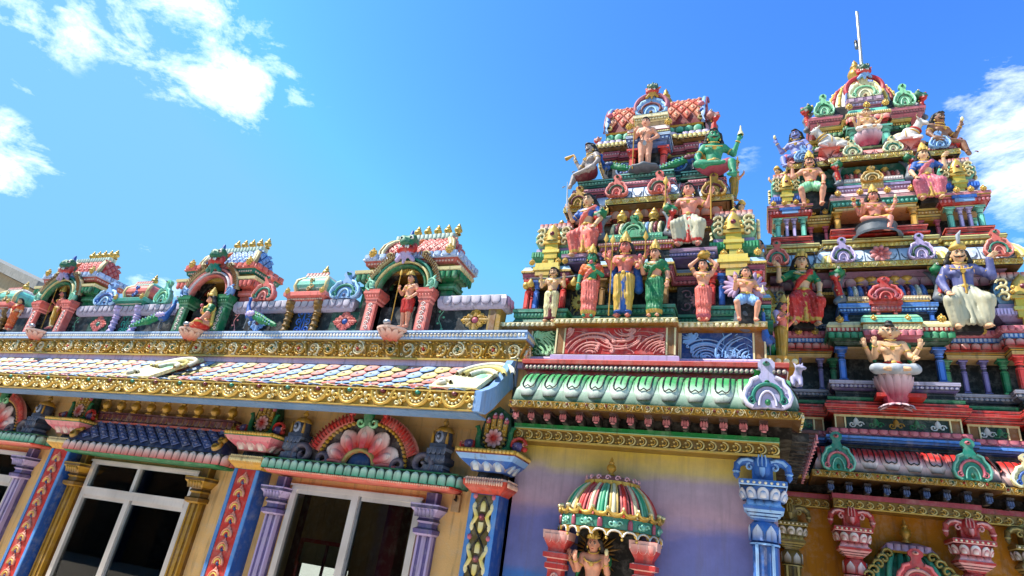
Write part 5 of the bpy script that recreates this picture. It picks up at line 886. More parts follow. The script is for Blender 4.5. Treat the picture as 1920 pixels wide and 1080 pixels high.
# ------------------------------------------------------------------ roof shrines, pavilions and their fittings on the hall parapet
ZP = 2.408
def roof_shrine(X, cA, cB, roofc, roofd, label, beard, seed):
    r = thing('roof_shrine', label, 'shrine', (X, 6.1, ZP), 0, 'arched roof shrines along the hall parapet'); ca, cb = P[cA], P[cB]; lt = np.minimum(1, ca*1.5+.1); ltb = np.minimum(1, cb*1.5+.1); hw = .32
    mb = MB(); box(mb, X-.60, X+.60, 6.42, 6.46, ZP, 3.3, P['concrete']*.8); box(mb, X-.62, X-.58, 6.1, 6.46, ZP, 3.25, P['concrete']*.8); box(mb, X+.56, X+.60, 6.12, 6.46, ZP, 3.25, P['concrete']*1.1); box(mb, X-.42, X+.42, 6.34, 6.41, ZP, 3.25, P['black']); box(mb, X-.58, X-.32, 6.0, 6.1, ZP, 3.0, P['black']); box(mb, X+.45, X+.52, 6.05, 6.15, ZP, 3.0, P['dark'])
    a = np.linspace(0, pi, 13); pts = [(X+.35*cos(q), 2.96+.35*sin(q)) for q in a]; pts = [(X+.62, 2.96), (X+.62, 3.30), (X-.62, 3.30), (X-.62, 2.96)]+pts[::-1]
    slab2(mb, F_(6.12), [(X+.62, 2.97), (X+.62, 3.3), (X, 3.3), (X, 3.31)]+[(X+.35*cos(q), 2.96+.35*sin(q)) for q in a[6::-1]], -.02, .02, P['dark']); slab2(mb, F_(6.12), [(X-.62, 3.3), (X-.62, 2.97)]+[(X+.35*cos(q), 2.96+.35*sin(q)) for q in a[:5:-1]]+[(X, 3.3)], -.02, .02, P['dark'])
    part(mb, 'cella', r, WALL)
    for s in (-1, 1):                           # front pillars, paired with taller ones behind
        x = X+s*(hw+.075); mb = MB(); sq(mb, (x, 6.02, 0), [(.075, ZP), (.075, 2.80)], ca); sq(mb, (x, 6.02, 0), [(.075, 2.80), (.088, 2.82), (.088, 2.85), (.10, 2.87), (.125, 2.93), (.125, 2.96), (.115, 2.965), (.118, 2.99), (.09, 3.0)], [lt, ca, lt, ca, ca, lt, ca, lt]); f = F_(5.945); fbox(mb, f, x-.058, x+.058, ZP+.02, 2.79, 0, .003, lt*.9); dots(mb, F_(5.92), x-.085, x+.085, 2.895, .014, .04, .02, lt, .02)
        for q in range(6): ridge(mb, f, spiral(x+.008*(-1)**q, ZP+.055+q*.062, .034, 1.2, 0 if q % 2 else pi, 1 if q % 2 else -1, 12), .016, .012, C('f0e0d8'), ca*.6, .004)
        part(mb, 'front_pillar', r, PAINT); x = X+s*.60-(.0 if s > 0 else 0); mb = MB(); sq(mb, (x, 6.17, 0), [(.085, ZP), (.085, 3.02)], cb); sq(mb, (x, 6.17, 0), [(.10, 3.02), (.115, 3.04), (.115, 3.07), (.125, 3.10), (.09, 3.11), (.09, 3.15), (.14, 3.17), (.19, 3.24), (.19, 3.26), (.205, 3.27), (.21, 3.31), (.19, 3.32)], [cb, ltb, cb, ltb, cb, cb, cb, cb, P['cream'], C('d8c890'), P['gold']]); f = F_(6.085)
        petals(mb, F_(5.985), x-.17, x+.17, 3.24, 3.14, 4, cb*1.2, cb, d=.03, oc=P['black'], lean=-.0); petals(mb, Fr((x+.185, 0, 0), (0, 1, 0), (1, 0, 0)), 6.0, 6.34, 3.24, 3.14, 4, cb*1.2, cb, d=.03, oc=P['black'])
        q = np.linspace(0, 1, 16); ridge(mb, f, np.stack([x+.03*np.sin(q*12), ZP+.03+q*.5], 1), .014, .012, ltb); 
        for k in range(6): bead(mb, f, x+.035*(-1)**k, ZP+.08+k*.08, .022, .018, .015, ltb, 6)
        part(mb, 'rear_pillar', r, PAINT)
    mb = MB(); f = F_(6.0); a = np.linspace(0, pi, 21)
    for rad, wd, cc, h in ((.355, .055, ca if cA == 'coral2' else cb, .07), (.405, .05, C('dcc88a') if cB == 'green' else C('d8d0d8'), .08), (.455, .06, ltb*.8 if cB != 'green' else P['teal'], .07)): ridge(mb, f, np.stack([X+rad*np.cos(a), 2.985+rad*1.02*np.sin(a)], 1), wd, h, cc, cc*.4, 0)
    for s in (-1, 1):
        aa = np.linspace(.18, 1.15, 14); ridge(mb, f, np.stack([X+s*(.53*np.cos(aa)), 2.985+.56*np.sin(aa)], 1), .075, .08, C('cbb98a'), P['dgold']*.6, .0)
        for q in range(16): t_ = .15+1.02*q/15; ridge(mb, f, np.array([(X+s*.50*cos(t_), 2.985+.53*sin(t_)), (X+s*.565*cos(t_+.05), 2.985+.595*sin(t_+.05))]), .014, .02, P['brown'], None, .075)
        ridge(mb, f, spiral(X+s*.27, 2.985+.50, .06, 1.2, 0 if s > 0 else pi, s, 12), .035, .06, C('cbb98a'), P['dgold'], .03)
        lf = C('8fd0b0') if cB == 'green' else P['lblue']; ridge(mb, f, spiral(X+s*.45, 3.06, .085, 1.1, -pi/2, s, 14), .05, .06, lf, P['dgreen'] if cB == 'green' else P['dblue'], .05); petal(mb, Fr((X+s*.42, 5.93, 3.0), (1, 0, 0), (0, -1, 0), unit((s*.5, 0, 1))), 0, .09, 0, .2, lf*.8, lf, .03, P['dgreen'], pointed=True)
    part(mb, 'arch', r, PAINT); yali(r, F_(5.98), X-.01, 3.37, .47, C('1f6a48'), beard)
    mb = MB(); pl = rect(X-.60, X+.60, 6.10, 6.46); tc_ = (C('a8bce0'), P['coral']) if cB == 'green' else (P['coral'], P['teal'])
    sweep(mb, pl, [(.0, 3.28), (.02, 3.30), (.04, 3.315), (.04, 3.36), (.06, 3.38), (.09, 3.40), (.10, 3.44), (.12, 3.455)], [P['dgold'], P['gold'], C('b8a058'), P['gold'], tc_[1]*.8, tc_[1], tc_[1]*.7]); dent(mb, F_(6.06), X-.62, X+.62, 3.32, 3.355, .035, .014, C('d8c070')); dent(mb, Fr((X+.64, 0, 0), (0, 1, 0), (1, 0, 0)), 6.06, 6.5, 3.32, 3.355, .035, .014, C('d8c070')); dots(mb, F_(6.005), X-.66, X+.66, 3.42, .017, .045, .012, C('e8c0b0')); dots(mb, Fr((X+.695, 0, 0), (0, 1, 0), (1, 0, 0)), 6.02, 6.5, 3.42, .017, .045, .012, C('e8c0b0'))
    sweep(mb, pl, [(.12, 3.455), (.135, 3.47), (.11, 3.53), (.06, 3.56), (-.02, 3.58)], tc_[0]); petals(mb, F_(5.972), X-.72, X+.72, 3.545, 3.47, 12, tc_[0], np.minimum(1, tc_[0]*1.3), d=.02, oc=tc_[0]*.4, lean=.0); petals(mb, Fr((X+.735, 0, 0), (0, 1, 0), (1, 0, 0)), 5.98, 6.58, 3.545, 3.47, 5, tc_[0], np.minimum(1, tc_[0]*1.3), d=.02, oc=tc_[0]*.4)
    for u in (-.58, .60): knob(mb, F_(5.96), X+u, 3.56, .065)
    part(mb, 'cornice', r, PAINT); mb = MB(); rc, rd = P[roofc], P[roofd]; prf = [(-.03, 3.57), (-.02, 3.66), (-.05, 3.76), (-.10, 3.85), (-.15, 3.90)]; sweep(mb, pl, prf, rd)
    pa = np.array(prf); tq = np.linspace(0, 1, len(pa)); nv = np.gradient(pa, axis=0); nv /= np.linalg.norm(nv, axis=1)[:, None]
    def mpf(side):
        def g(u, t, w):
            o_, z_ = np.interp(t, tq, pa[:, 0]), np.interp(t, tq, pa[:, 1]); no, nz = np.interp(t, tq, nv[:, 1]), -np.interp(t, tq, nv[:, 0]); o_ += no*(w+.004); z_ += nz*(w+.004)
            return (u, 6.10-o_, z_) if side == 'f' else (X+.60+o_, u, z_)
        return g
    hi_ = np.minimum(1, rc*1.3+.12); lattice(mb, mpf('f'), X-.55, X+.55, 3, 9, lambda r_, c_: rc if (r_+c_) % 3 else hi_*.8, hi_, P['dgreen'] if roofc != 'lblue' else P['lgold']); lattice(mb, mpf('r'), 6.12, 6.46, 3, 3, lambda r_, c_: rc, hi_, P['dgreen'])
    part(mb, 'lozenge_roof', r, PAINT); mb = MB()
    for s in (-1, 1): 
        for dx_ in (-.025, .025): tube(mb, [(X+s*(.60+dx_-w_), 6.08+y_, z_) for w_, y_, z_ in ((.06, .0, 3.57), (.055, .01, 3.66), (.08, .04, 3.76), (.14, .10, 3.85), (.2, .18, 3.91))], .03, C('dccf9c') if dx_ < 0 else C('a8905a'), 6)
    box(mb, X-.46, X+.46, 6.22, 6.34, 3.89, 3.97, C('c8d8c0') if cB == 'green' else C('d8d0c8')); petals(mb, F_(6.225), X-.46, X+.46, 3.97, 3.885, 14, C('dce8d8'), C('b4ccb8'), d=.015, oc=P['teal']*.6); petals(mb, Fr((X+.46, 0, 0), (0, 1, 0), (1, 0, 0)), 6.22, 6.34, 3.97, 3.885, 2, C('dce8d8'), C('b4ccb8'), d=.015); part(mb, 'roof_ridge', r, PAINT)
    for k in range(5): mb = MB(); finial(mb, (X-.22+.16*k+.06, 6.28, 3.97), .185, P['lgold'], .058); part(mb, 'gold_pot', r, GOLD)
    return r
roof_shrine(-4.21, 'coral', 'green', 'coral', 'red', 'arched roof shrine with pink pillars, red lozenge roof and spear bearer, nearest the two towers', 'lav', 1)
roof_shrine(-7.60, 'green', 'coral', 'lblue', 'dblue', 'arched roof shrine with green front pillars and blue lozenge roof between the two peacocks', 'teal', 2)
roof_shrine(-11.14, 'coral', 'green', 'coral', 'red', 'arched roof shrine with pink pillars and red lozenge roof, leftmost of the three', 'lav', 3)
def pavilion(X, cd, ce, colc, panel, label):
    r = thing('roof_pavilion', label, 'pavilion', (X, 6.1, ZP), 0, 'small domed pavilions between the roof shrines'); y = 6.12
    mb = MB(); box(mb, X-.26, X+.26, y-.03, y+.25, ZP, 2.83, P['dark']*.8); f = F_(y-.03)
    for s in (-1, 1):
        for k in range(3): ridge(mb, f, spiral(X+s*.07, ZP+.09+k*.12, .055, 1.2, -pi/2, s, 14), .024, .02, P[panel]*1.4, P[panel]*.5)
        ridge(mb, f, np.array([(X, ZP+.02), (X+s*.03, ZP+.15), (X, ZP+.3), (X+s*.03, ZP+.4)]), .02, .02, P[panel]*1.4)
    bead(mb, f, X, ZP+.36, .04, .05, .03, P[panel]*1.2); part(mb, 'scroll_panel', r, PAINT)
    for s in (-1, 1): mb = MB(); cc = P[colc]; lathe(mb, (X+s*.24, y-.08, 0), [(.06, ZP), (.06, ZP+.05), (.042, ZP+.07), (.045, 2.70), (.06, 2.72), (.045, 2.74), (.075, 2.79), (.08, 2.83), (.09, 2.84), (.09, 2.88)], [cc*.8, cc, cc, cc*1.3, cc, cc, cc*1.3, cc*.7, cc], 10); [lathe(mb, (X+s*.24, y-.08, 0), [(.05, z_), (.058, z_+.012), (.05, z_+.024)], cc*1.4, 10) for z_ in (2.52, 2.6, 2.67)]; part(mb, 'column', r, PAINT)
    mb = MB(); pl = rect(X-.24, X+.24, y-.06, y+.3); sweep(mb, pl, [(.03, 2.87), (.07, 2.89), (.08, 2.93), (.12, 2.95), (.125, 3.0), (.06, 3.04)], [P[ce]*.7, P[ce], P[ce], np.minimum(1, P[ce]*1.3+.05), P[ce]]); dots(mb, F_(y-.14), X-.3, X+.3, 2.91, .012, .03, .01, C('e8d0b8'))
    for u in (-.3, .3): knob(mb, F_(y-.18), X+u, 3.02, .045)
    part(mb, 'cornice', r, PAINT); mb = MB(); sweep(mb, pl, [(-.02, 3.04), (.035, 3.09), (.055, 3.15), (.045, 3.21), (.01, 3.26), (-.04, 3.30), (-.10, 3.325)], [P[cd]*1.0, P[cd], P[cd], np.minimum(1, P[cd]*1.2), np.minimum(1, P[cd]*1.25), np.minimum(1, P[cd]*1.25)], sm=False); 
    for s in (-1, 1): tube(mb, [(X+s*.24, y-.08, 3.05), (X+s*.27, y-.1, 3.13), (X+s*.26, y-.09, 3.22), (X+s*.19, y-.02, 3.29)], .032, C('d4c084'), 6)
    for k in range(3): ridge(mb, F_(y-.09), spiral(X+(-.02, .02, 0)[k], 3.08+k*.065, .04, 1.1, 0, (-1) ** k, 12), .028, .03, C('d4c084') if panel == 'blue' else P['blue']*1.3, P['dgold'], .005)
    sweep(mb, pl, [(-.08, 3.29), (-.05, 3.31), (-.08, 3.35), (-.14, 3.38)], C('e4d8c8') if panel == 'blue' else P['lteal']); petals(mb, F_(y-.02), X-.2, X+.2, 3.37, 3.30, 7, P['coral'], C('ecd8c8'), d=.012, lean=.02)
    dots(mb, F_(y-.095), X-.2, X+.2, 3.10, .008, .02, .006, C('e0e8d8')); part(mb, 'dome', r, PAINT); mb = MB(); finial(mb, (X, y+.12, 3.37), .20, P['lgold'], .055); part(mb, 'gold_pot', r, GOLD); return r
pavilion(-5.76, 'lteal', 'coral', 'dgold', 'blue', 'small pavilion with green dome, brass columns and blue scrolls, nearest the towers')
pavilion(-9.30, 'coral', 'teal', 'lav', 'teal', 'small pavilion with pink and green dome and lavender columns left of the blue roofed shrine')
pavilion(-12.75, 'lteal', 'coral', 'dgold', 'blue', 'small pavilion with green dome cut by the left edge of the picture')
for px, lb in ((727, 'under the spear bearer in red skirt'), (350, 'under the seated goddess in red'), (60, 'nearest the left edge of the picture')):
    c = at(px, 619, 5.8); c[2] = 2.385; b = thing('lotus_bracket', 'half lotus shelf in pale pink '+lb, 'bracket', c, 0, 'pink lotus shelves on the hall parapet'); mb = MB(); x, y, z = c
    lathe(mb, (x, 5.9, z), [(.001, -.13), (.03, -.12), (.10, -.07), (.17, -.02), (.20, .0), (.205, .025), (.17, .03), (.001, .03)], [C('cc5a48'), C('d47a64'), C('dca08c'), C('e4b8a8'), C('e8c4b4'), C('e8c4b4'), C('d8a898')], 16, a0=pi*.98, a1=pi*2.02, sy=.85)
    for q in range(6): a = pi*(1.06+.88*q/5); g = Fr((x+.06*cos(a), 5.9+.05*sin(a), z-.115), (-sin(a), cos(a), 0), unit((cos(a)*.7, sin(a)*.7, -.7)), unit((cos(a)*.75, sin(a)*.75, .75))); petal(mb, g, 0, .09, 0, .16, C('d0604c'), C('ecc8b8'), .012, C('b0503c'), .012)
    part(mb, 'shelf', b, PAINT)
    l = thing('floodlight', 'small grey floodlight on the pink lotus shelf '+lb, 'floodlight', (x-.03, 5.8, z+.03), 0, 'floodlights on the lotus shelves'); mb = MB(); box(mb, x-.06, x-.02, 5.79, 5.83, z+.03, z+.06, P['grey']); sculpt(mb, [E_((0, 0, 0), (.055, .04, .035), 0, .01)], [P['lgrey']], .008, lambda V: V+np.array((x-.03, 5.79, z+.085))); part(mb, 'lamp_body', l, METAL)
# distant grey building past the left end
nb = thing('neighbour_building', 'weathered grey concrete building with sloping roof edge behind the left end of the hall', 'building', (-22, 12, GZ)); a = at(-60, 462, 12); b = at(72, 526, 12); c_ = a+(a-b)*3; mb = MB()
slab2(mb, F_(12.25), [(c_[0], GZ), (b[0]-.3, GZ), (b[0]-.3, b[2]-.30), (c_[0], c_[2]-.20)], -3, 0, C('a89478')); part(mb, 'wall', nb, CONC); mb = MB()
h = .34; mb.add([(c_[0], 12, c_[2]-h), (b[0], 12, b[2]-h), (b[0], 16, b[2]-h), (c_[0], 16, c_[2]-h), (c_[0], 12, c_[2]), (b[0], 12, b[2]), (b[0], 16, b[2]), (c_[0], 16, c_[2])], BQ, C('8a8884')); part(mb, 'roof_slab', nb, CONC)

# courtyard building across from the hall, seen only as reflections in the hall windows
cb = thing('courtyard_building', 'tan courtyard building with blue posts and stair railing reflected in the hall windows', 'building', (-8, -4, GZ)); mb = MB(); box(mb, -60, 6, -5, -4, GZ, 3.0, C('7a5a3c')); part(mb, 'wall', cb, WALL)
mb = MB(); sweep(mb, rect(-60.3, 6.3, -5.2, -3.6), [(0, 2.7), (.1, 2.8), (.1, 3.0), (0, 3.05)], P['red']*.7); part(mb, 'cornice', cb, PAINT)
for i in range(16): mb = MB(); x = -45+i*3.3; box(mb, x, x+1.3, -4.0, -3.97, GZ+.05, .7, P['black'] if i % 3 else P['lgrey']); part(mb, 'opening', cb, PAINT); mb = MB(); box(mb, x+1.9, x+2.15, -3.95, -3.7, GZ, 2.7, P['dblue']); part(mb, 'post', cb, PAINT)
mb = MB()
for x0 in (-27, -21, -15, -9):
    tube(mb, [(x0, -3.2, GZ+.9), (x0+3.5, -3.2, .9)], .03, P['black'], 6); tube(mb, [(x0, -3.2, GZ+.4), (x0+3.5, -3.2, .4)], .02, P['black'], 6)
    for k in range(18): x = x0+k*.2; z = GZ+.9+(2.65-.9+.9)/3.5*0+(.9-(GZ+.9))*(x-x0)/3.5; tube(mb, [(x, -3.2, z-.9), (x, -3.2, z)], .014, P['black'], 5)
part(mb, 'stair_railing', cb, METAL)
# ------------------------------------------------------------------ stepped towers
def plan3(xc, yc, hw, cw, rc, bw, pr, hd=None):
    hd = hd or hw
    def side(h, d): return [(-h, -d), (-h+cw, -d), (-h+cw, -d+rc), (-bw, -d+rc), (-bw, -d-pr), (bw, -d-pr), (bw, -d+rc), (h-cw, -d+rc), (h-cw, -d)]
    F = side(hw, hd); S = side(hd, hw); P_ = [(x, y) for x, y in F]+[(-y, x) for x, y in S]+[(-x, -y) for x, y in F]+[(y, -x) for x, y in S]
    return np.array(P_)+np.array((xc, yc))
def edges(poly, off, faces='flr'):
    q = poff(poly, off); out = []
    for i in range(len(q)):
        a, b = q[i], q[(i+1) % len(q)]; d = b-a; L = np.linalg.norm(d)
        if L < .03: continue
        d = d/L; n = (d[1], -d[0])
        if (n[1] < -.5 and a[1] < poly[:, 1].mean() and 'f' in faces) or (n[0] > .5 and 'r' in faces and a[0] > poly[:, 0].mean()) or (n[0] < -.5 and 'l' in faces and a[0] < poly[:, 0].mean()): out.append((Fr((a[0], a[1], 0), (d[0], d[1], 0), (n[0], n[1], 0)), 0, L))
    return out
def mould(par, name, poly, prof, cols, deco=(), m=None, faces='flr', **k):
    mb = MB(); sweep(mb, poly, prof, cols, **k)
    for d in deco:
        for fr, a, b in edges(poly, d[1], faces):
            if d[0] == 'dots': dots(mb, fr, a, b, d[2], d[3], d[4], d[5], d[6], d[7] if len(d) > 7 else None)
            if d[0] == 'petals': petals(mb, fr, a, b, d[2], d[3], max(1, round((b-a)/d[4])), d[5], d[6], d=.02, oc=d[7])
            if d[0] == 'dent': dent(mb, fr, a, b, d[2], d[3], d[4], d[5], d[6])
            if d[0] == 'vine': vine(mb, fr, a, b, d[2], d[3], d[4], d[5], d[6], None, .015)
    for k_ in range(1, len(prof)-1):
        if abs(prof[k_][1]-prof[k_-1][1]) > .03: cq = cols[k_-1] if isinstance(cols, list) else cols; ink(mb, poly, prof[k_-1][1]*.35+prof[k_][1]*.65, prof[k_-1][0]*.35+prof[k_][0]*.65, faces, np.minimum(1, (cq if np.ndim(cq) == 1 else cq[0])*1.5+.08), .0025)
        if abs(prof[k_][1]-prof[k_-1][1]) > .012: ink(mb, poly, prof[k_][1], prof[k_][0], faces)
    return part(mb, name, par, m)
def stepbase(par, name, poly, z0, z1, c, c2=None, deco=True, faces='flr'):
    h = z1-z0; c2 = np.minimum(1, c*1.7+.05) if c2 is None else c2
    return mould(par, name, poly, [(.07, z0), (.07, z0+.2*h), (.05, z0+.22*h), (.03, z0+.45*h), (.03, z0+.5*h), (.045, z0+.55*h), (.045, z0+.8*h), (.06, z0+.82*h), (.06, z1), (0, z1+.002)], [c, c2, c, c*.6, c2, c, c, c2, c], [('dots', .045, z0+.67*h, .018, .045, .008, c2, .11*h)] if deco else (), None, faces)
def pcol(par, x, y, z0, z1, r, c, name='column'):
    mb = MB(); l = np.minimum(1, c*1.8+.04); h = z1-z0; d = c*.5
    sq(mb, (x, y, 0), [(r*1.4, z0), (r*1.4, z0+.06*h), (r, z0+.08*h), (r, z0+.62*h)], [l, c, c]); fbox(mb, F_(y-r), x-r*.55, x+r*.55, z0+.1*h, z0+.6*h, 0, .006, l)
    lathe(mb, (x, y, 0), [(r*1.1, z0+.62*h), (r*1.25, z0+.65*h), (r*.9, z0+.68*h), (r*.95, z0+.74*h), (r*1.3, z0+.77*h), (r*.95, z0+.80*h), (r*1.2, z0+.84*h), (r*1.8, z0+.92*h)], [l, c, d, l, c, l, c], 10); sq(mb, (x, y, 0), [(r*1.75, z0+.92*h), (r*1.9, z0+.94*h), (r*1.9, z1)], [l, c]); return part(mb, name, par, PAINT)
def vault(par, x0, x1, y, z0, h, dep, stripes, band, name='vault_roof', diamond=None):
    mb = MB(); t = np.linspace(-.25, pi*1.0, 12); yy = y+dep/2-dep/2*np.cos(t); zz = z0+.25*h+.75*h*np.sin(t); A = np.stack([yy, zz], 1)
    n = len(stripes); w = (x1-x0)/n
    for i, c in enumerate(stripes):
        g = np.stack([np.stack([np.full(12, x0+i*w), A[:, 0], A[:, 1]], 1), np.stack([np.full(12, x0+(i+1)*w), A[:, 0], A[:, 1]], 1)]); grid(mb, g, c*.7)
        tube(mb, np.stack([np.full(9, x0+(i+.5)*w), A[:9, 0]-.008, A[:9, 1]+.005], 1), w*.36, c, 6)
        for k in range(1, 6): ball(mb, (x0+(i+.5)*w, A[k, 0]-w*.34, A[k, 1]+.01), w*.2, np.minimum(1, c*1.6+.08) if i % 2 else c*.6, 6, 4)
    for s in (x0, x1): mb.add(np.concatenate([[(s, y+dep/2, z0)], np.stack([np.full(12, s), A[:, 0], A[:, 1]], 1)]), [[0, k, k+1] for k in range(1, 12)], band*.6)
    box(mb, x0-.02, x1+.02, y-.03, y+dep, z0-.03, z0+.035, band); box(mb, x0, x1, y+dep*.34, y+dep*.66, z0+h*.97, z0+h*1.09, band); petals(mb, F_(y+dep*.34), x0, x1, z0+h*1.08, z0+h*.97, max(4, int((x1-x0)/.08)), band*1.3, band, d=.012, oc=band*.4); dots(mb, F_(y-.03), x0, x1, z0, .014, .035, .01, np.minimum(1, band*1.7+.05))
    return part(mb, name, par, PAINT)
def makara(par, x, y, z, s, sd, skin=None, name='makara_head'):   # beast head on a curling grey scroll at a vault's end
    skin = P['green'] if skin is None else skin; cols = [P['grey']*.9, skin, P['red'], P['white'], P['lgold']]; mb = MB()
    q = [T_((0, .05, .1), (sd*.08, .02, .45), .13, .12, 0, .05, .8), T_((sd*.08, .02, .45), (-sd*.02, .12, .75), .12, .09, 0, .05), T_((-sd*.02, .12, .75), (-sd*.2, .2, .92), .09, .03, 0, .05), T_((0, .03, .1), (sd*.12, -.03, .0), .12, .09, 0, .05), T_((sd*.05, -.06, .2), (sd*.1, -.07, .62), .06, .06, 2, .02),
         E_((sd*.02, -.1, .82), (.16, .14, .12), 1, .04), E_((sd*.16, -.12, .76), (.12, .1, .07), 1, .03), E_((sd*.14, -.12, .66), (.1, .09, .05), 2, .02), E_((sd*.0, -.18, .92), (.06, .06, .06), 1, .02), E_((sd*.2, -.12, .86), (.06, .06, .06), 2, .02), T_((-sd*.1, -.05, .9), (-sd*.14, .0, 1.1), .07, .02, 4, .03), E_((sd*.12, -.18, .70), (.03, .03, .05), 3, .01)]
    sculpt(mb, q, cols, .04, lambda V: V*s+np.array((x, y, z)), lambda X, Y, Z: .008*np.sin(Z*50)*np.sin(X*40))
    for k in range(6): ball(mb, np.array((x, y, z))+s*np.array((sd*(.0+.1*sin(k*.6)), -.09, .12+.1*k)), .03*s, P['lgold'] if k % 2 else P['cream'], 6, 4)
    ball(mb, np.array((x, y, z))+s*np.array((sd*.02, -.24, .93)), .035*s, P['white'], 6, 4); ball(mb, np.array((x, y, z))+s*np.array((sd*.02, -.27, .93)), .018*s, P['black'], 5, 3); return part(mb, name, par, STATUE)
def pots(par, x0, x1, n, y, z, h):
    for i in range(n): mb = MB(); finial(mb, (x0+(x1-x0)*i/(n-1), y, z), h, P['lgold'], h*.34); part(mb, 'gold_pot', par, GOLD)
def knobs(par, u, y, z, r):
    for a in u: mb = MB(); knob(mb, F_(y), a, z, r); part(mb, 'gold_boss', par, GOLD)
def kudus(par, lst, y, z0, z1, w):
    for a, c in lst: mb = MB(); kudu(mb, F_(y), a, z0, w, z1-z0, *[P[k] for k in c], .05); part(mb, 'horseshoe_finial', par, PAINT)
def kuta(par, x, y, z0, hw, H, ce, cd, top=True, cl=None):           # small domed corner shrine
    cl = P['lgold'] if cl is None else cl; pl = rect(x-hw*.8, x+hw*.8, y-hw*.8, y+hw*.8); z = lambda q: z0+q*H
    mb = MB(); sweep(mb, pl, [(-.03, z(0)), (-.03, z(.06)), (.0, z(.08)), (hw*.22, z(.14)), (hw*.25, z(.24)), (hw*.1, z(.25)), (hw*.08, z(.32))], [P['dark'], ce*.7, ce, np.minimum(1, ce*1.6), P['mauve'], P['lav']*.8])
    for fr, a, b in edges(pl, hw*.25, 'flr'): dent(mb, fr, a, b, z(.15), z(.23), .035, .006, np.minimum(1, ce*1.8+.05))
    r = part(mb, 'corner_shrine', par, PAINT); mb = MB()
    sweep(mb, pl, [(-.01, z(.32)), (.035, z(.42)), (.045, z(.52)), (.02, z(.62)), (-.04, z(.69))], [cd, cd, np.minimum(1, cd*1.3), np.minimum(1, cd*1.3)])
    for sx in (-1, 1):
        for q in range(3): ridge(mb, F_(y-hw*.86-.03), spiral(x+sx*hw*.62, z(.40+.1*q), hw*.25, 1.1, 0 if sx > 0 else pi, sx, 14), hw*.14, .04, P['cream'], P['dgold'], .0)
        for q in range(3): ridge(mb, Fr((x+sx*(hw*.86+.03), y, 0), (0, sx, 0), (sx, 0, 0)), spiral(-hw*.5, z(.40+.1*q), hw*.25, 1.1, 0, 1, 12), hw*.14, .04, P['cream'], P['dgold'], .0)
    part(mb, 'dome', r, PAINT); mb = MB(); f = F_(y-hw*.92-.03); fbox(mb, f, x-hw*.34, x+hw*.34, z(.10), z(.40), -.02, .03, C('d2b23c')); fbox(mb, f, x-hw*.44, x+hw*.44, z(.36), z(.41), -.02, .045, P['lgold']); fbox(mb, f, x-hw*.2, x+hw*.2, z(-.06), z(.10), -.02, .02, P['yellow']); fbox(mb, f, x-hw*.44, x+hw*.44, z(.20), z(.25), -.02, .04, P['yellow'])
    g = Fr(f.o+f.N*.02, f.U, f.N); petal(mb, g, x, hw*.75, z(.41), z(.72), cl, cl*1.05, .05, P['dgold'], 0., pointed=True); bead(mb, g, x, z(.52), hw*.18, hw*.2, .07, P['maroon'])
    for q in range(7): a = pi*q/6; bead(mb, g, x+hw*.36*cos(a), z(.46)+hw*.42*sin(a), hw*.1, hw*.1, .04, cl, 6)
    part(mb, 'gable', r, GOLD); mb = MB(); sweep(mb, pl, [(-hw*.1, z(.66)), (.03, z(.68)), (-hw*.05, z(.76)), (-hw*.38, z(.80))], C('dfc4b8')); petals(mb, F_(y-hw*.8-.03), x-hw*.85, x+hw*.85, z(.77), z(.68), 7, P['coral'], C('e8d4c8'), d=.01, oc=P['maroon'], lean=.0); part(mb, 'cap', r, PAINT)
    if top: mb = MB(); finial(mb, (x, y, z(.79)), .24*H, P['lgold'], hw*.3); part(mb, 'gold_pot', r, GOLD)
    return r
def roll_eave(par, poly, z0, h, run, cb, ct, gold=True, gz=.09, faces='flr', pw=.16):
    if gold: mould(par, 'gold_cornice', poly, [(-.10, z0-.035), (0, z0-gz*.9), (.008, z0-gz*.9), (.012, z0), (0, z0+.004)], [P['brown']*1.2, P['gold'], C('d9bf62'), P['gold']], [('vine', .010, z0-gz*.85, z0-.004, .075, P['lgold'], C('e6dca8'))], GOLD, faces)
    t = np.linspace(0, 1, 6); mb = MB(); pf = [(-.01-run*q**1.6, z0+.004+h*sin(q*pi/2)) for q in t]; cols = [np.stack([cb+(ct-cb)*q, cb+(ct-cb)*min(1, q+.2)]) for q in t[:-1]]; sweep(mb, poly, pf, cols)
    for fr, a, b in edges(poly, -.01, faces):
        n = max(1, round((b-a)/pw)); w = (b-a)/n
        for i in range(n+1): q = np.linspace(.03, .95, 6); tube(mb, fr(a+i*w+0*q, z0+.006+h*np.sin(q*pi/2), -run*q**1.6+.004), .006, ct*.25, 4)
        for i in range(n): al = np.linspace(pi, 2*pi, 7); q = .28+.22*np.sin(al); tube(mb, fr(a+(i+.5)*w+w*.36*np.cos(al), z0+.006+h*np.sin(q*pi/2), -run*q**1.6+.006), .006, ct*.3, 4)
    return part(mb, 'rolled_eave', par, PAINT)
# ---- nearer tower
X1, Y1 = -1.25, 7.6
t1 = thing('temple_tower', 'nearer shorter temple tower with red lozenge barrel roof, rising above the scroll panels', 'tower', (X1, Y1, 2.5))
pl = plan3(X1, Y1, 1.38, .57, .22, .42, .07); pw = plan3(X1, Y1, 1.30, .52, .22, .34, .07)
mb = MB(); sweep(mb, plan3(X1, Y1, 1.22, .42, .16, .34, .0), [(0, 2.5), (0, 3.4)], P['black']); box(mb, X1-1.1, X1+1.1, Y1-1.0, Y1+1.0, 3.3, 3.55, P['dark']); box(mb, X1-.98, X1+.98, Y1-.86, Y1+.86, 3.5, 4.5, P['brown']*.6); box(mb, X1-.85, X1+.85, Y1-.82, Y1+.8, 4.4, 4.9, P['dark']); box(mb, X1-.68, X1+.68, Y1-.62, Y1+.6, 4.85, 5.9, P['dark']); part(mb, 'core', t1, PAINT)
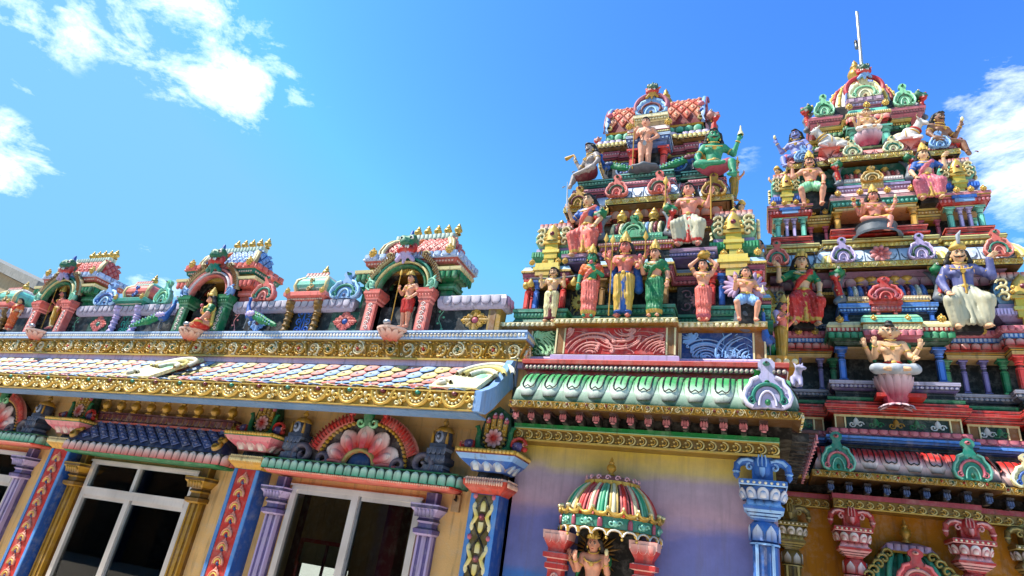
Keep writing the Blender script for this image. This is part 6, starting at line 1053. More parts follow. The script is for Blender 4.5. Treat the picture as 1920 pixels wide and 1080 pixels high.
stepbase(t1, 'base_moulding', pl, 2.56, 2.78, C('176a52'))
for s in (-1, 1):
    for d, c, y in ((.045, 'red', 6.245), (.155, 'blue', 6.26), (.40, 'blue', 6.26), (.50, 'red', 6.245)): pcol(t1, X1+s*(1.355-d), y, 2.78, 3.19, .03, P[c])
    for yy in (6.45, 6.62): pcol(t1, X1+s*1.33, yy, 2.78, 3.19, .03, P['red' if yy < 6.5 else 'blue'])
    pcol(t1, X1+s*.36, 6.2, 2.78, 3.15, .03, P['dgold'])
    mb = MB(); f = F_(6.425); fbox(mb, f, X1+s*.70-.24, X1+s*.70+.24, 2.66, 3.14, -.02, .0, P['black']*1.5); rosette(mb, f, X1+s*.70, 2.97, .10, 14, C('c8a890') if s > 0 else C('d8cf7a'), C('b87890') if s > 0 else C('c8b850'), P['dgold'], .012)
    for k in range(6): a = k*pi/3+.5; ridge(mb, f, spiral(X1+s*.70+.155*cos(a), 2.965+.14*sin(a), .065, 1.1, a, 1 if k % 2 else -1, 12), .018, .012, C('8a6a78') if s > 0 else C('8a8448'))
    part(mb, 'flower_panel', t1, PAINT); mb = MB(); ball(mb, (X1+s*1.32, 6.18, 3.1), (.045, .045, .05), P['lgold'], 10, 6); part(mb, 'gold_pot', t1, GOLD)
mould(t1, 'dentil_band', pw, [(0, 3.13), (.02, 3.14), (.02, 3.20), (.0, 3.21)], [P['dgold'], P['gold'], P['gold']], [('dent', .02, 3.145, 3.195, .03, .012, P['lgold'])])
mould(t1, 'pink_cornice', pl, [(-.06, 3.165), (-.03, 3.18), (.01, 3.22), (.02, 3.28), (.035, 3.29), (.035, 3.315)], [P['dgold'], P['dpink'], P['dpink'], P['brown'], P['lgold']], [('dots', .0, 3.215, .02, .05, .012, P['pink'], .03), ('dent', .02, 3.285, 3.31, .03, .012, C('e8d898'))])
mould(t1, 'blue_cornice_roof', pl, [(.03, 3.315), (.0, 3.38), (-.06, 3.41), (-.12, 3.415)], [C('9cc0dc'), C('b4d4e4'), C('b4d4e4')])
knobs(t1, [X1-1.29, X1-1.12, X1-.95, X1-.86, X1+.80, X1+.98, X1+1.15, X1+1.33], 6.20, 3.43, .042)
for s in (-1, 1):
    mb = MB(); f = F_(6.19); u = X1+s*1.08; fbox(mb, f, u-.17, u+.17, 3.30, 3.34, 0, .04, P['yellow']); fbox(mb, f, u-.14, u+.14, 3.23, 3.30, 0, .03, P['lgold']); fbox(mb, f, u-.08, u+.08, 3.14, 3.23, 0, .02, P['yellow']); fbox(mb, f, u-.15, u+.15, 3.34, 3.40, -.03, .03, P['yellow']); part(mb, 'yellow_bracket', t1, PAINT)
    kuta(t1, X1+s*1.085, 6.55, 3.44, .25, .80, P['green']*1.1, C('8cc8a0'))
    kuta(t1, X1+s*1.085, 7.5, 3.44, .25, .80, P['green']*1.1, C('8cc8a0'))
    mould(t1, 'lavender_seat', rect(X1+s*.63-.24, X1+s*.63+.24, 6.22, 6.7), [(0, 3.40), (.02, 3.42), (.02, 3.47), (.04, 3.48), (.04, 3.52), (.02, 3.53)], [P['purple'], P['purple'], P['lav']*.8, P['mauve'], P['lav']], [('dots', .02, 3.445, .014, .035, .008, P['lav'])], None, 'f')
pc = rect(X1-.39, X1+.39, 6.17, 6.8)
mould(t1, 'centre_cornice', pc, [(-.02, 3.40), (0, 3.42), (.0, 3.50), (.02, 3.51), (.03, 3.56), (.05, 3.57), (.05, 3.61), (.02, 3.63), (-.03, 3.66), (-.03, 3.70)], [P['dark'], P['dark'], P['brown'], P['red']*.9, P['lgold'], P['coral'], P['coral'], P['coral'], P['green']], [('dent', .025, 3.515, 3.555, .035, .008, P['pink']), ('dots', .05, 3.59, .012, .03, .008, C('e8c8b0'))])
st = [P['cream'], P['maroon']*1.3, P['cream'], P['lblue'], P['cream'], P['lgreen'], P['lgreen'], P['cream'], P['lblue'], P['cream'], P['maroon']*1.3, P['cream']]
vault(t1, X1-.34, X1+.28, 6.24, 3.735, .29, .55, st, C('5cae8a')); kudus(t1, [(X1-.04, ('green', 'lgreen', 'red'))], 6.235, 3.73, 4.02, .30)
mb = MB(); box(mb, X1-.17, X1+.09, 6.17, 6.24, 3.70, 3.80, C('4aa070')); part(mb, 'gable_block', t1, PAINT)
pots(t1, X1-.24, X1+.16, 3, 6.40, 4.05, .20)
makara(t1, X1-.44, 6.22, 3.72, .42, -1); makara(t1, X1+.36, 6.22, 3.72, .42, 1)
pe = plan3(X1, Y1, 1.06, .40, .06, .46, .10)
mould(t1, 'petal_band', plan3(X1, Y1, .90, .3, .05, .40, .06), [(-.04, 4.06), (.0, 4.08), (.0, 4.10), (-.02, 4.12), (-.01, 4.22), (.02, 4.25), (.05, 4.36), (.12, 4.40)], [P['dgold'], P['gold'], P['dgold'], P['red']*.6, P['red']*.5, P['orange'], P['brown']], [('petals', .03, 4.24, 4.38, .13, P['orange'], C('e8d4cc'), P['maroon']), ('dent', .0, 4.08, 4.10, .03, .01, P['lgold'])])
roll_eave(t1, pe, 4.445, .26, .17, C('e2e8f0'), C('7ea4da'))
kudus(t1, [(X1-.87, ('gold', 'maroon', 'brown')), (X1+.86, ('gold', 'maroon', 'brown'))], 6.53, 4.42, 4.74, .30); kudus(t1, [(X1-.33, ('coral', 'dgreen', 'red')), (X1+.21, ('coral', 'dgreen', 'red'))], 6.42, 4.46, 4.78, .30)
pp = plan3(X1, Y1, .97, .40, .06, .36, .09); mould(t1, 'rose_moulding', pp, [(-.10, 4.66), (0, 4.68), (.03, 4.70), (.035, 4.73), (.03, 4.76), (0, 4.78), (-.08, 4.80)], [P['rose']*.8, P['rose'], P['rose'], P['pink'], P['rose'], P['rose']], [('dots', .033, 4.73, .012, .04, .006, C('e0a0ac'))])
pt = plan3(X1, Y1, .90, .40, .07, .30, .08); stepbase(t1, 'teal_moulding', pt, 4.80, 4.935, C('17604e'), C('7ec0b0'))
for s in (-1, 1):
    mb = MB(); f = F_(6.89); u = X1+s*.37; fbox(mb, f, u-.17, u+.17, 5.05, 5.38, -.01, .0, C('101828')); ring(mb, f(np.array(u), 5.24, .005), (0, -1, 0), .11, .015, P['lblue']*.7, 18)
    for k in range(8): a = k*pi/4; bead(mb, f, u+.06*cos(a), 5.24+.06*sin(a), .025, .025, .01, P['blue'], 6)
    part(mb, 'blue_medallion', t1, PAINT)
pu = plan3(X1, Y1, .70, .2, .03, .25, .02); mould(t1, 'brass_band', pu, [(.0, 5.36), (.02, 5.37), (.02, 5.42), (.0, 5.43)], P['gold'], [('dots', .02, 5.395, .02, .05, .01, P['lgold'])]); mould(t1, 'rose_band', pu, [(0, 5.45), (.03, 5.47), (.05, 5.52), (.06, 5.56), (.0, 5.57)], [P['dpink'], P['rose'], P['dpink'], P['rose']], [('dots', .05, 5.515, .016, .04, .01, C('d8a0a8'))])
mould(t1, 'scalloped_cornice', pu, [(.05, 5.575), (.11, 5.60), (.115, 5.65), (.05, 5.74), (-.04, 5.79)], [P['brown'], P['gold'], C('e0d0c8'), C('d8cce0')], [('petals', .117, 5.66, 5.60, .06, P['yellow'], C('e8dca0'), P['dgold']), ('petals', .08, 5.73, 5.655, .08, C('d8c0e0'), C('ece4ec'), P['mauve'])])
mould(t1, 'green_band', rect(X1-.68, X1+.68, 6.93, 8.3), [(-.02, 5.76), (-.01, 5.80), (.0, 5.93), (.02, 5.96)], [P['dgreen'], P['green'], P['gold']], [('petals', .005, 5.82, 5.93, .12, P['green'], C('6ac0a0'), P['black'])])
mb = MB(); RX0, RX1, n = X1-.70, X1+.72, 14; tt = np.linspace(-.12, pi+.12, n); ry = 7.6-.68*np.cos(tt); rz_ = 6.02+.74*np.sin(tt)**.85*np.sign(np.sin(tt)+.001) if False else 6.04+.72*np.sin(tt)
g = np.stack([np.stack([np.full(n, x), ry, rz_], 1) for x in np.linspace(RX0, RX1, 3)]); grid(mb, g, C('7a1c18'))
for x in (RX0, RX1): mb.add(np.stack([np.full(n, x), ry, rz_], 1), np.arange(n), C('b06a4a'))
part(mb, 'barrel_roof', t1, PAINT); mb = MB(); 
lattice(mb, lambda u, t, w: (u, 7.6-(.69+w)*cos(-.02+t*1.40), 6.04+(.73+w)*sin(-.02+t*1.40)), RX0+.02, RX1-.02, 4, 9, lambda r, c: C('c8583e') if (r//2+c) % 2 else C('d07a58'), C('e8b08c'), P['dgold'], .016)
part(mb, 'lozenge_tiles', t1, PAINT); mb = MB(); box(mb, RX0+.12, RX1-.12, 7.5, 7.7, 6.74, 6.80, C('e0d48c')); dots(mb, F_(7.5), RX0+.12, RX1-.12, 6.80, .035, .07, .03, C('e8dc9c')); part(mb, 'roof_ridge', t1, PAINT)
for s, xx in ((-1, RX0), (1, RX1)):
    mb = MB(); f = F_(6.93)
    for k in range(3): ridge(mb, Fr((0, 6.925+.03*k, 0)), spiral(xx-s*(.06+.02*k), 6.06+.085*k, .065, 1.2, pi/2, -s, 14), .03, .035, C('d8c684'), P['dgold'], 0)
    pp_ = [(xx-s*.02, 7.6-.71*cos(a), 6.03+.75*sin(a)) for a in np.linspace(-.1, 1.3, 9)]; tube(mb, pp_, .032, P['lblue'], 7); tube(mb, [(q[0]+s*.035, q[1], q[2]) for q in pp_], .018, P['maroon']*1.4, 6); bead(mb, F_(6.90), xx-s*.05, 6.28, .05, .05, .04, P['rose']); bead(mb, F_(6.90), xx-s*.04, 6.16, .035, .04, .04, P['blue']); part(mb, 'gable_scroll', t1, PAINT)
mb = MB(); finial(mb, (X1+.06, 7.6, 6.78), .56, P['gold'], .12); part(mb, 'gold_pot', t1, GOLD)
# central shrine of the top storey
for s in (-1, 1): pcol(t1, X1+s*.21, 6.66, 4.95, 5.36, .04, P['red'])
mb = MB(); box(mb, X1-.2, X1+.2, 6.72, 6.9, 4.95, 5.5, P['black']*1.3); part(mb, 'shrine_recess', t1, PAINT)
pq = rect(X1-.22, X1+.22, 6.62, 6.95); mould(t1, 'blue_eave', pq, [(-.04, 5.35), (.0, 5.36), (.04, 5.44), (.08, 5.50), (.085, 5.55), (.05, 5.56)], [C('3a4a80'), C('5a74b0'), C('4a62a0'), C('b8c8e4'), C('5a74b0')], [('dent', .06, 5.46, 5.50, .05, .012, C('aac0e0'))]); mould(t1, 'rose_roof', pq, [(.04, 5.56), (.06, 5.57), (.06, 5.61), (.07, 5.62), (.05, 5.70), (-.01, 5.73)], [P['gold'], C('c8a850'), P['rose'], C('e4c8c0'), C('e4c8c0')], [('dots', .06, 5.59, .012, .03, .01, C('e8dca0'))]); knobs(t1, [X1-.26, X1+.27], 6.55, 5.72, .055)
mould(t1, 'gable_block', rect(X1-.19, X1+.19, 6.72, 7.1), [(0, 5.70), (0, 5.90), (.02, 5.91), (.03, 5.96), (.05, 5.97), (.05, 6.02), (0, 6.03)], [P['tan'], C('d8cc98'), C('c8b070'), C('d8cc98'), C('e8dcb0'), C('d8cc98')], [('dots', .03, 5.94, .016, .04, .01, C('e8dcb0'))])
kudus(t1, [(X1, ('lblue', 'maroon', 'dgold'))], 6.74, 6.02, 6.44, .46)
for s in (-1, 1):
    mb = MB(); a = np.linspace(-.3, 1.35, 12); ridge(mb, F_(6.72), np.stack([X1+s*.225*np.cos(a), 6.17+.21*np.sin(a)], 1), .075, .06, C('a85868'), C('6a2838'), .01)
    part(mb, 'feather_arch', t1, PAINT)
yali(t1, F_(6.72), X1+.01, 6.30, .30, C('1f5a40'), 'gold', horn='dgreen')
for s in (-1, 1): makara(t1, X1+s*.80, 6.95, 5.66, .46, s, C('b87a70')) if s > 0 else makara(t1, X1-.80, 6.95, 5.66, .26, s, C('c07a6a'))
# ---- far tower
Y2 = 9.6
t2 = thing('temple_tower', 'farther taller temple tower with blue and red columns, ribbed dome and lightning rod', 'tower', (1.65, Y2, GZ)); X2 = 1.56
mb = MB(); box(mb, -.4, 5, 8.6, 10.5, GZ, 1.3, P['mustard']); part(mb, 'wall', t2, WALL)
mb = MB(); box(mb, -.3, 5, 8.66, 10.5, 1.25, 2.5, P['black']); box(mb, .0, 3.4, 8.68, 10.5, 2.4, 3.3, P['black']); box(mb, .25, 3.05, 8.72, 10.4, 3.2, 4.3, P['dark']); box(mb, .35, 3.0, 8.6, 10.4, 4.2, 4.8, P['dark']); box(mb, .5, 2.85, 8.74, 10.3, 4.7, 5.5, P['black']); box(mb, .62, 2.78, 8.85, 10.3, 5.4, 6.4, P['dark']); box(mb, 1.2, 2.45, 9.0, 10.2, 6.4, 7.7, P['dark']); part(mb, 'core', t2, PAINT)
for x0, x1, y, nm in ((.83, 2.27, 8.3, 'c'), (-.3, .80, 8.5, 'l'), (2.30, 5, 8.5, 'r')):
    mb = MB(); box(mb, x0, x1, y, 8.66, 1.115, 1.22, P['gold']*.6); swag(mb, F_(y), x0, x1, 1.125, 1.20, .10); fbox(mb, F_(y), x0, x1, 1.112, 1.126, 0, .022, P['lgold']); part(mb, 'gold_beam', t2, GOLD); mb = MB(); box(mb, x0-.01, x1+.01, y-.012, 8.66, 1.222, 1.275, P['dpink']*.9); part(mb, 'rose_strip', t2, PAINT)
for i in range(9): lotus_bracket(F_(8.34), .80+i*.19, 1.275, 1.385, t2, C('4a66a0'))
for i in range(7): lotus_bracket(F_(8.5), 2.55+i*.2, 1.27, 1.38, t2, C('4a66a0'))
mb = MB(); f = F_(7.9)
for x0, x1, y in ((.60, 2.41, 7.9), (-.2, .57, 8.12), (2.44, 5, 8.12)):
    sweep(mb, rect(x0, x1, y, 8.9), [(-.06, 1.41), (0, 1.385), (.004, 1.46), (-.01, 1.464)], [P['brown']*.5, P['gold']*.8, P['gold']]); vine(mb, F_(y-.004), x0, x1, 1.388, 1.46, .085, P['lgold'], C('e6dca8'), None, .02)
    for i in range(int((x1-x0)/.1)): bead(mb, F_(y-.004), x0+.05+i*.1, 1.43, .015, .015, .035, (P['red']*.7, P['dgreen'])[i % 2], 6)
part(mb, 'gold_cornice', t2, GOLD)
part(kapota(.63, 2.40, 7.92, 1.465, .30, .29, 8.6, C('c4231c'), C('ece0dc'), 8, P['dark']), 'petal_eave', t2, PAINT); part(kapota(-.2, .55, 8.14, 1.465, .30, .29, 8.6, C('c4231c'), C('ece0dc'), 3, P['dark']), 'petal_eave', t2, PAINT); part(kapota(2.46, 5, 8.14, 1.465, .30, .29, 8.6, C('c4231c'), C('ece0dc'), 10, P['dark']), 'petal_eave', t2, PAINT)
kudus(t2, [(.87, ('teal', 'rose', 'dgreen')), (2.14, ('teal', 'rose', 'dgreen'))], 7.92, 1.465, 1.90, .36); kudus(t2, [(2.70, ('cream', 'blue', 'blue'))], 8.12, 1.47, 1.82, .34)
def base_stack(x0, x1, y):
    pl = rect(x0, x1, y, 8.9); mould(t2, 'blue_moulding', pl, [(.0, 1.76), (.02, 1.84), (.06, 1.87), (.08, 1.90), (.07, 1.94), (.05, 1.95), (.0, 1.955)], [P['dark'], P['dblue'], C('3f74c4'), C('4f84d0'), P['lblue'], C('4f84d0')]); mould(t2, 'rose_moulding', pl, [(.0, 1.955), (.03, 1.965), (.03, 2.03), (.01, 2.04), (-.05, 2.045)], [P['pink'], P['rose'], P['pink'], P['pink']], [('petals', .03, 2.025, 1.97, .10, P['rose'], P['pink'], P['maroon'])], None, 'fl')
    mould(t2, 'panel_block', pl, [(-.04, 2.045), (-.04, 2.21)], P['brown']*1.1); mb = MB(); f = F_(y+.038); fbox(mb, f, x0+.17, x1-.17, 2.05, 2.19, 0, .006, C('10261c')); fbox(mb, f, x0+.04, x1-.04, 2.19, 2.215, 0, .02, C('d8c48a'))
    n = max(1, int((x1-x0)/.26))
    for i in range(n):
        u = x0+.17+(i+.5)*(x1-x0-.34)/n; c = (C('d8d8d8'), P['green'], P['gold'], P['green'])[i % 4]; petal(mb, f, u, .07, 2.09, 2.19, c*.6, c, .02, P['black'], pointed=True)
        for s in (-1, 1): ridge(mb, f, spiral(u+s*.045, 2.10, .04, 1.2, 0, s, 10), .02, .015, c); 
    for a in (x0+.045, x0+.15, x1-.16, x1-.055): fbox(mb, f, a, a+.015, 2.05, 2.19, 0, .014, P['cream'])
    part(mb, 'ornament_panel', t2, PAINT); mould(t2, 'red_moulding', pl, [(-.03, 2.21), (.02, 2.23), (.04, 2.25), (.04, 2.28), (.06, 2.29), (.06, 2.33), (.04, 2.34), (.04, 2.37), (.0, 2.38)], [P['red']*.7, C('d05048'), P['red'], C('e0786a'), P['red'], C('d05048'), P['red'], P['coral']]); mould(t2, 'green_moulding', pl, [(.0, 2.38), (.02, 2.39), (.02, 2.43), (-.05, 2.44)], P['green']*.8)
base_stack(.87, 2.26, 8.22); base_stack(-.2, .85, 8.42); base_stack(2.28, 2.86, 8.42); base_stack(2.88, 5, 8.30)
def ledge(x0, x1, y, z0, z1, c, l):
    h = z1-z0; mould(t2, 'lavender_base', rect(x0, x1, y, 8.9), [(.03, z0), (.0, z0+.05*h), (.0, z0+.4*h), (.03, z0+.45*h), (.05, z0+.55*h), (.05, z0+.75*h), (.065, z0+.78*h), (.065, z1), (0, z1+.003)], [c*.6, P['black'], c, c, c, l, l, l], [('dots', .05, z0+.65*h, .02, .05, .008, l)], None, 'fl')
ledge(.95, 2.20, 8.26, 2.44, 2.645, P['purple']*.8, C('a8a0b8')); ledge(-.1, .93, 8.48, 2.40, 2.58, P['slate'], C('8a8898')); ledge(2.23, 2.84, 8.48, 2.40, 2.58, P['slate'], C('8a8898')); ledge(2.86, 3.9, 8.32, 2.40, 2.60, P['slate'], C('8a8898'))
for x, y, c, r in ((1.06, 8.30, 'blue', .038), (2.12, 8.30, 'blue', .038), (.56, 8.53, 'purple', .026), (.83, 8.53, 'purple', .026), (.98, 8.56, 'green', .034), (.20, 8.53, 'purple', .026), (2.24, 8.56, 'green', .034), (2.41, 8.53, 'purple', .026), (2.62, 8.53, 'purple', .026), (2.81, 8.51, 'green', .034), (2.92, 8.36, 'red', .038), (3.2, 8.36, 'red', .038), (3.4, 8.36, 'green', .034)):
    pcol(t2, x, y, 2.645 if c == 'blue' else 2.59, 3.10 if c == 'blue' else 3.04, r, P[c])
mould(t2, 'cream_frieze', rect(1.02, 2.16, 8.28, 8.9), [(0, 3.09), (.0, 3.12), (.03, 3.13), (.03, 3.14)], [P['tan'], C('d8c080'), C('d8c080')]); pe = rect(1.0, 2.18, 8.2, 8.9)
mould(t2, 'green_petal_eave', pe, [(.0, 3.115), (.03, 3.15), (.09, 3.19), (.10, 3.255), (.09, 3.26), (.09, 3.315), (.1, 3.32), (.1, 3.35)], [C('0e3a24'), P['dgreen'], P['green'], P['lgreen'], P['red'], C('d8c890'), C('d8c890')], [('petals', .10, 3.165, 3.25, .085, P['green'], C('4aa070'), P['black']), ('dent', .09, 3.27, 3.31, .05, .012, C('d8b8a0'))], None, 'fl')
mould(t2, 'cream_roof', pe, [(.1, 3.35), (.06, 3.41), (-.02, 3.44), (-.1, 3.45)], C('e0d0a0')); mould(t2, 'green_roof_crest', rect(1.33, 1.90, 8.07, 8.5), [(0, 3.14), (.03, 3.20), (.03, 3.26), (.02, 3.34), (.05, 3.35), (.04, 3.42), (.0, 3.47), (-.06, 3.475)], [P['rose'], P['pink'], P['cream'], P['gold'], P['lteal'], P['lgreen'], P['lgreen']], [('petals', .035, 3.175, 3.255, .08, P['rose'], P['pink'], P['maroon']), ('dent', .02, 3.28, 3.33, .04, .012, P['cream'])], None, 'f')
knobs(t2, [1.05, 1.43, 1.80, 2.15], 8.05, 3.40, .05)
for x0, x1, y in ((-.1, .96, 8.45), (2.24, 2.83, 8.45), (2.85, 3.9, 8.28)):
    pl = rect(x0, x1, y, 8.9); mould(t2, 'side_cornice', pl, [(-.02, 3.03), (.0, 3.04), (.0, 3.08), (.02, 3.10), (.02, 3.11), (.06, 3.13), (.08, 3.20), (.06, 3.215), (.06, 3.28), (.09, 3.29), (.08, 3.36), (.04, 3.39), (-.05, 3.40)], [P['tan'], C('c8a868'), P['gold'], C('d8c080'), P['red']*.6, P['red']*.8, P['pink'], C('4f84d0'), P['rose'], P['pink'], P['pink'], P['pink']], [('petals', .075, 3.12, 3.205, .10, P['red'], C('e0b0a8'), P['black']), ('dent', .06, 3.23, 3.27, .045, .012, C('b8ccec')), ('petals', .088, 3.36, 3.295, .07, P['rose'], P['pink'], P['dpink'])], None, 'fl')
knobs(t2, [.58, .78, 2.40, 2.62, 2.98, 3.25], 8.33, 3.35, .048)
ledge(.25, .95, 8.62, 3.42, 3.55, P['slate'], C('8a8898')); ledge(2.2, 2.8, 8.62, 3.42, 3.55, P['slate'], C('8a8898'))
kuta(t2, 3.10, 8.62, 3.42, .29, .95, P['lav']*.8, C('5f9ac8')); kuta(t2, .22, 8.65, 3.42, .25, .85, P['lav']*.8, C('5f9ac8'))
pb = rect(1.13, 2.13, 8.28, 8.8); mould(t2, 'blue_frame', pb, [(.0, 3.45), (.0, 3.56), (.03, 3.58), (.05, 3.64), (.06, 3.65), (.06, 3.71), (.0, 3.73), (-.02, 3.78)], [P['black'], P['dblue'], P['blue'], P['lblue'], C('4f84d0'), C('4f84d0'), P['gold']], [('dots', .05, 3.61, .018, .04, .01, P['lblue'])], None, 'fl')
for x in (1.15, 2.11): pcol(t2, x, 8.27, 3.46, 3.58, .025, P['blue'])
w_, b_, r_ = C('e4dcc0'), C('4a72b8'), C('6a1c28'); vault(t2, 1.22, 2.12, 8.32, 3.80, .26, .5, [b_, w_, b_, r_, b_, w_, b_, w_, b_, w_, b_, r_, b_, w_, b_], C('d8b890')); pots(t2, 1.39, 1.94, 5, 8.48, 4.07, .24)
mb = MB(); f = F_(8.2); fbox(mb, f, 1.43, 1.80, 3.67, 3.72, -.1, .03, C('d04a42')); fbox(mb, f, 1.45, 1.78, 3.58, 3.67, -.1, .01, C('c84840')); fbox(mb, f, 1.50, 1.54, 3.48, 3.58, -.08, 0, C('b83830')); fbox(mb, f, 1.69, 1.73, 3.48, 3.58, -.08, 0, C('b83830')); dots(mb, Fr((0, 8.19, 0)), 1.45, 1.78, 3.62, .018, .04, .01, P['pink']); part(mb, 'gable_block', t2, PAINT); kudus(t2, [(1.615, ('red', 'rose', 'maroon'))], 8.19, 3.72, 4.04, .40)
makara(t2, 1.12, 8.26, 3.74, .5, -1); makara(t2, 2.22, 8.26, 3.74, .5, 1)
pg = plan3(1.645, 9.75, 1.5, .62, .03, .81, .06); mould(t2, 'petal_wall', plan3(1.645, 9.75, 1.22, .4, .03, .7, .05), [(.0, 3.92), (.02, 3.94), (.02, 3.99), (.0, 4.0), (.0, 4.06), (.04, 4.18), (.16, 4.22)], [P['dgold'], P['gold'], P['dgold'], P['dark'], P['mauve'], P['mauve']*.8], [('petals', .03, 4.04, 4.18, .14, P['dpink']*.7, C('d0bcc4'), P['black']), ('dent', .02, 3.945, 3.985, .035, .012, P['lgold'])], None, 'fl')
roll_eave(t2, pg, 4.30, .26, .16, C('e0e8f2'), C('8fb4e2'), True, .09, 'fl', .2)
kudus(t2, [(.36, ('coral', 'teal', 'maroon')), (1.18, ('lav', 'dgreen', 'purple')), (2.08, ('lav', 'dgreen', 'purple')), (2.90, ('coral', 'teal', 'maroon'))], 8.19, 4.30, 4.67, .31)
mb = MB(); f = F_(8.20); rosette(mb, f, 1.63, 4.42, .13, 9, C('c03a3a'), C('e8a0a0'), C('d86a6a'), .03, P['maroon']); part(mb, 'red_flower', t2, PAINT)
for u, s in ((.93, -1), (2.38, 1), (.08, -1), (3.2, 1)):
    mb = MB(); 
    for k in range(4): tube(mb, [(u-s*.03*k, 8.20+.0, 4.30), (u-s*(.01+.03*k), 8.2+.02, 4.38), (u-s*(.05+.03*k), 8.28, 4.48), (u-s*(.10+.03*k), 8.36, 4.56)], .026, C('d8b850') if k % 2 else C('e8dca0'), 6)
    part(mb, 'eave_scroll', t2, PAINT)
py = plan3(1.65, 9.75, 1.38, .6, .06, .64, .06); mould(t2, 'yellow_base', py, [(.0, 4.55), (.03, 4.57), (.03, 4.64), (.05, 4.65), (.06, 4.68), (.05, 4.71), (.0, 4.715)], [P['dgold'], C('c8a840'), P['gold'], C('d8c880'), C('d8c880'), C('d8c880')], [('dots', .03, 4.605, .024, .055, .012, C('e0cc70'), .03)], None, 'fl')
for x0, x1, y, z0, z1 in ((.36, .79, 8.42, 4.73, 4.86), (2.51, 2.94, 8.42, 4.73, 4.86), (1.14, 2.19, 8.36, 4.77, 4.905)): stepbase(t2, 'red_base', rect(x0, x1, y, 9), z0, z1, P['red'], C('d86a5a'), False, 'fl')
for x0, x1 in ((.8, 1.14), (2.19, 2.51)): stepbase(t2, 'red_base', rect(x0, x1, 8.58, 9), 4.72, 4.79, P['red']*.8, C('c85a4a'), False, 'f')
for s, xm in ((-1, .575), (1, 2.725)):
    for d, c, r in ((-.17, 'lteal', .032), (-.05, 'lav', .022), (.05, 'lav', .022), (.17, 'lteal', .032)): pcol(t2, xm+d, 8.45, 4.865, 5.2, r, P[c]*.75)
    for d in (.28, .48): pcol(t2, xm+s*-d, 8.62, 4.80, 5.13, .022, P['dpink'])
    pcol(t2, 1.665+s*.47, 8.45, 4.905, 5.25, .036, P['gold'])
    for yy in (8.75, 8.95): pcol(t2, 1.65+s*1.26, yy, 4.865, 5.2, .03, P['lteal']*.75)
    pk = rect(xm-.24, xm+.24, 8.42, 8.9); mould(t2, 'corner_cornice', pk, [(-.02, 5.19), (.0, 5.20), (.0, 5.23), (.02, 5.24), (.06, 5.31), (.06, 5.35), (.075, 5.36), (.07, 5.40), (.03, 5.44), (-.03, 5.45)], [P['tan'], C('d8c080'), P['red'], P['red']*.9, P['coral'], P['lgold'], P['pink'], C('e8b8b0'), P['pink']], [('dots', .05, 5.285, .02, .05, .012, P['pink'], .03)], None, 'flr'); knobs(t2, [xm-.22, xm-.07, xm+.09, xm+.23], 8.34, 5.43, .042)
    mb = MB(); f = F_(8.36); fbox(mb, f, xm-.14, xm+.14, 5.30, 5.345, 0, .03, P['blue']); fbox(mb, f, xm-.11, xm+.11, 5.25, 5.30, 0, .02, P['lblue']); part(mb, 'blue_bracket', t2, PAINT)
    kuta(t2, xm+s*.02, 8.70, 5.45, .215, .80, P['blue'], P['lteal']*.9); xr = xm-s*.39
    mould(t2, 'gold_bracket', rect(xr-.15, xr+.15, 8.55, 8.8), [(-.04, 5.12), (.0, 5.16), (.0, 5.20), (.03, 5.24), (.03, 5.29), (.0, 5.30)], [P['gold'], C('d8b860'), P['gold'], C('d8b860'), P['rose']], [('dots', .02, 5.22, .014, .04, .01, P['cream'])], None, 'f'); knobs(t2, [xr-.07, xr+.09], 8.5, 5.33, .045)
    ledge(xr-.2, xr+.2, 8.68, 5.30, 5.42, P['slate'], C('8a8898'))
pc2 = rect(1.17, 2.17, 8.38, 8.9); mould(t2, 'centre_cornice', pc2, [(-.02, 5.24), (.0, 5.25), (.0, 5.29), (.02, 5.30), (.05, 5.38), (.06, 5.39), (.065, 5.44), (.03, 5.52), (-.05, 5.54)], [P['tan'], C('d8c080'), P['gold'], P['teal']*.9, P['lteal'], C('e0a0a0'), C('e4b8b8'), C('e4b8b8')], [('dots', .035, 5.34, .022, .055, .012, P['lteal'], .03)], None, 'fl'); knobs(t2, [1.22, 1.50, 1.84, 2.13], 8.31, 5.50, .048)
pv = rect(1.29, 2.13, 8.52, 8.95); mould(t2, 'lavender_frame', pv, [(.0, 5.53), (.0, 5.61), (.02, 5.62), (.05, 5.69), (.05, 5.74), (.0, 5.76), (-.02, 5.84)], [P['purple']*.6, P['purple'], P['mauve'], P['lav'], P['lav'], P['lteal']], [('dots', .035, 5.655, .018, .04, .01, P['lilac'])], None, 'fl')
d1, d2 = C('b03a34'), C('d89080'); vault(t2, 1.37, 2.09, 8.55, 5.85, .20, .4, [d1, d2]*6, C('d8c4bc')); pots(t2, 1.56, 1.92, 3, 8.68, 6.04, .20)
kudus(t2, [(1.70, ('gold', 'cream', 'dgold'))], 8.47, 5.76, 6.02, .30); mb = MB(); fbox(mb, F_(8.48), 1.56, 1.84, 5.66, 5.77, -.05, .02, C('c8a860')); dots(mb, F_(8.46), 1.57, 1.83, 5.715, .014, .035, .01, P['cream']); part(mb, 'gable_block', t2, PAINT)
makara(t2, 1.29, 8.5, 5.78, .42, -1); makara(t2, 2.18, 8.5, 5.78, .42, 1)
pg3 = plan3(1.71, 9.62, 1.12, .6, .03, .53, .06); mould(t2, 'teal_wall', plan3(1.71, 9.62, .9, .4, .02, .46, .04), [(0, 5.9), (0, 6.08), (.1, 6.14)], [P['teal']*.5, P['teal']*.6], [('dots', 0, 6.0, .03, .08, .01, P['teal'], .05)], None, 'fl'); roll_eave(t2, pg3, 6.24, .17, .14, C('e8b0a8'), C('e0605a'), True, .10, 'flr', .14)
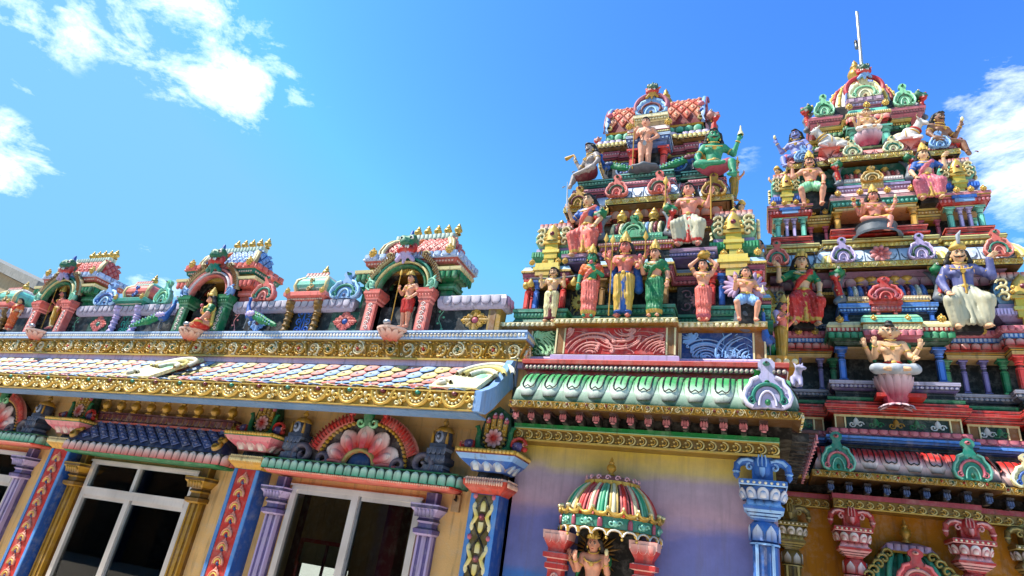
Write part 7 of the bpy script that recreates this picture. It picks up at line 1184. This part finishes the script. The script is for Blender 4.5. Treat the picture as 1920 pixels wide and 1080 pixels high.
kudus(t2, [(.82, ('lblue', 'lblue', 'dblue')), (1.49, ('cream', 'teal', 'maroon')), (2.02, ('cream', 'teal', 'maroon')), (2.60, ('lblue', 'lblue', 'dblue'))], 8.48, 6.26, 6.54, .27)
mould(t2, 'green_ledge', plan3(1.74, 9.66, 1.0, .55, .02, .45, .05), [(0, 6.38), (.0, 6.43), (.04, 6.46), (.04, 6.50), (.0, 6.515)], [P['dark'], P['dgreen'], C('6a7a3a'), C('7a8a4a')], [], None, 'flr')
def octp(xc, yc, r, k): return np.array([(xc+a*r, yc+b*r) for a, b in ((-k, -1), (k, -1), (k, -.8), (.8, -.8), (.8, -k), (1, -k), (1, k), (.8, k), (.8, .8), (k, .8), (k, 1), (-k, 1), (-k, .8), (-.8, .8), (-.8, k), (-1, k), (-1, -k), (-.8, -k), (-.8, -.8), (-k, -.8))])
po = octp(1.80, 9.6, .70, .34); mould(t2, 'neck_base', po, [(.02, 6.515), (.02, 6.60), (.05, 6.61), (.05, 6.66), (-.02, 6.67), (-.02, 6.84), (.03, 6.86), (.06, 6.90), (.06, 6.94), (.0, 6.96), (-.02, 7.03)], [P['rose'], P['dpink'], P['pink'], P['dark'], P['dark'], P['dgold'], P['gold'], P['lgold'], P['dgold'], P['slate']], [('dent', .06, 6.905, 6.935, .04, .01, P['cream']), ('dots', -.02, 7.0, .02, .05, .012, P['lblue'])], None, 'flr')
mould(t2, 'neck_cornice', po, [(.0, 7.03), (.02, 7.05), (.07, 7.09), (.08, 7.14), (.05, 7.15), (.05, 7.20), (.08, 7.21), (.10, 7.26), (.06, 7.30), (.0, 7.32)], [P['dgreen'], P['green'], P['green'], P['lgreen'], P['dgold'], P['gold'], P['lgold'], C('d8c880'), C('d8c880')], [('petals', .075, 7.06, 7.135, .08, P['dgreen'], C('6aa060'), P['black']), ('dent', .05, 7.16, 7.19, .035, .02, P['lgold'])], None, 'flr')
for xx, s in ((1.24, -1), (2.40, 1)):
    mould(t2, 'gable_block', rect(xx-.19, xx+.19, 8.98, 9.4), [(0, 7.30), (.04, 7.36), (.05, 7.40), (.07, 7.41), (.07, 7.45), (-.02, 7.55)], [P['rose'], P['dpink'], P['pink'], P['rose'], P['pink']], [('dots', .05, 7.385, .014, .04, .01, P['pink'])], None, 'flr'); kudus(t2, [(xx, ('lgreen', 'green', 'dgreen'))], 8.98, 7.52, 7.96, .32)
    makara(t2, xx+s*.22, 9.12, 7.36, .52, s, C('2a6a48')); pcol(t2, xx, 8.98, 6.64, 6.86, .04, P['red'])
for s in (-1, 1): pcol(t2, 1.82+s*.22, 8.82, 6.62, 7.02, .05, P['lteal']*.8)
pz = rect(1.60, 2.06, 8.8, 9.3); mould(t2, 'shrine_eave', pz, [(.0, 7.02), (.02, 7.04), (.0, 7.06), (.02, 7.10), (.06, 7.18), (.07, 7.24), (.07, 7.25), (.08, 7.26), (.08, 7.30)], [P['dgold'], P['gold'], P['red']*.6, P['red']*.7, P['coral'], P['gold'], C('d8c070'), P['gold']], [('petals', .065, 7.13, 7.235, .11, P['red'], C('e8b0a0'), P['black']), ('dent', .08, 7.265, 7.295, .03, .01, P['cream'])], None, 'flr'); mould(t2, 'teal_roof', pz, [(.07, 7.30), (.03, 7.40), (-.05, 7.44)], P['lteal']); knobs(t2, [1.57, 1.82, 2.08], 8.72, 7.43, .055)
mould(t2, 'gable_block', rect(1.62, 2.05, 8.9, 9.4), [(0, 7.40), (0, 7.56), (.02, 7.57), (.02, 7.63), (.04, 7.64), (.05, 7.72), (.0, 7.74)], [P['dpink'], P['rose'], P['mauve'], C('b890a0'), P['mauve'], P['lav']], [('dots', .02, 7.60, .016, .045, .01, P['lilac']), ('dent', .045, 7.65, 7.71, .12, .012, C('c8a8b8'))], None, 'flr')
kudus(t2, [(1.85, ('cream', 'lgreen', 'dgold'))], 8.92, 7.73, 8.22, .50)
for s in (-1, 1):
    mb = MB(); a = np.linspace(-.3, 1.35, 12); ridge(mb, F_(8.9), np.stack([1.85+s*.27*np.cos(a), 7.92+.26*np.sin(a)], 1), .085, .06, C('c03040'), C('701820'), .01)
    part(mb, 'feather_arch', t2, PAINT)
yali(t2, F_(8.9), 1.87, 8.10, .36, C('17503a'), 'lblue', horn='dgreen')
mb = MB(); dome = [(.56, 7.30), (.60, 7.50), (.62, 7.72), (.59, 7.95), (.52, 8.18), (.40, 8.38), (.24, 8.52), (.13, 8.58)]; lathe(mb, (1.89, Y2, 0), dome, C('d0c4b8'), 32); part(mb, 'dome', t2, PAINT); mb = MB(); dp = np.array(dome)
for q in range(22):
    a = -pi*1.15+q*pi*1.3/21; c = (C('4a6ab8'), C('d8b24a'), C('a83028'), C('d8b24a'))[q % 4]; pts = [(1.89+(r+.01)*cos(a), Y2+(r+.01)*sin(a), z) for r, z in dp]; tube(mb, pts, .026, c, 6)
    for k in range(len(pts)-1): ball(mb, np.array(pts[k])*.5+np.array(pts[k+1])*.5+np.array((cos(a), sin(a), .2))*.02, .026, np.minimum(1, c*1.6+.08), 6, 4)
part(mb, 'dome_ribs', t2, PAINT); mb = MB(); lathe(mb, (1.9, Y2, 0), [(.2, 8.52), (.24, 8.58), (.2, 8.66), (.1, 8.70)], C('d8cca0'), 16); finial(mb, (1.9, Y2, 8.66), .62, P['gold'], .14); part(mb, 'gold_pot', t2, GOLD)
rod = thing('lightning_rod', 'tall thin pale metal lightning rod on top of the farther tower', 'lightning rod', (2.03, 9.72, 8.5)); mb = MB(); tube(mb, [(2.03, 9.72, 8.45), (2.035, 9.72, 9.2), (2.085, 9.72, 10.62)], [.03, .03, .028], C('b8b4ae'), 8); part(mb, 'pole', rod, METAL)
mb = MB(); k = at(1607, 82, 9.72); sculpt(mb, [E_((0, 0, .03), (.03, .04, .07), 0, .03), E_((.005, 0, -.07), (.035, .04, .08), 1, .03), T_((0, 0, 0), (.05, 0, 0), .015, .015, 0, .01)], [P['dark'], P['grey']], .01, lambda V: V+k+np.array((-.02, 0, 0))); part(mb, 'clamp', rod, METAL)
R3 = (C('b02a30'), C('e6a8ac'), C('6a1218'), C('c86a70')); bracket_column(1.0, 8.36, 1.11, 1.0, *R3, t2, 8.6); bracket_column(2.13, 8.36, 1.11, 1.0, *R3, t2, 8.6)
G3 = (C('6a5a28'), C('b0a060'), C('3a3014'), C('8a8058')); bracket_column(.36, 8.52, 1.11, .95, *G3, t2, 8.6); bracket_column(2.72, 8.52, 1.11, .95, *G3, t2, 8.6)
# lower wall shrine of the far tower
sh2 = thing('wall_shrine', 'green domed wall shrine with red horseshoe gable between the red bracket columns', 'shrine', (1.58, 8.6, -1)); X = 1.56; mb = MB()
pd = rect(X-.40, X+.40, 8.42, 8.62); sweep(mb, pd, [(0, -1.2), (0, .28), (.06, .30), (.07, .36), (.08, .37)], [P['purple']*.6, P['gold'], P['lav'], P['lav']]); petals(mb, F_(8.35), X-.46, X+.46, .36, .30, 9, P['purple'], P['lav'], d=.015, oc=P['dpurple']); part(mb, 'shrine_body', sh2, PAINT); mb = MB()
prf = [(.06, .37), (.03, .44), (-.02, .55), (-.09, .66), (-.17, .72)]; sweep(mb, rect(X-.40, X+.40, 8.36, 8.8), prf, P['dgreen']*1.3)
for i in range(7):
    u = X-.36+i*.12; k = (i-3)/3; tube(mb, [(X+(u-X)*(1-.4*(t_**2)), 8.30+.22*t_**2, .38+.34*t_) for t_ in np.linspace(0, 1, 6)], [.03]*6, C('4aa888') if i % 2 else P['teal'], 6)
part(mb, 'dome', sh2, PAINT)
for s in (-1, 1):
    mb = MB()
    for q in range(5): ridge(mb, F_(8.28+.03*q), spiral(X+s*(.43-.055*q), .42+.065*q, .06, 1, 0 if s > 0 else pi, s, 10), .035, .04, C('a89850'), P['dgold'])
    part(mb, 'corner_scroll', sh2, PAINT)
mb = MB(); sweep(mb, rect(X-.22, X+.22, 8.44, 8.8), [(.03, .70), (.05, .72), (-.02, .80), (-.10, .83)], [P['gold'], P['mauve'], P['mauve']]); petals(mb, F_(8.41), X-.22, X+.22, .79, .71, 6, P['mauve'], P['lav'], d=.015, oc=P['dpurple'], lean=-.0); part(mb, 'cap', sh2, PAINT); mb = MB(); finial(mb, (X, 8.5, .82), .27, P['gold']*.8, .06); part(mb, 'gold_pot', sh2, GOLD)
mb = MB(); kudu(mb, F_(8.26), X+.02, .34, .42, .40, C('c8474c'), C('e8a8a0'), C('d8b070'), .05); part(mb, 'horseshoe_finial', sh2, PAINT)
# ------------------------------------------------------------------ statues
FAC = dict(stand=1.03, sway=1.03, lotus=.585, chair=.81, wide=.91, royal=.60)
def fig(label, foot, head, Y, pose='stand', sc=1., **k):
    b = at(*foot, Y); t = at(*head, Y); return figure(label, b, (t[2]-b[2])/FAC[pose]*sc, pose, **k)
def p_pot(mb, Hh, H, hands): lathe(mb, (Hh+(0, -.015, .53))*H, [(r*H, z*H) for r, z in ((.03, 0), (.08, .03), (.09, .07), (.07, .11), (.035, .125), (.05, .14), (.03, .145))], P['gold'], 14)
def p_pole(mb, Hh, H, hands):
    z = Hh[2]+.315; tube(mb, np.array([(-.42, -.06, z-.01), (0, -.0, z), (.42, -.06, z+.005)])*H, .018*H, P['grey']*.6, 7)
    for s in (-1, 1): lathe(mb, np.array((s*.40, -.06, z-.16))*H, [(r*H, q*H) for r, q in ((.02, -.02), (.055, .02), (.06, .06), (.03, .11), (.012, .15))], P['lgold'], 10)
def p_wings(mb, Hh, H, hands):
    for s in (-1, 1):
        g = Fr((Hh+(s*.08, .07, .2))*H, (s*.94, .34, 0), (.34, -.94, 0) if s > 0 else (-.34, -.94, 0))
        for k in range(7): a = radians(78-k*24); gg = Fr(g.o+g.U*.02*H, g.U*sin(a)-g.V*cos(a), g.N, g.U*cos(a)+g.V*sin(a)); petal(mb, gg, 0, .085*H, .02*H, (.30-.018*k)*H, P['lav'], P['mauve'], .03*H, P['purple'], .004*k)
def p_rock(w, h, d=.0, x=0., c='grey'):
    def fn(mb, Hh, H, hands): sculpt(mb, [E_((x, .02+d, h*.4), (w, w*.8, h*.62), 0, .05), E_((x+w*.4, .05+d, h*.2), (w*.7, w*.6, h*.4), 0, .05), E_((x-w*.5, .03+d, h*.15), (w*.6, w*.6, h*.35), 0, .05)], [P[c]*.75], .02, lambda V: V*H, lambda X, Y, Z: .012*np.sin(X*31+Z*17)*np.sin(Y*23+Z*29))
    return fn
def p_disc(i, kind):
    def fn(mb, Hh, H, hands):
        s, sh, e, w, fd = hands[i]; c = (w+fd*.11)*H
        if kind == 'disc': ring(mb, c, (0, 1, 0), .03*H, .01*H, P['lgold'], 12); ball(mb, c, .018*H, P['red'], 6, 4)
        if kind == 'conch': sculpt(mb, [E_(c/H, (.022, .022, .04), 0, .01)], [P['cream']], .01, lambda V: V*H)
        if kind == 'flower': ball(mb, c, .03*H, P['rose'], 8, 5); tube(mb, [w*H, c], .006*H, P['green'], 5)
        if kind == 'sword': tube(mb, [(w+(0, -.01, -.05))*H, (w+(-.01, -.01, .05))*H, (w+(-.04, 0, .42))*H], np.array((.012, .018, .004))*H, P['lgrey'], 6)
        if kind == 'blade': b = (w+(0, -.02, .22))*H; tube(mb, [(w+(0, -.02, -.04))*H, b], .008*H, P['gold'], 5); lathe(mb, b, [(.01*H, -.01*H), (.035*H, .03*H), (.001, .12*H)], P['lgold'], 8, sy=.4)
        if kind == 'horn': tube(mb, [(w+(.03, -.02, .02))*H, c, (w+fd*.12+(-.14, -.03, -.02))*H], np.array((.01, .015, .035))*H, P['gold'], 7)
        if kind == 'bell': lathe(mb, c-np.array((0, 0, .02))*H, [(.035*H, -.03*H), (.03*H, .0), (.012*H, .04*H), (.006*H, .1*H)], P['cream'], 8)
    return fn
G1, G2, G0 = 'painted statues on the nearer tower', 'painted statues on the farther tower', 'painted statues on the hall parapet'
fig('woman statue in orange sari standing on the parapet at the left edge', (15, 619), (36, 562), 5.96, skin='skinc', lower='sari', lc=('orange', 'red'), upper=('orange', 'blouse', 'red'), arms=('hip', 'down'), female=True, rz=.3, group=G0)
fig('yellow robed statue holding a spear inside the leftmost arched roof shrine', (94, 618), (116, 549), 6.10, skin='skinp', lower='dhoti', lc=('gold', 'cream'), crown='tall', arms=('spear', 'down'), rz=-.3, group=G0, props_=[('spear', p_spear(-.17, -.15, 0, 1.0))])
fig('seated goddess statue in red sari in the shrine with green pillars', (384, 619), (398, 556), 5.90, 'royal', skin='skin', lower='sari', lc=('red', 'lgold'), upper=('green', 'blouse', 'yellow'), crown='tall', arms=('bless', 'knee'), rz=-.75, female=True, group=G0, props_=[('lotus_flower', p_disc(0, 'flower'))])
fig('spear bearer statue in short red skirt inside the shrine nearest the towers', (757, 617), (766, 519), 5.98, skin='skin', lower='short', lc=('red', 'green'), crown='low', arms=('spear', 'hip'), rz=-.25, bareleg=True, group=G0, props_=[('spear', p_spear(-.20, -.15, 0, .98, dx=.05))])
peacock('blue peacock with long green tail left of the green pillared roof shrine', at(297, 617, 5.92), .47, 1, .1); peacock('peacock with lavender wing and spotted tail right of the green pillared shrine', at(462, 617, 5.92), .47, -1, -.1)
fig('strongman statue with moustache carrying a pole across his shoulders', (1030, 606), (1034, 507), 6.12, skin='skinc', lower='dhoti', lc=('cream', 'maroon'), hair='curly', face='moustache', arms=('pole', 'pole'), fat=1.05, group=G1, props_=[('carrying_pole', p_pole)])
fig('green skinned goddess statue in orange sari left of the spear bearing god', (1102, 598), (1107, 479), 5.99, 'sway', skin='skingrn', lower='sari', lc=('coral', 'lgold'), upper=('orange', 'blouse', 'coral'), crown='tall', arms=('down', 'chest'), female=True, rz=.12, group=G1, props_=[('lotus_flower', p_disc(1, 'flower'))])
fig('god statue with red torso and yellow robe in the centre of the nearer tower', (1167, 598), (1171, 459), 5.99, skin='skinp', lower='dhoti', lc=('lgold', 'blue'), upper=('blue', 'cape'), crown='tall', arms=('bless', 'give'), extra=[(-1, 'back'), (1, 'back')], group=G1, props_=[('spear', p_spear(-.14, -.13, 0, .95)), ('blade', p_disc(2, 'blade')), ('trident', p_disc(3, 'blade'))])
fig('goddess statue in green sari right of the spear bearing god', (1227, 597), (1233, 471), 5.99, 'sway', skin='skin', lower='sari', lc=('green', 'lgold'), upper=('green', 'blouse', 'green'), crown='tall', arms=('bless', 'down'), female=True, rz=-.12, group=G1, props_=[('lotus_flower', p_disc(0, 'flower'))])
fig('woman statue in pink skirt holding a pot on her head', (1319, 604), (1324, 493), 6.12, 'sway', skin='skin', lower='sari', lc=('coral', 'rose'), arms=('pot', 'pot'), female=True, group=G1, props_=[('water_pot', p_pot)])
fig('winged statue in blue shorts seated on a rock above the blue panel', (1400, 606), (1409, 506), 6.08, 'wide', skin='skin', lower='short', lc=('lblue', 'lgold'), hair='curly', arms=('bless', 'give'), rz=.15, fat=1.15, bareleg=True, group=G1, props_=[('wings', p_wings), ('rock', p_rock(.15, .40, .10)), ('flower_spray', p_disc(1, 'bell'))])
b = at(1463, 682, 6.45); figure('statue with yellow robe and lavender shawl facing right beside the blue peacock', b, (at(1463, 568, 6.45)[2]-b[2])/1.03, 'stand', ('spear', 'bless'), 1.2, 'skinp', 'dhoti', ('gold', 'lgold'), ('lav', 'shawl'), 'curly', 'tall', group=G1, props_=[('spear', p_spear(-.14, -.15, 0, .95))])
peacock('blue peacock standing upright beside the yellow robed statue at the block corner', b+np.array((-.12, -.20, .0)), .42, -1, 1.3, wing='dblue')
mb = MB(); box(mb, b[0]-.14, b[0]+.16, b[1]-.25, b[1]+.16, b[2]-.12, b[2], P['gold']); dots(mb, F_(b[1]-.25), b[0]-.14, b[0]+.16, b[2]-.06, .03, .07, .01, P['cream']); part(mb, 'disc_ledge', porch, PAINT)
fig('woman statue in red with raised sword seated on the nearer tower', (1098, 486), (1104, 372), 6.28, 'wide', skin='skinc', lower='sari', lc=('coral', 'lgold'), upper=('blue', 'blouse', 'coral'), hair='flow', arms=('lift', 'knee'), female=True, rz=-.2, group=G1, props_=[('sword', p_disc(0, 'sword'))])
fig('bare chested archer statue in white robe seated on the nearer tower', (1291, 468), (1298, 352), 6.30, 'wide', skin='skin2', lower='dhoti', lc=('drape', 'red'), hair='flow', arms=('lift', 'lift'), group=G1, props_=[('arrow', p_spear(-.28, -.08, .50, .90)), ('bow', p_spear(.27, -.08, .36, .96, None))])
fig('small orange statue on the left flank of the nearer tower', (1068, 472), (1060, 412), 6.75, skin='skinp', lower='dhoti', lc=('orange', 'orange'), upper=('orange', 'blouse'), arms=('lift', 'hip'), rz=-1.1, group=G1)
fig('statue with golden turban peering out behind the right corner shrine', (1384, 470), (1391, 384), 7.0, skin='skinc', lower='dhoti', lc=('gold', 'cream'), upper=('dgold', 'shawl'), crown='turban', arms=('down', 'bless'), rz=1.0, group=G1)
fig('grey skinned statue with a horn seated at the upper left of the nearer tower', (1106, 337), (1104, 275), 6.62, 'royal', skin='skingrey', lower='short', lc=('maroon', 'lgold'), hair='curly', face='moustache', arms=('lift', 'knee'), rz=-.6, bareleg=True, group=G1, legs=[((-.18, -.14, .07), (-.2, -.2, -.12)), None], props_=[('horn', p_disc(0, 'horn'))])
fig('boy statue in white loincloth leaning on a tall staff', (1208, 321), (1212, 229), 6.56, skin='skin', lower=None, hair='short', face='bald', arms=('spear', 'hip'), fat=1.08, neck=False, sash='hair', group=G1, props_=[('staff', p_spear(-.17, -.14, -.02, .93, None)), ('loincloth', lambda mb, Hh, H, hands: sculpt(mb, [E_(Hh+(0, -.03, -.01), (.055, .055, .06), 0, .02), E_(Hh+(0, 0, .035), (.093, .075, .018), 0, .02)], [P['lgrey']], .0125, lambda V: V*H)), ('rock', p_rock(.24, .10, -.02))])
fig('green skinned moustached statue seated at the upper right of the nearer tower', (1338, 328), (1346, 250), 6.56, 'royal', skin='skingrn', lower='short', lc=('dpink', 'lgold'), hair='curly', face='fierce', arms=('knee', 'lift'), rz=.15, fat=1.1, bareleg=True, group=G1, legs=[None, ((.18, -.14, .08), (.2, -.2, -.12))], props_=[('bell', p_disc(1, 'bell'))])
fig('standing statue with yellow robe and lance on the right flank of the nearer tower', (1374, 376), (1383, 306), 7.2, skin='skin', lower='dhoti', lc=('gold', 'green'), crown='low', arms=('spear', 'bless'), rz=1.1, group=G1, props_=[('spear', p_spear(-.15, -.15, 0, .95))])
peacock('blue peacock left of the boy with the staff on the nearer tower', at(1137, 330, 6.62), .37, -1, -.1, wing='dblue'); peacock('blue peacock right of the boy with the staff on the nearer tower', at(1297, 319, 6.62), .40, 1, .1, wing='maroon')
fig('seated woman statue in red and gold sari with one hand raised to the cornice', (1508, 615), (1492, 486), 8.20, 'wide', skin='skinc', lower='sari', lc=('red', 'lgold'), upper=('green', 'blouse', 'red'), crown='low', arms=('hold', 'knee'), female=True, rz=.12, group=G2)
fig('seated statue in purple tunic and white trousers with plumed crown and moustache', (1820, 622), (1826, 470), 8.20, 'wide', skin='skinc', lower='dhoti', lc=('drape', 'drape'), upper=('tunic', 'long'), hair='flow', crown='plume', face='moustache', arms=('knee', 'hold'), rz=-.05, group=G2)
def lotus_seat(mb, x, y, z, r, h, foot=True):
    cw, cr = C('d8bcc4'), C('a83c54')
    lathe(mb, (x, y, z), [(r*.3, 0), (r*.55, h*.25), (r*.9, h*.7), (r*.98, h*.95), (r*.9, h)], [cr, C('c87080'), cw, cw], 24)
    for q in range(11): a = -pi*1.2+q*pi*1.4/10; g = Fr((x+r*.35*cos(a), y+r*.35*sin(a), z+.02*h), (-sin(a), cos(a), 0), unit((cos(a)*.8, sin(a)*.8, -.55)), unit((cos(a)*.62*r, sin(a)*.62*r, h))); petal(mb, g, 0, r*.60, 0, sqrt(h*h+(r*.62)**2), cr, cw, r*.16, C('2a1018'), .004, base=.5, g0=.3)
    if foot:
        for q in range(9): a = -pi*1.15+q*pi*1.3/8; g = Fr((x+r*.25*cos(a), y+r*.25*sin(a), z+.02*h), (-sin(a), cos(a), 0), unit((cos(a)*.5, sin(a)*.5, .8)), unit((cos(a), sin(a), -.45))); petal(mb, g, 0, r*.4, 0, r*.75, cr, cw, .02, C('2a1018'), .003, pointed=True)
b = at(1676, 706, 7.98); b[2] -= .0; figure('three faced god statue in white meditating on the large lotus, lower farther tower', b, (at(1670, 617, 7.98)[2]-b[2])/.56, 'lotus', ('bless', 'give'), -.0, 'skinc', 'dhoti', ('lgrey', 'red'), ('green', 'shawl'), 'bun', None, extra=[(-1, ((.19, .02, .12), (.26, -.05, .26), (.1, -.2, 1))), (1, ((.19, .02, .12), (.27, -.05, .25), (.1, -.2, 1)))], heads3=True, group=G2)
mb = MB(); zl = b[2]-.33; lotus_seat(mb, b[0], b[1]+.06, zl, .205, .335); solo(mb, 'stone_lotus', 'large white and pink lotus under the meditating three faced god statue', 'stone lotus', (b[0], b[1]+.06, zl), STATUE)
mb = MB(); box(mb, 1.35, 1.85, 7.95, 8.3, 2.375, 2.42, P['red']*.9); part(mb, 'lotus_plinth', t2, PAINT)
fig('bare chested moustached statue seated at left of the farther tower, hand raised', (1524, 392), (1524, 301), 8.36, 'wide', skin='skin', lower='short', lc=('lgreen', 'red'), crown='tall', face='moustache', arms=('hold', 'knee'), bareleg=True, group=G2)
fig('seated woman statue in rose sari and blue blouse, right of the farther tower', (1744, 380), (1744, 286), 8.36, 'wide', skin='skinc', lower='sari', lc=('rose', 'lgold'), upper=('blue', 'blouse', 'rose'), crown='tall', arms=('knee', 'hold'), female=True, group=G2)
b = at(1643, 424, 8.22); figure('four armed god statue with tall crown on a round grey pedestal', b, (at(1642, 363, 8.22)[2]-b[2])/.60, 'royal', ('bless', 'give'), 0, 'skin2', 'short', ('lgold', 'gold'), None, 'long', 'tall', legs=[None, ((.17, -.14, .06), (.12, -.22, -.17))], extra=[(-1, ((.2, .02, .14), (.27, -.04, .27), (.1, -.2, 1))), (1, ((.2, .02, .14), (.28, -.04, .27), (.1, -.2, 1)))], props_=[('conch', p_disc(3, 'conch')), ('disc', p_disc(2, 'disc'))], bareleg=True, group=G2)
mb = MB(); z = b[2]; lathe(mb, (b[0], b[1]+.05, 0), [(.30, z-.20), (.31, z-.17), (.25, z-.15), (.24, z-.02), (.26, z), (.001, z)], [P['grey']*.8, P['lgrey']*.7, P['grey']*.7, P['grey']*.7, P['grey']], 20); solo(mb, 'round_pedestal', 'round grey pedestal under the four armed statue of the farther tower', 'pedestal', (b[0], b[1]+.05, z-.2), STATUE)
b = at(1628, 250, 8.60); figure('three faced god statue meditating on a small lotus near the dome', b, (at(1627, 209, 8.60)[2]-b[2])/.585, 'lotus', ('bless', 'give'), 0, 'skinc', 'dhoti', ('white', 'white'), ('dblue', 'shawl'), 'bun', 'band', extra=[(-1, ((.19, .02, .12), (.26, -.05, .26), (.1, -.2, 1))), (1, ((.19, .02, .12), (.27, -.05, .25), (.1, -.2, 1)))], heads3=True, group=G2)
mb = MB(); lotus_seat(mb, b[0], b[1]+.05, b[2]-.24, .19, .245, False); solo(mb, 'stone_lotus', 'small red and white lotus under the meditating statue near the dome', 'stone lotus', (b[0], b[1]+.05, b[2]-.24), STATUE)
fig('blue skinned statue seated at the upper left of the farther tower', (1497, 308), (1497, 249), 8.66, 'royal', skin='skinblue', lower='short', lc=('rose', 'lgold'), hair='curly', face='moustache', arms=('lift', 'knee'), rz=-.25, fat=1.15, bareleg=True, group=G2, legs=[((-.18, -.14, .07), (-.16, -.2, -.1)), None], props_=[('conch', p_disc(0, 'conch'))])
fig('brown skinned curly haired statue seated at the upper right of the farther tower', (1766, 283), (1762, 217), 8.66, 'royal', skin='skinbrn', lower='short', lc=('red', 'lgold'), hair='curly', face='moustache', arms=('knee', 'lift'), rz=.5, fat=1.15, bareleg=True, group=G2, legs=[None, ((.18, -.14, .08), (.2, -.2, -.12))], props_=[('conch', p_disc(1, 'conch'))])
fig('small statue in cream and blue between the two towers', (1428, 505), (1432, 452), 8.3, skin='skin', lower='dhoti', lc=('cream', 'gold'), upper=('lblue', 'shawl'), hair='curly', arms=('hold', 'down'), rz=-.5, group=G2)
fig('small golden statue on the left flank of the farther tower', (1467, 385), (1470, 318), 8.62, 'stand', skin='skinc', lower='dhoti', lc=('lgold', 'lgold'), upper=('lgold', 'shawl'), crown='turban', arms=('bless', 'hip'), rz=-.9, group=G2)
t = at(1117, 1004, 5.93); figure('goddess statue with green shawl standing in the domed shrine on the porch wall', (t[0], 5.95, t[2]-.86), .835, 'stand', ('bless', 'bless'), 0, 'skin', 'sari', ('green', 'lgold'), ('green', 'shawl'), 'long', 'low', extra=[(-1, ((.2, .02, .14), (.26, -.05, .25), (.05, -.2, 1)))], female=True, props_=[('flower', p_disc(1, 'conch'))])
def bull(label, base, s, sgn, rz, collar):
    r = thing('bull_statue', label, 'statue', base, rz, 'white bull statues on the farther tower'); WL[r] = np.zeros(3); X = lambda x, y, z: (sgn*x, y, z); mb = MB()
    q = [E_(X(-.25, 0, .28), (.42, .20, .22), 0, .08), E_(X(.05, 0, .36), (.24, .19, .22), 0, .08), E_(X(.0, 0, .56), (.12, .09, .09), 0, .06), T_(X(.15, 0, .42), X(.32, 0, .66), .15, .11, 0, .06), E_(X(.36, -.01, .74), (.11, .11, .12), 0, .04), T_(X(.38, -.02, .70), X(.53, -.04, .60), .085, .065, 0, .03), T_(X(.36, .08, .76), X(.33, .22, .78), .04, .02, 0, .02), T_(X(.36, -.1, .76), X(.33, -.24, .78), .04, .02, 0, .02),
         T_(X(.12, -.13, .2), X(.34, -.16, .08), .085, .06, 0, .04), T_(X(.34, -.16, .08), X(.14, -.18, .04), .055, .045, 0, .03), T_(X(.12, .13, .2), X(.36, .14, .07), .085, .06, 0, .04), T_(X(-.42, -.14, .2), X(-.2, -.2, .1), .12, .07, 0, .05), T_(X(-.2, -.2, .1), X(-.42, -.24, .05), .06, .045, 0, .03), T_(X(-.62, 0, .3), X(-.68, -.08, .06), .035, .025, 0, .03)]
    sculpt(mb, q, [C('cfcac4')], .028, lambda V: V*s)
    for y in (-.07, .07): ball(mb, np.array(X(.44, y-.01, .78))*s, .02*s, P['black'], 6, 4)
    ball(mb, np.array(X(.58, -.04, .60))*s, np.array((.03, .06, .035))*s, P['black']*2, 7, 5); part(mb, 'body', r, STATUE)
    for y in (-.07, .07): m2 = MB(); tube(m2, np.array([X(.33, y, .83), X(.31, y*1.5, .93), X(.35, y*1.3, 1.02)])*s, np.array((.03, .022, .006))*s, P['dgold'], 6); part(m2, 'horn', r, STATUE)
    m2 = MB(); ring(m2, np.array(X(.22, 0, .50))*s, (sgn*.6, 0, .8), .155*s, .028*s, P[collar], 16); ring(m2, np.array(X(.16, 0, .42))*s, (sgn*.6, 0, .8), .18*s, .02*s, P['lgold'], 16); part(m2, 'garland', r, STATUE); m2 = MB(); sculpt(m2, [E_(X(-.22, 0, .33), (.22, .205, .185), 0, .04)], [P['cream']], .03, lambda V: V*s); ring(m2, np.array(X(-.02, 0, .34))*s, (1, 0, 0), .2*s, .015*s, P['lgold'], 18); ring(m2, np.array(X(-.40, 0, .31))*s, (1, 0, 0), .195*s, .015*s, P['lgold'], 18); part(m2, 'saddle_cloth', r, STATUE); return r
bull('white bull statue with gold garland lying left of the dome shrine', at(1555, 283, 8.62), .50, -1, .35, 'lgold'); bull('white bull statue with red collar lying right of the dome shrine', at(1705, 273, 8.62), .50, 1, -.35, 'red')
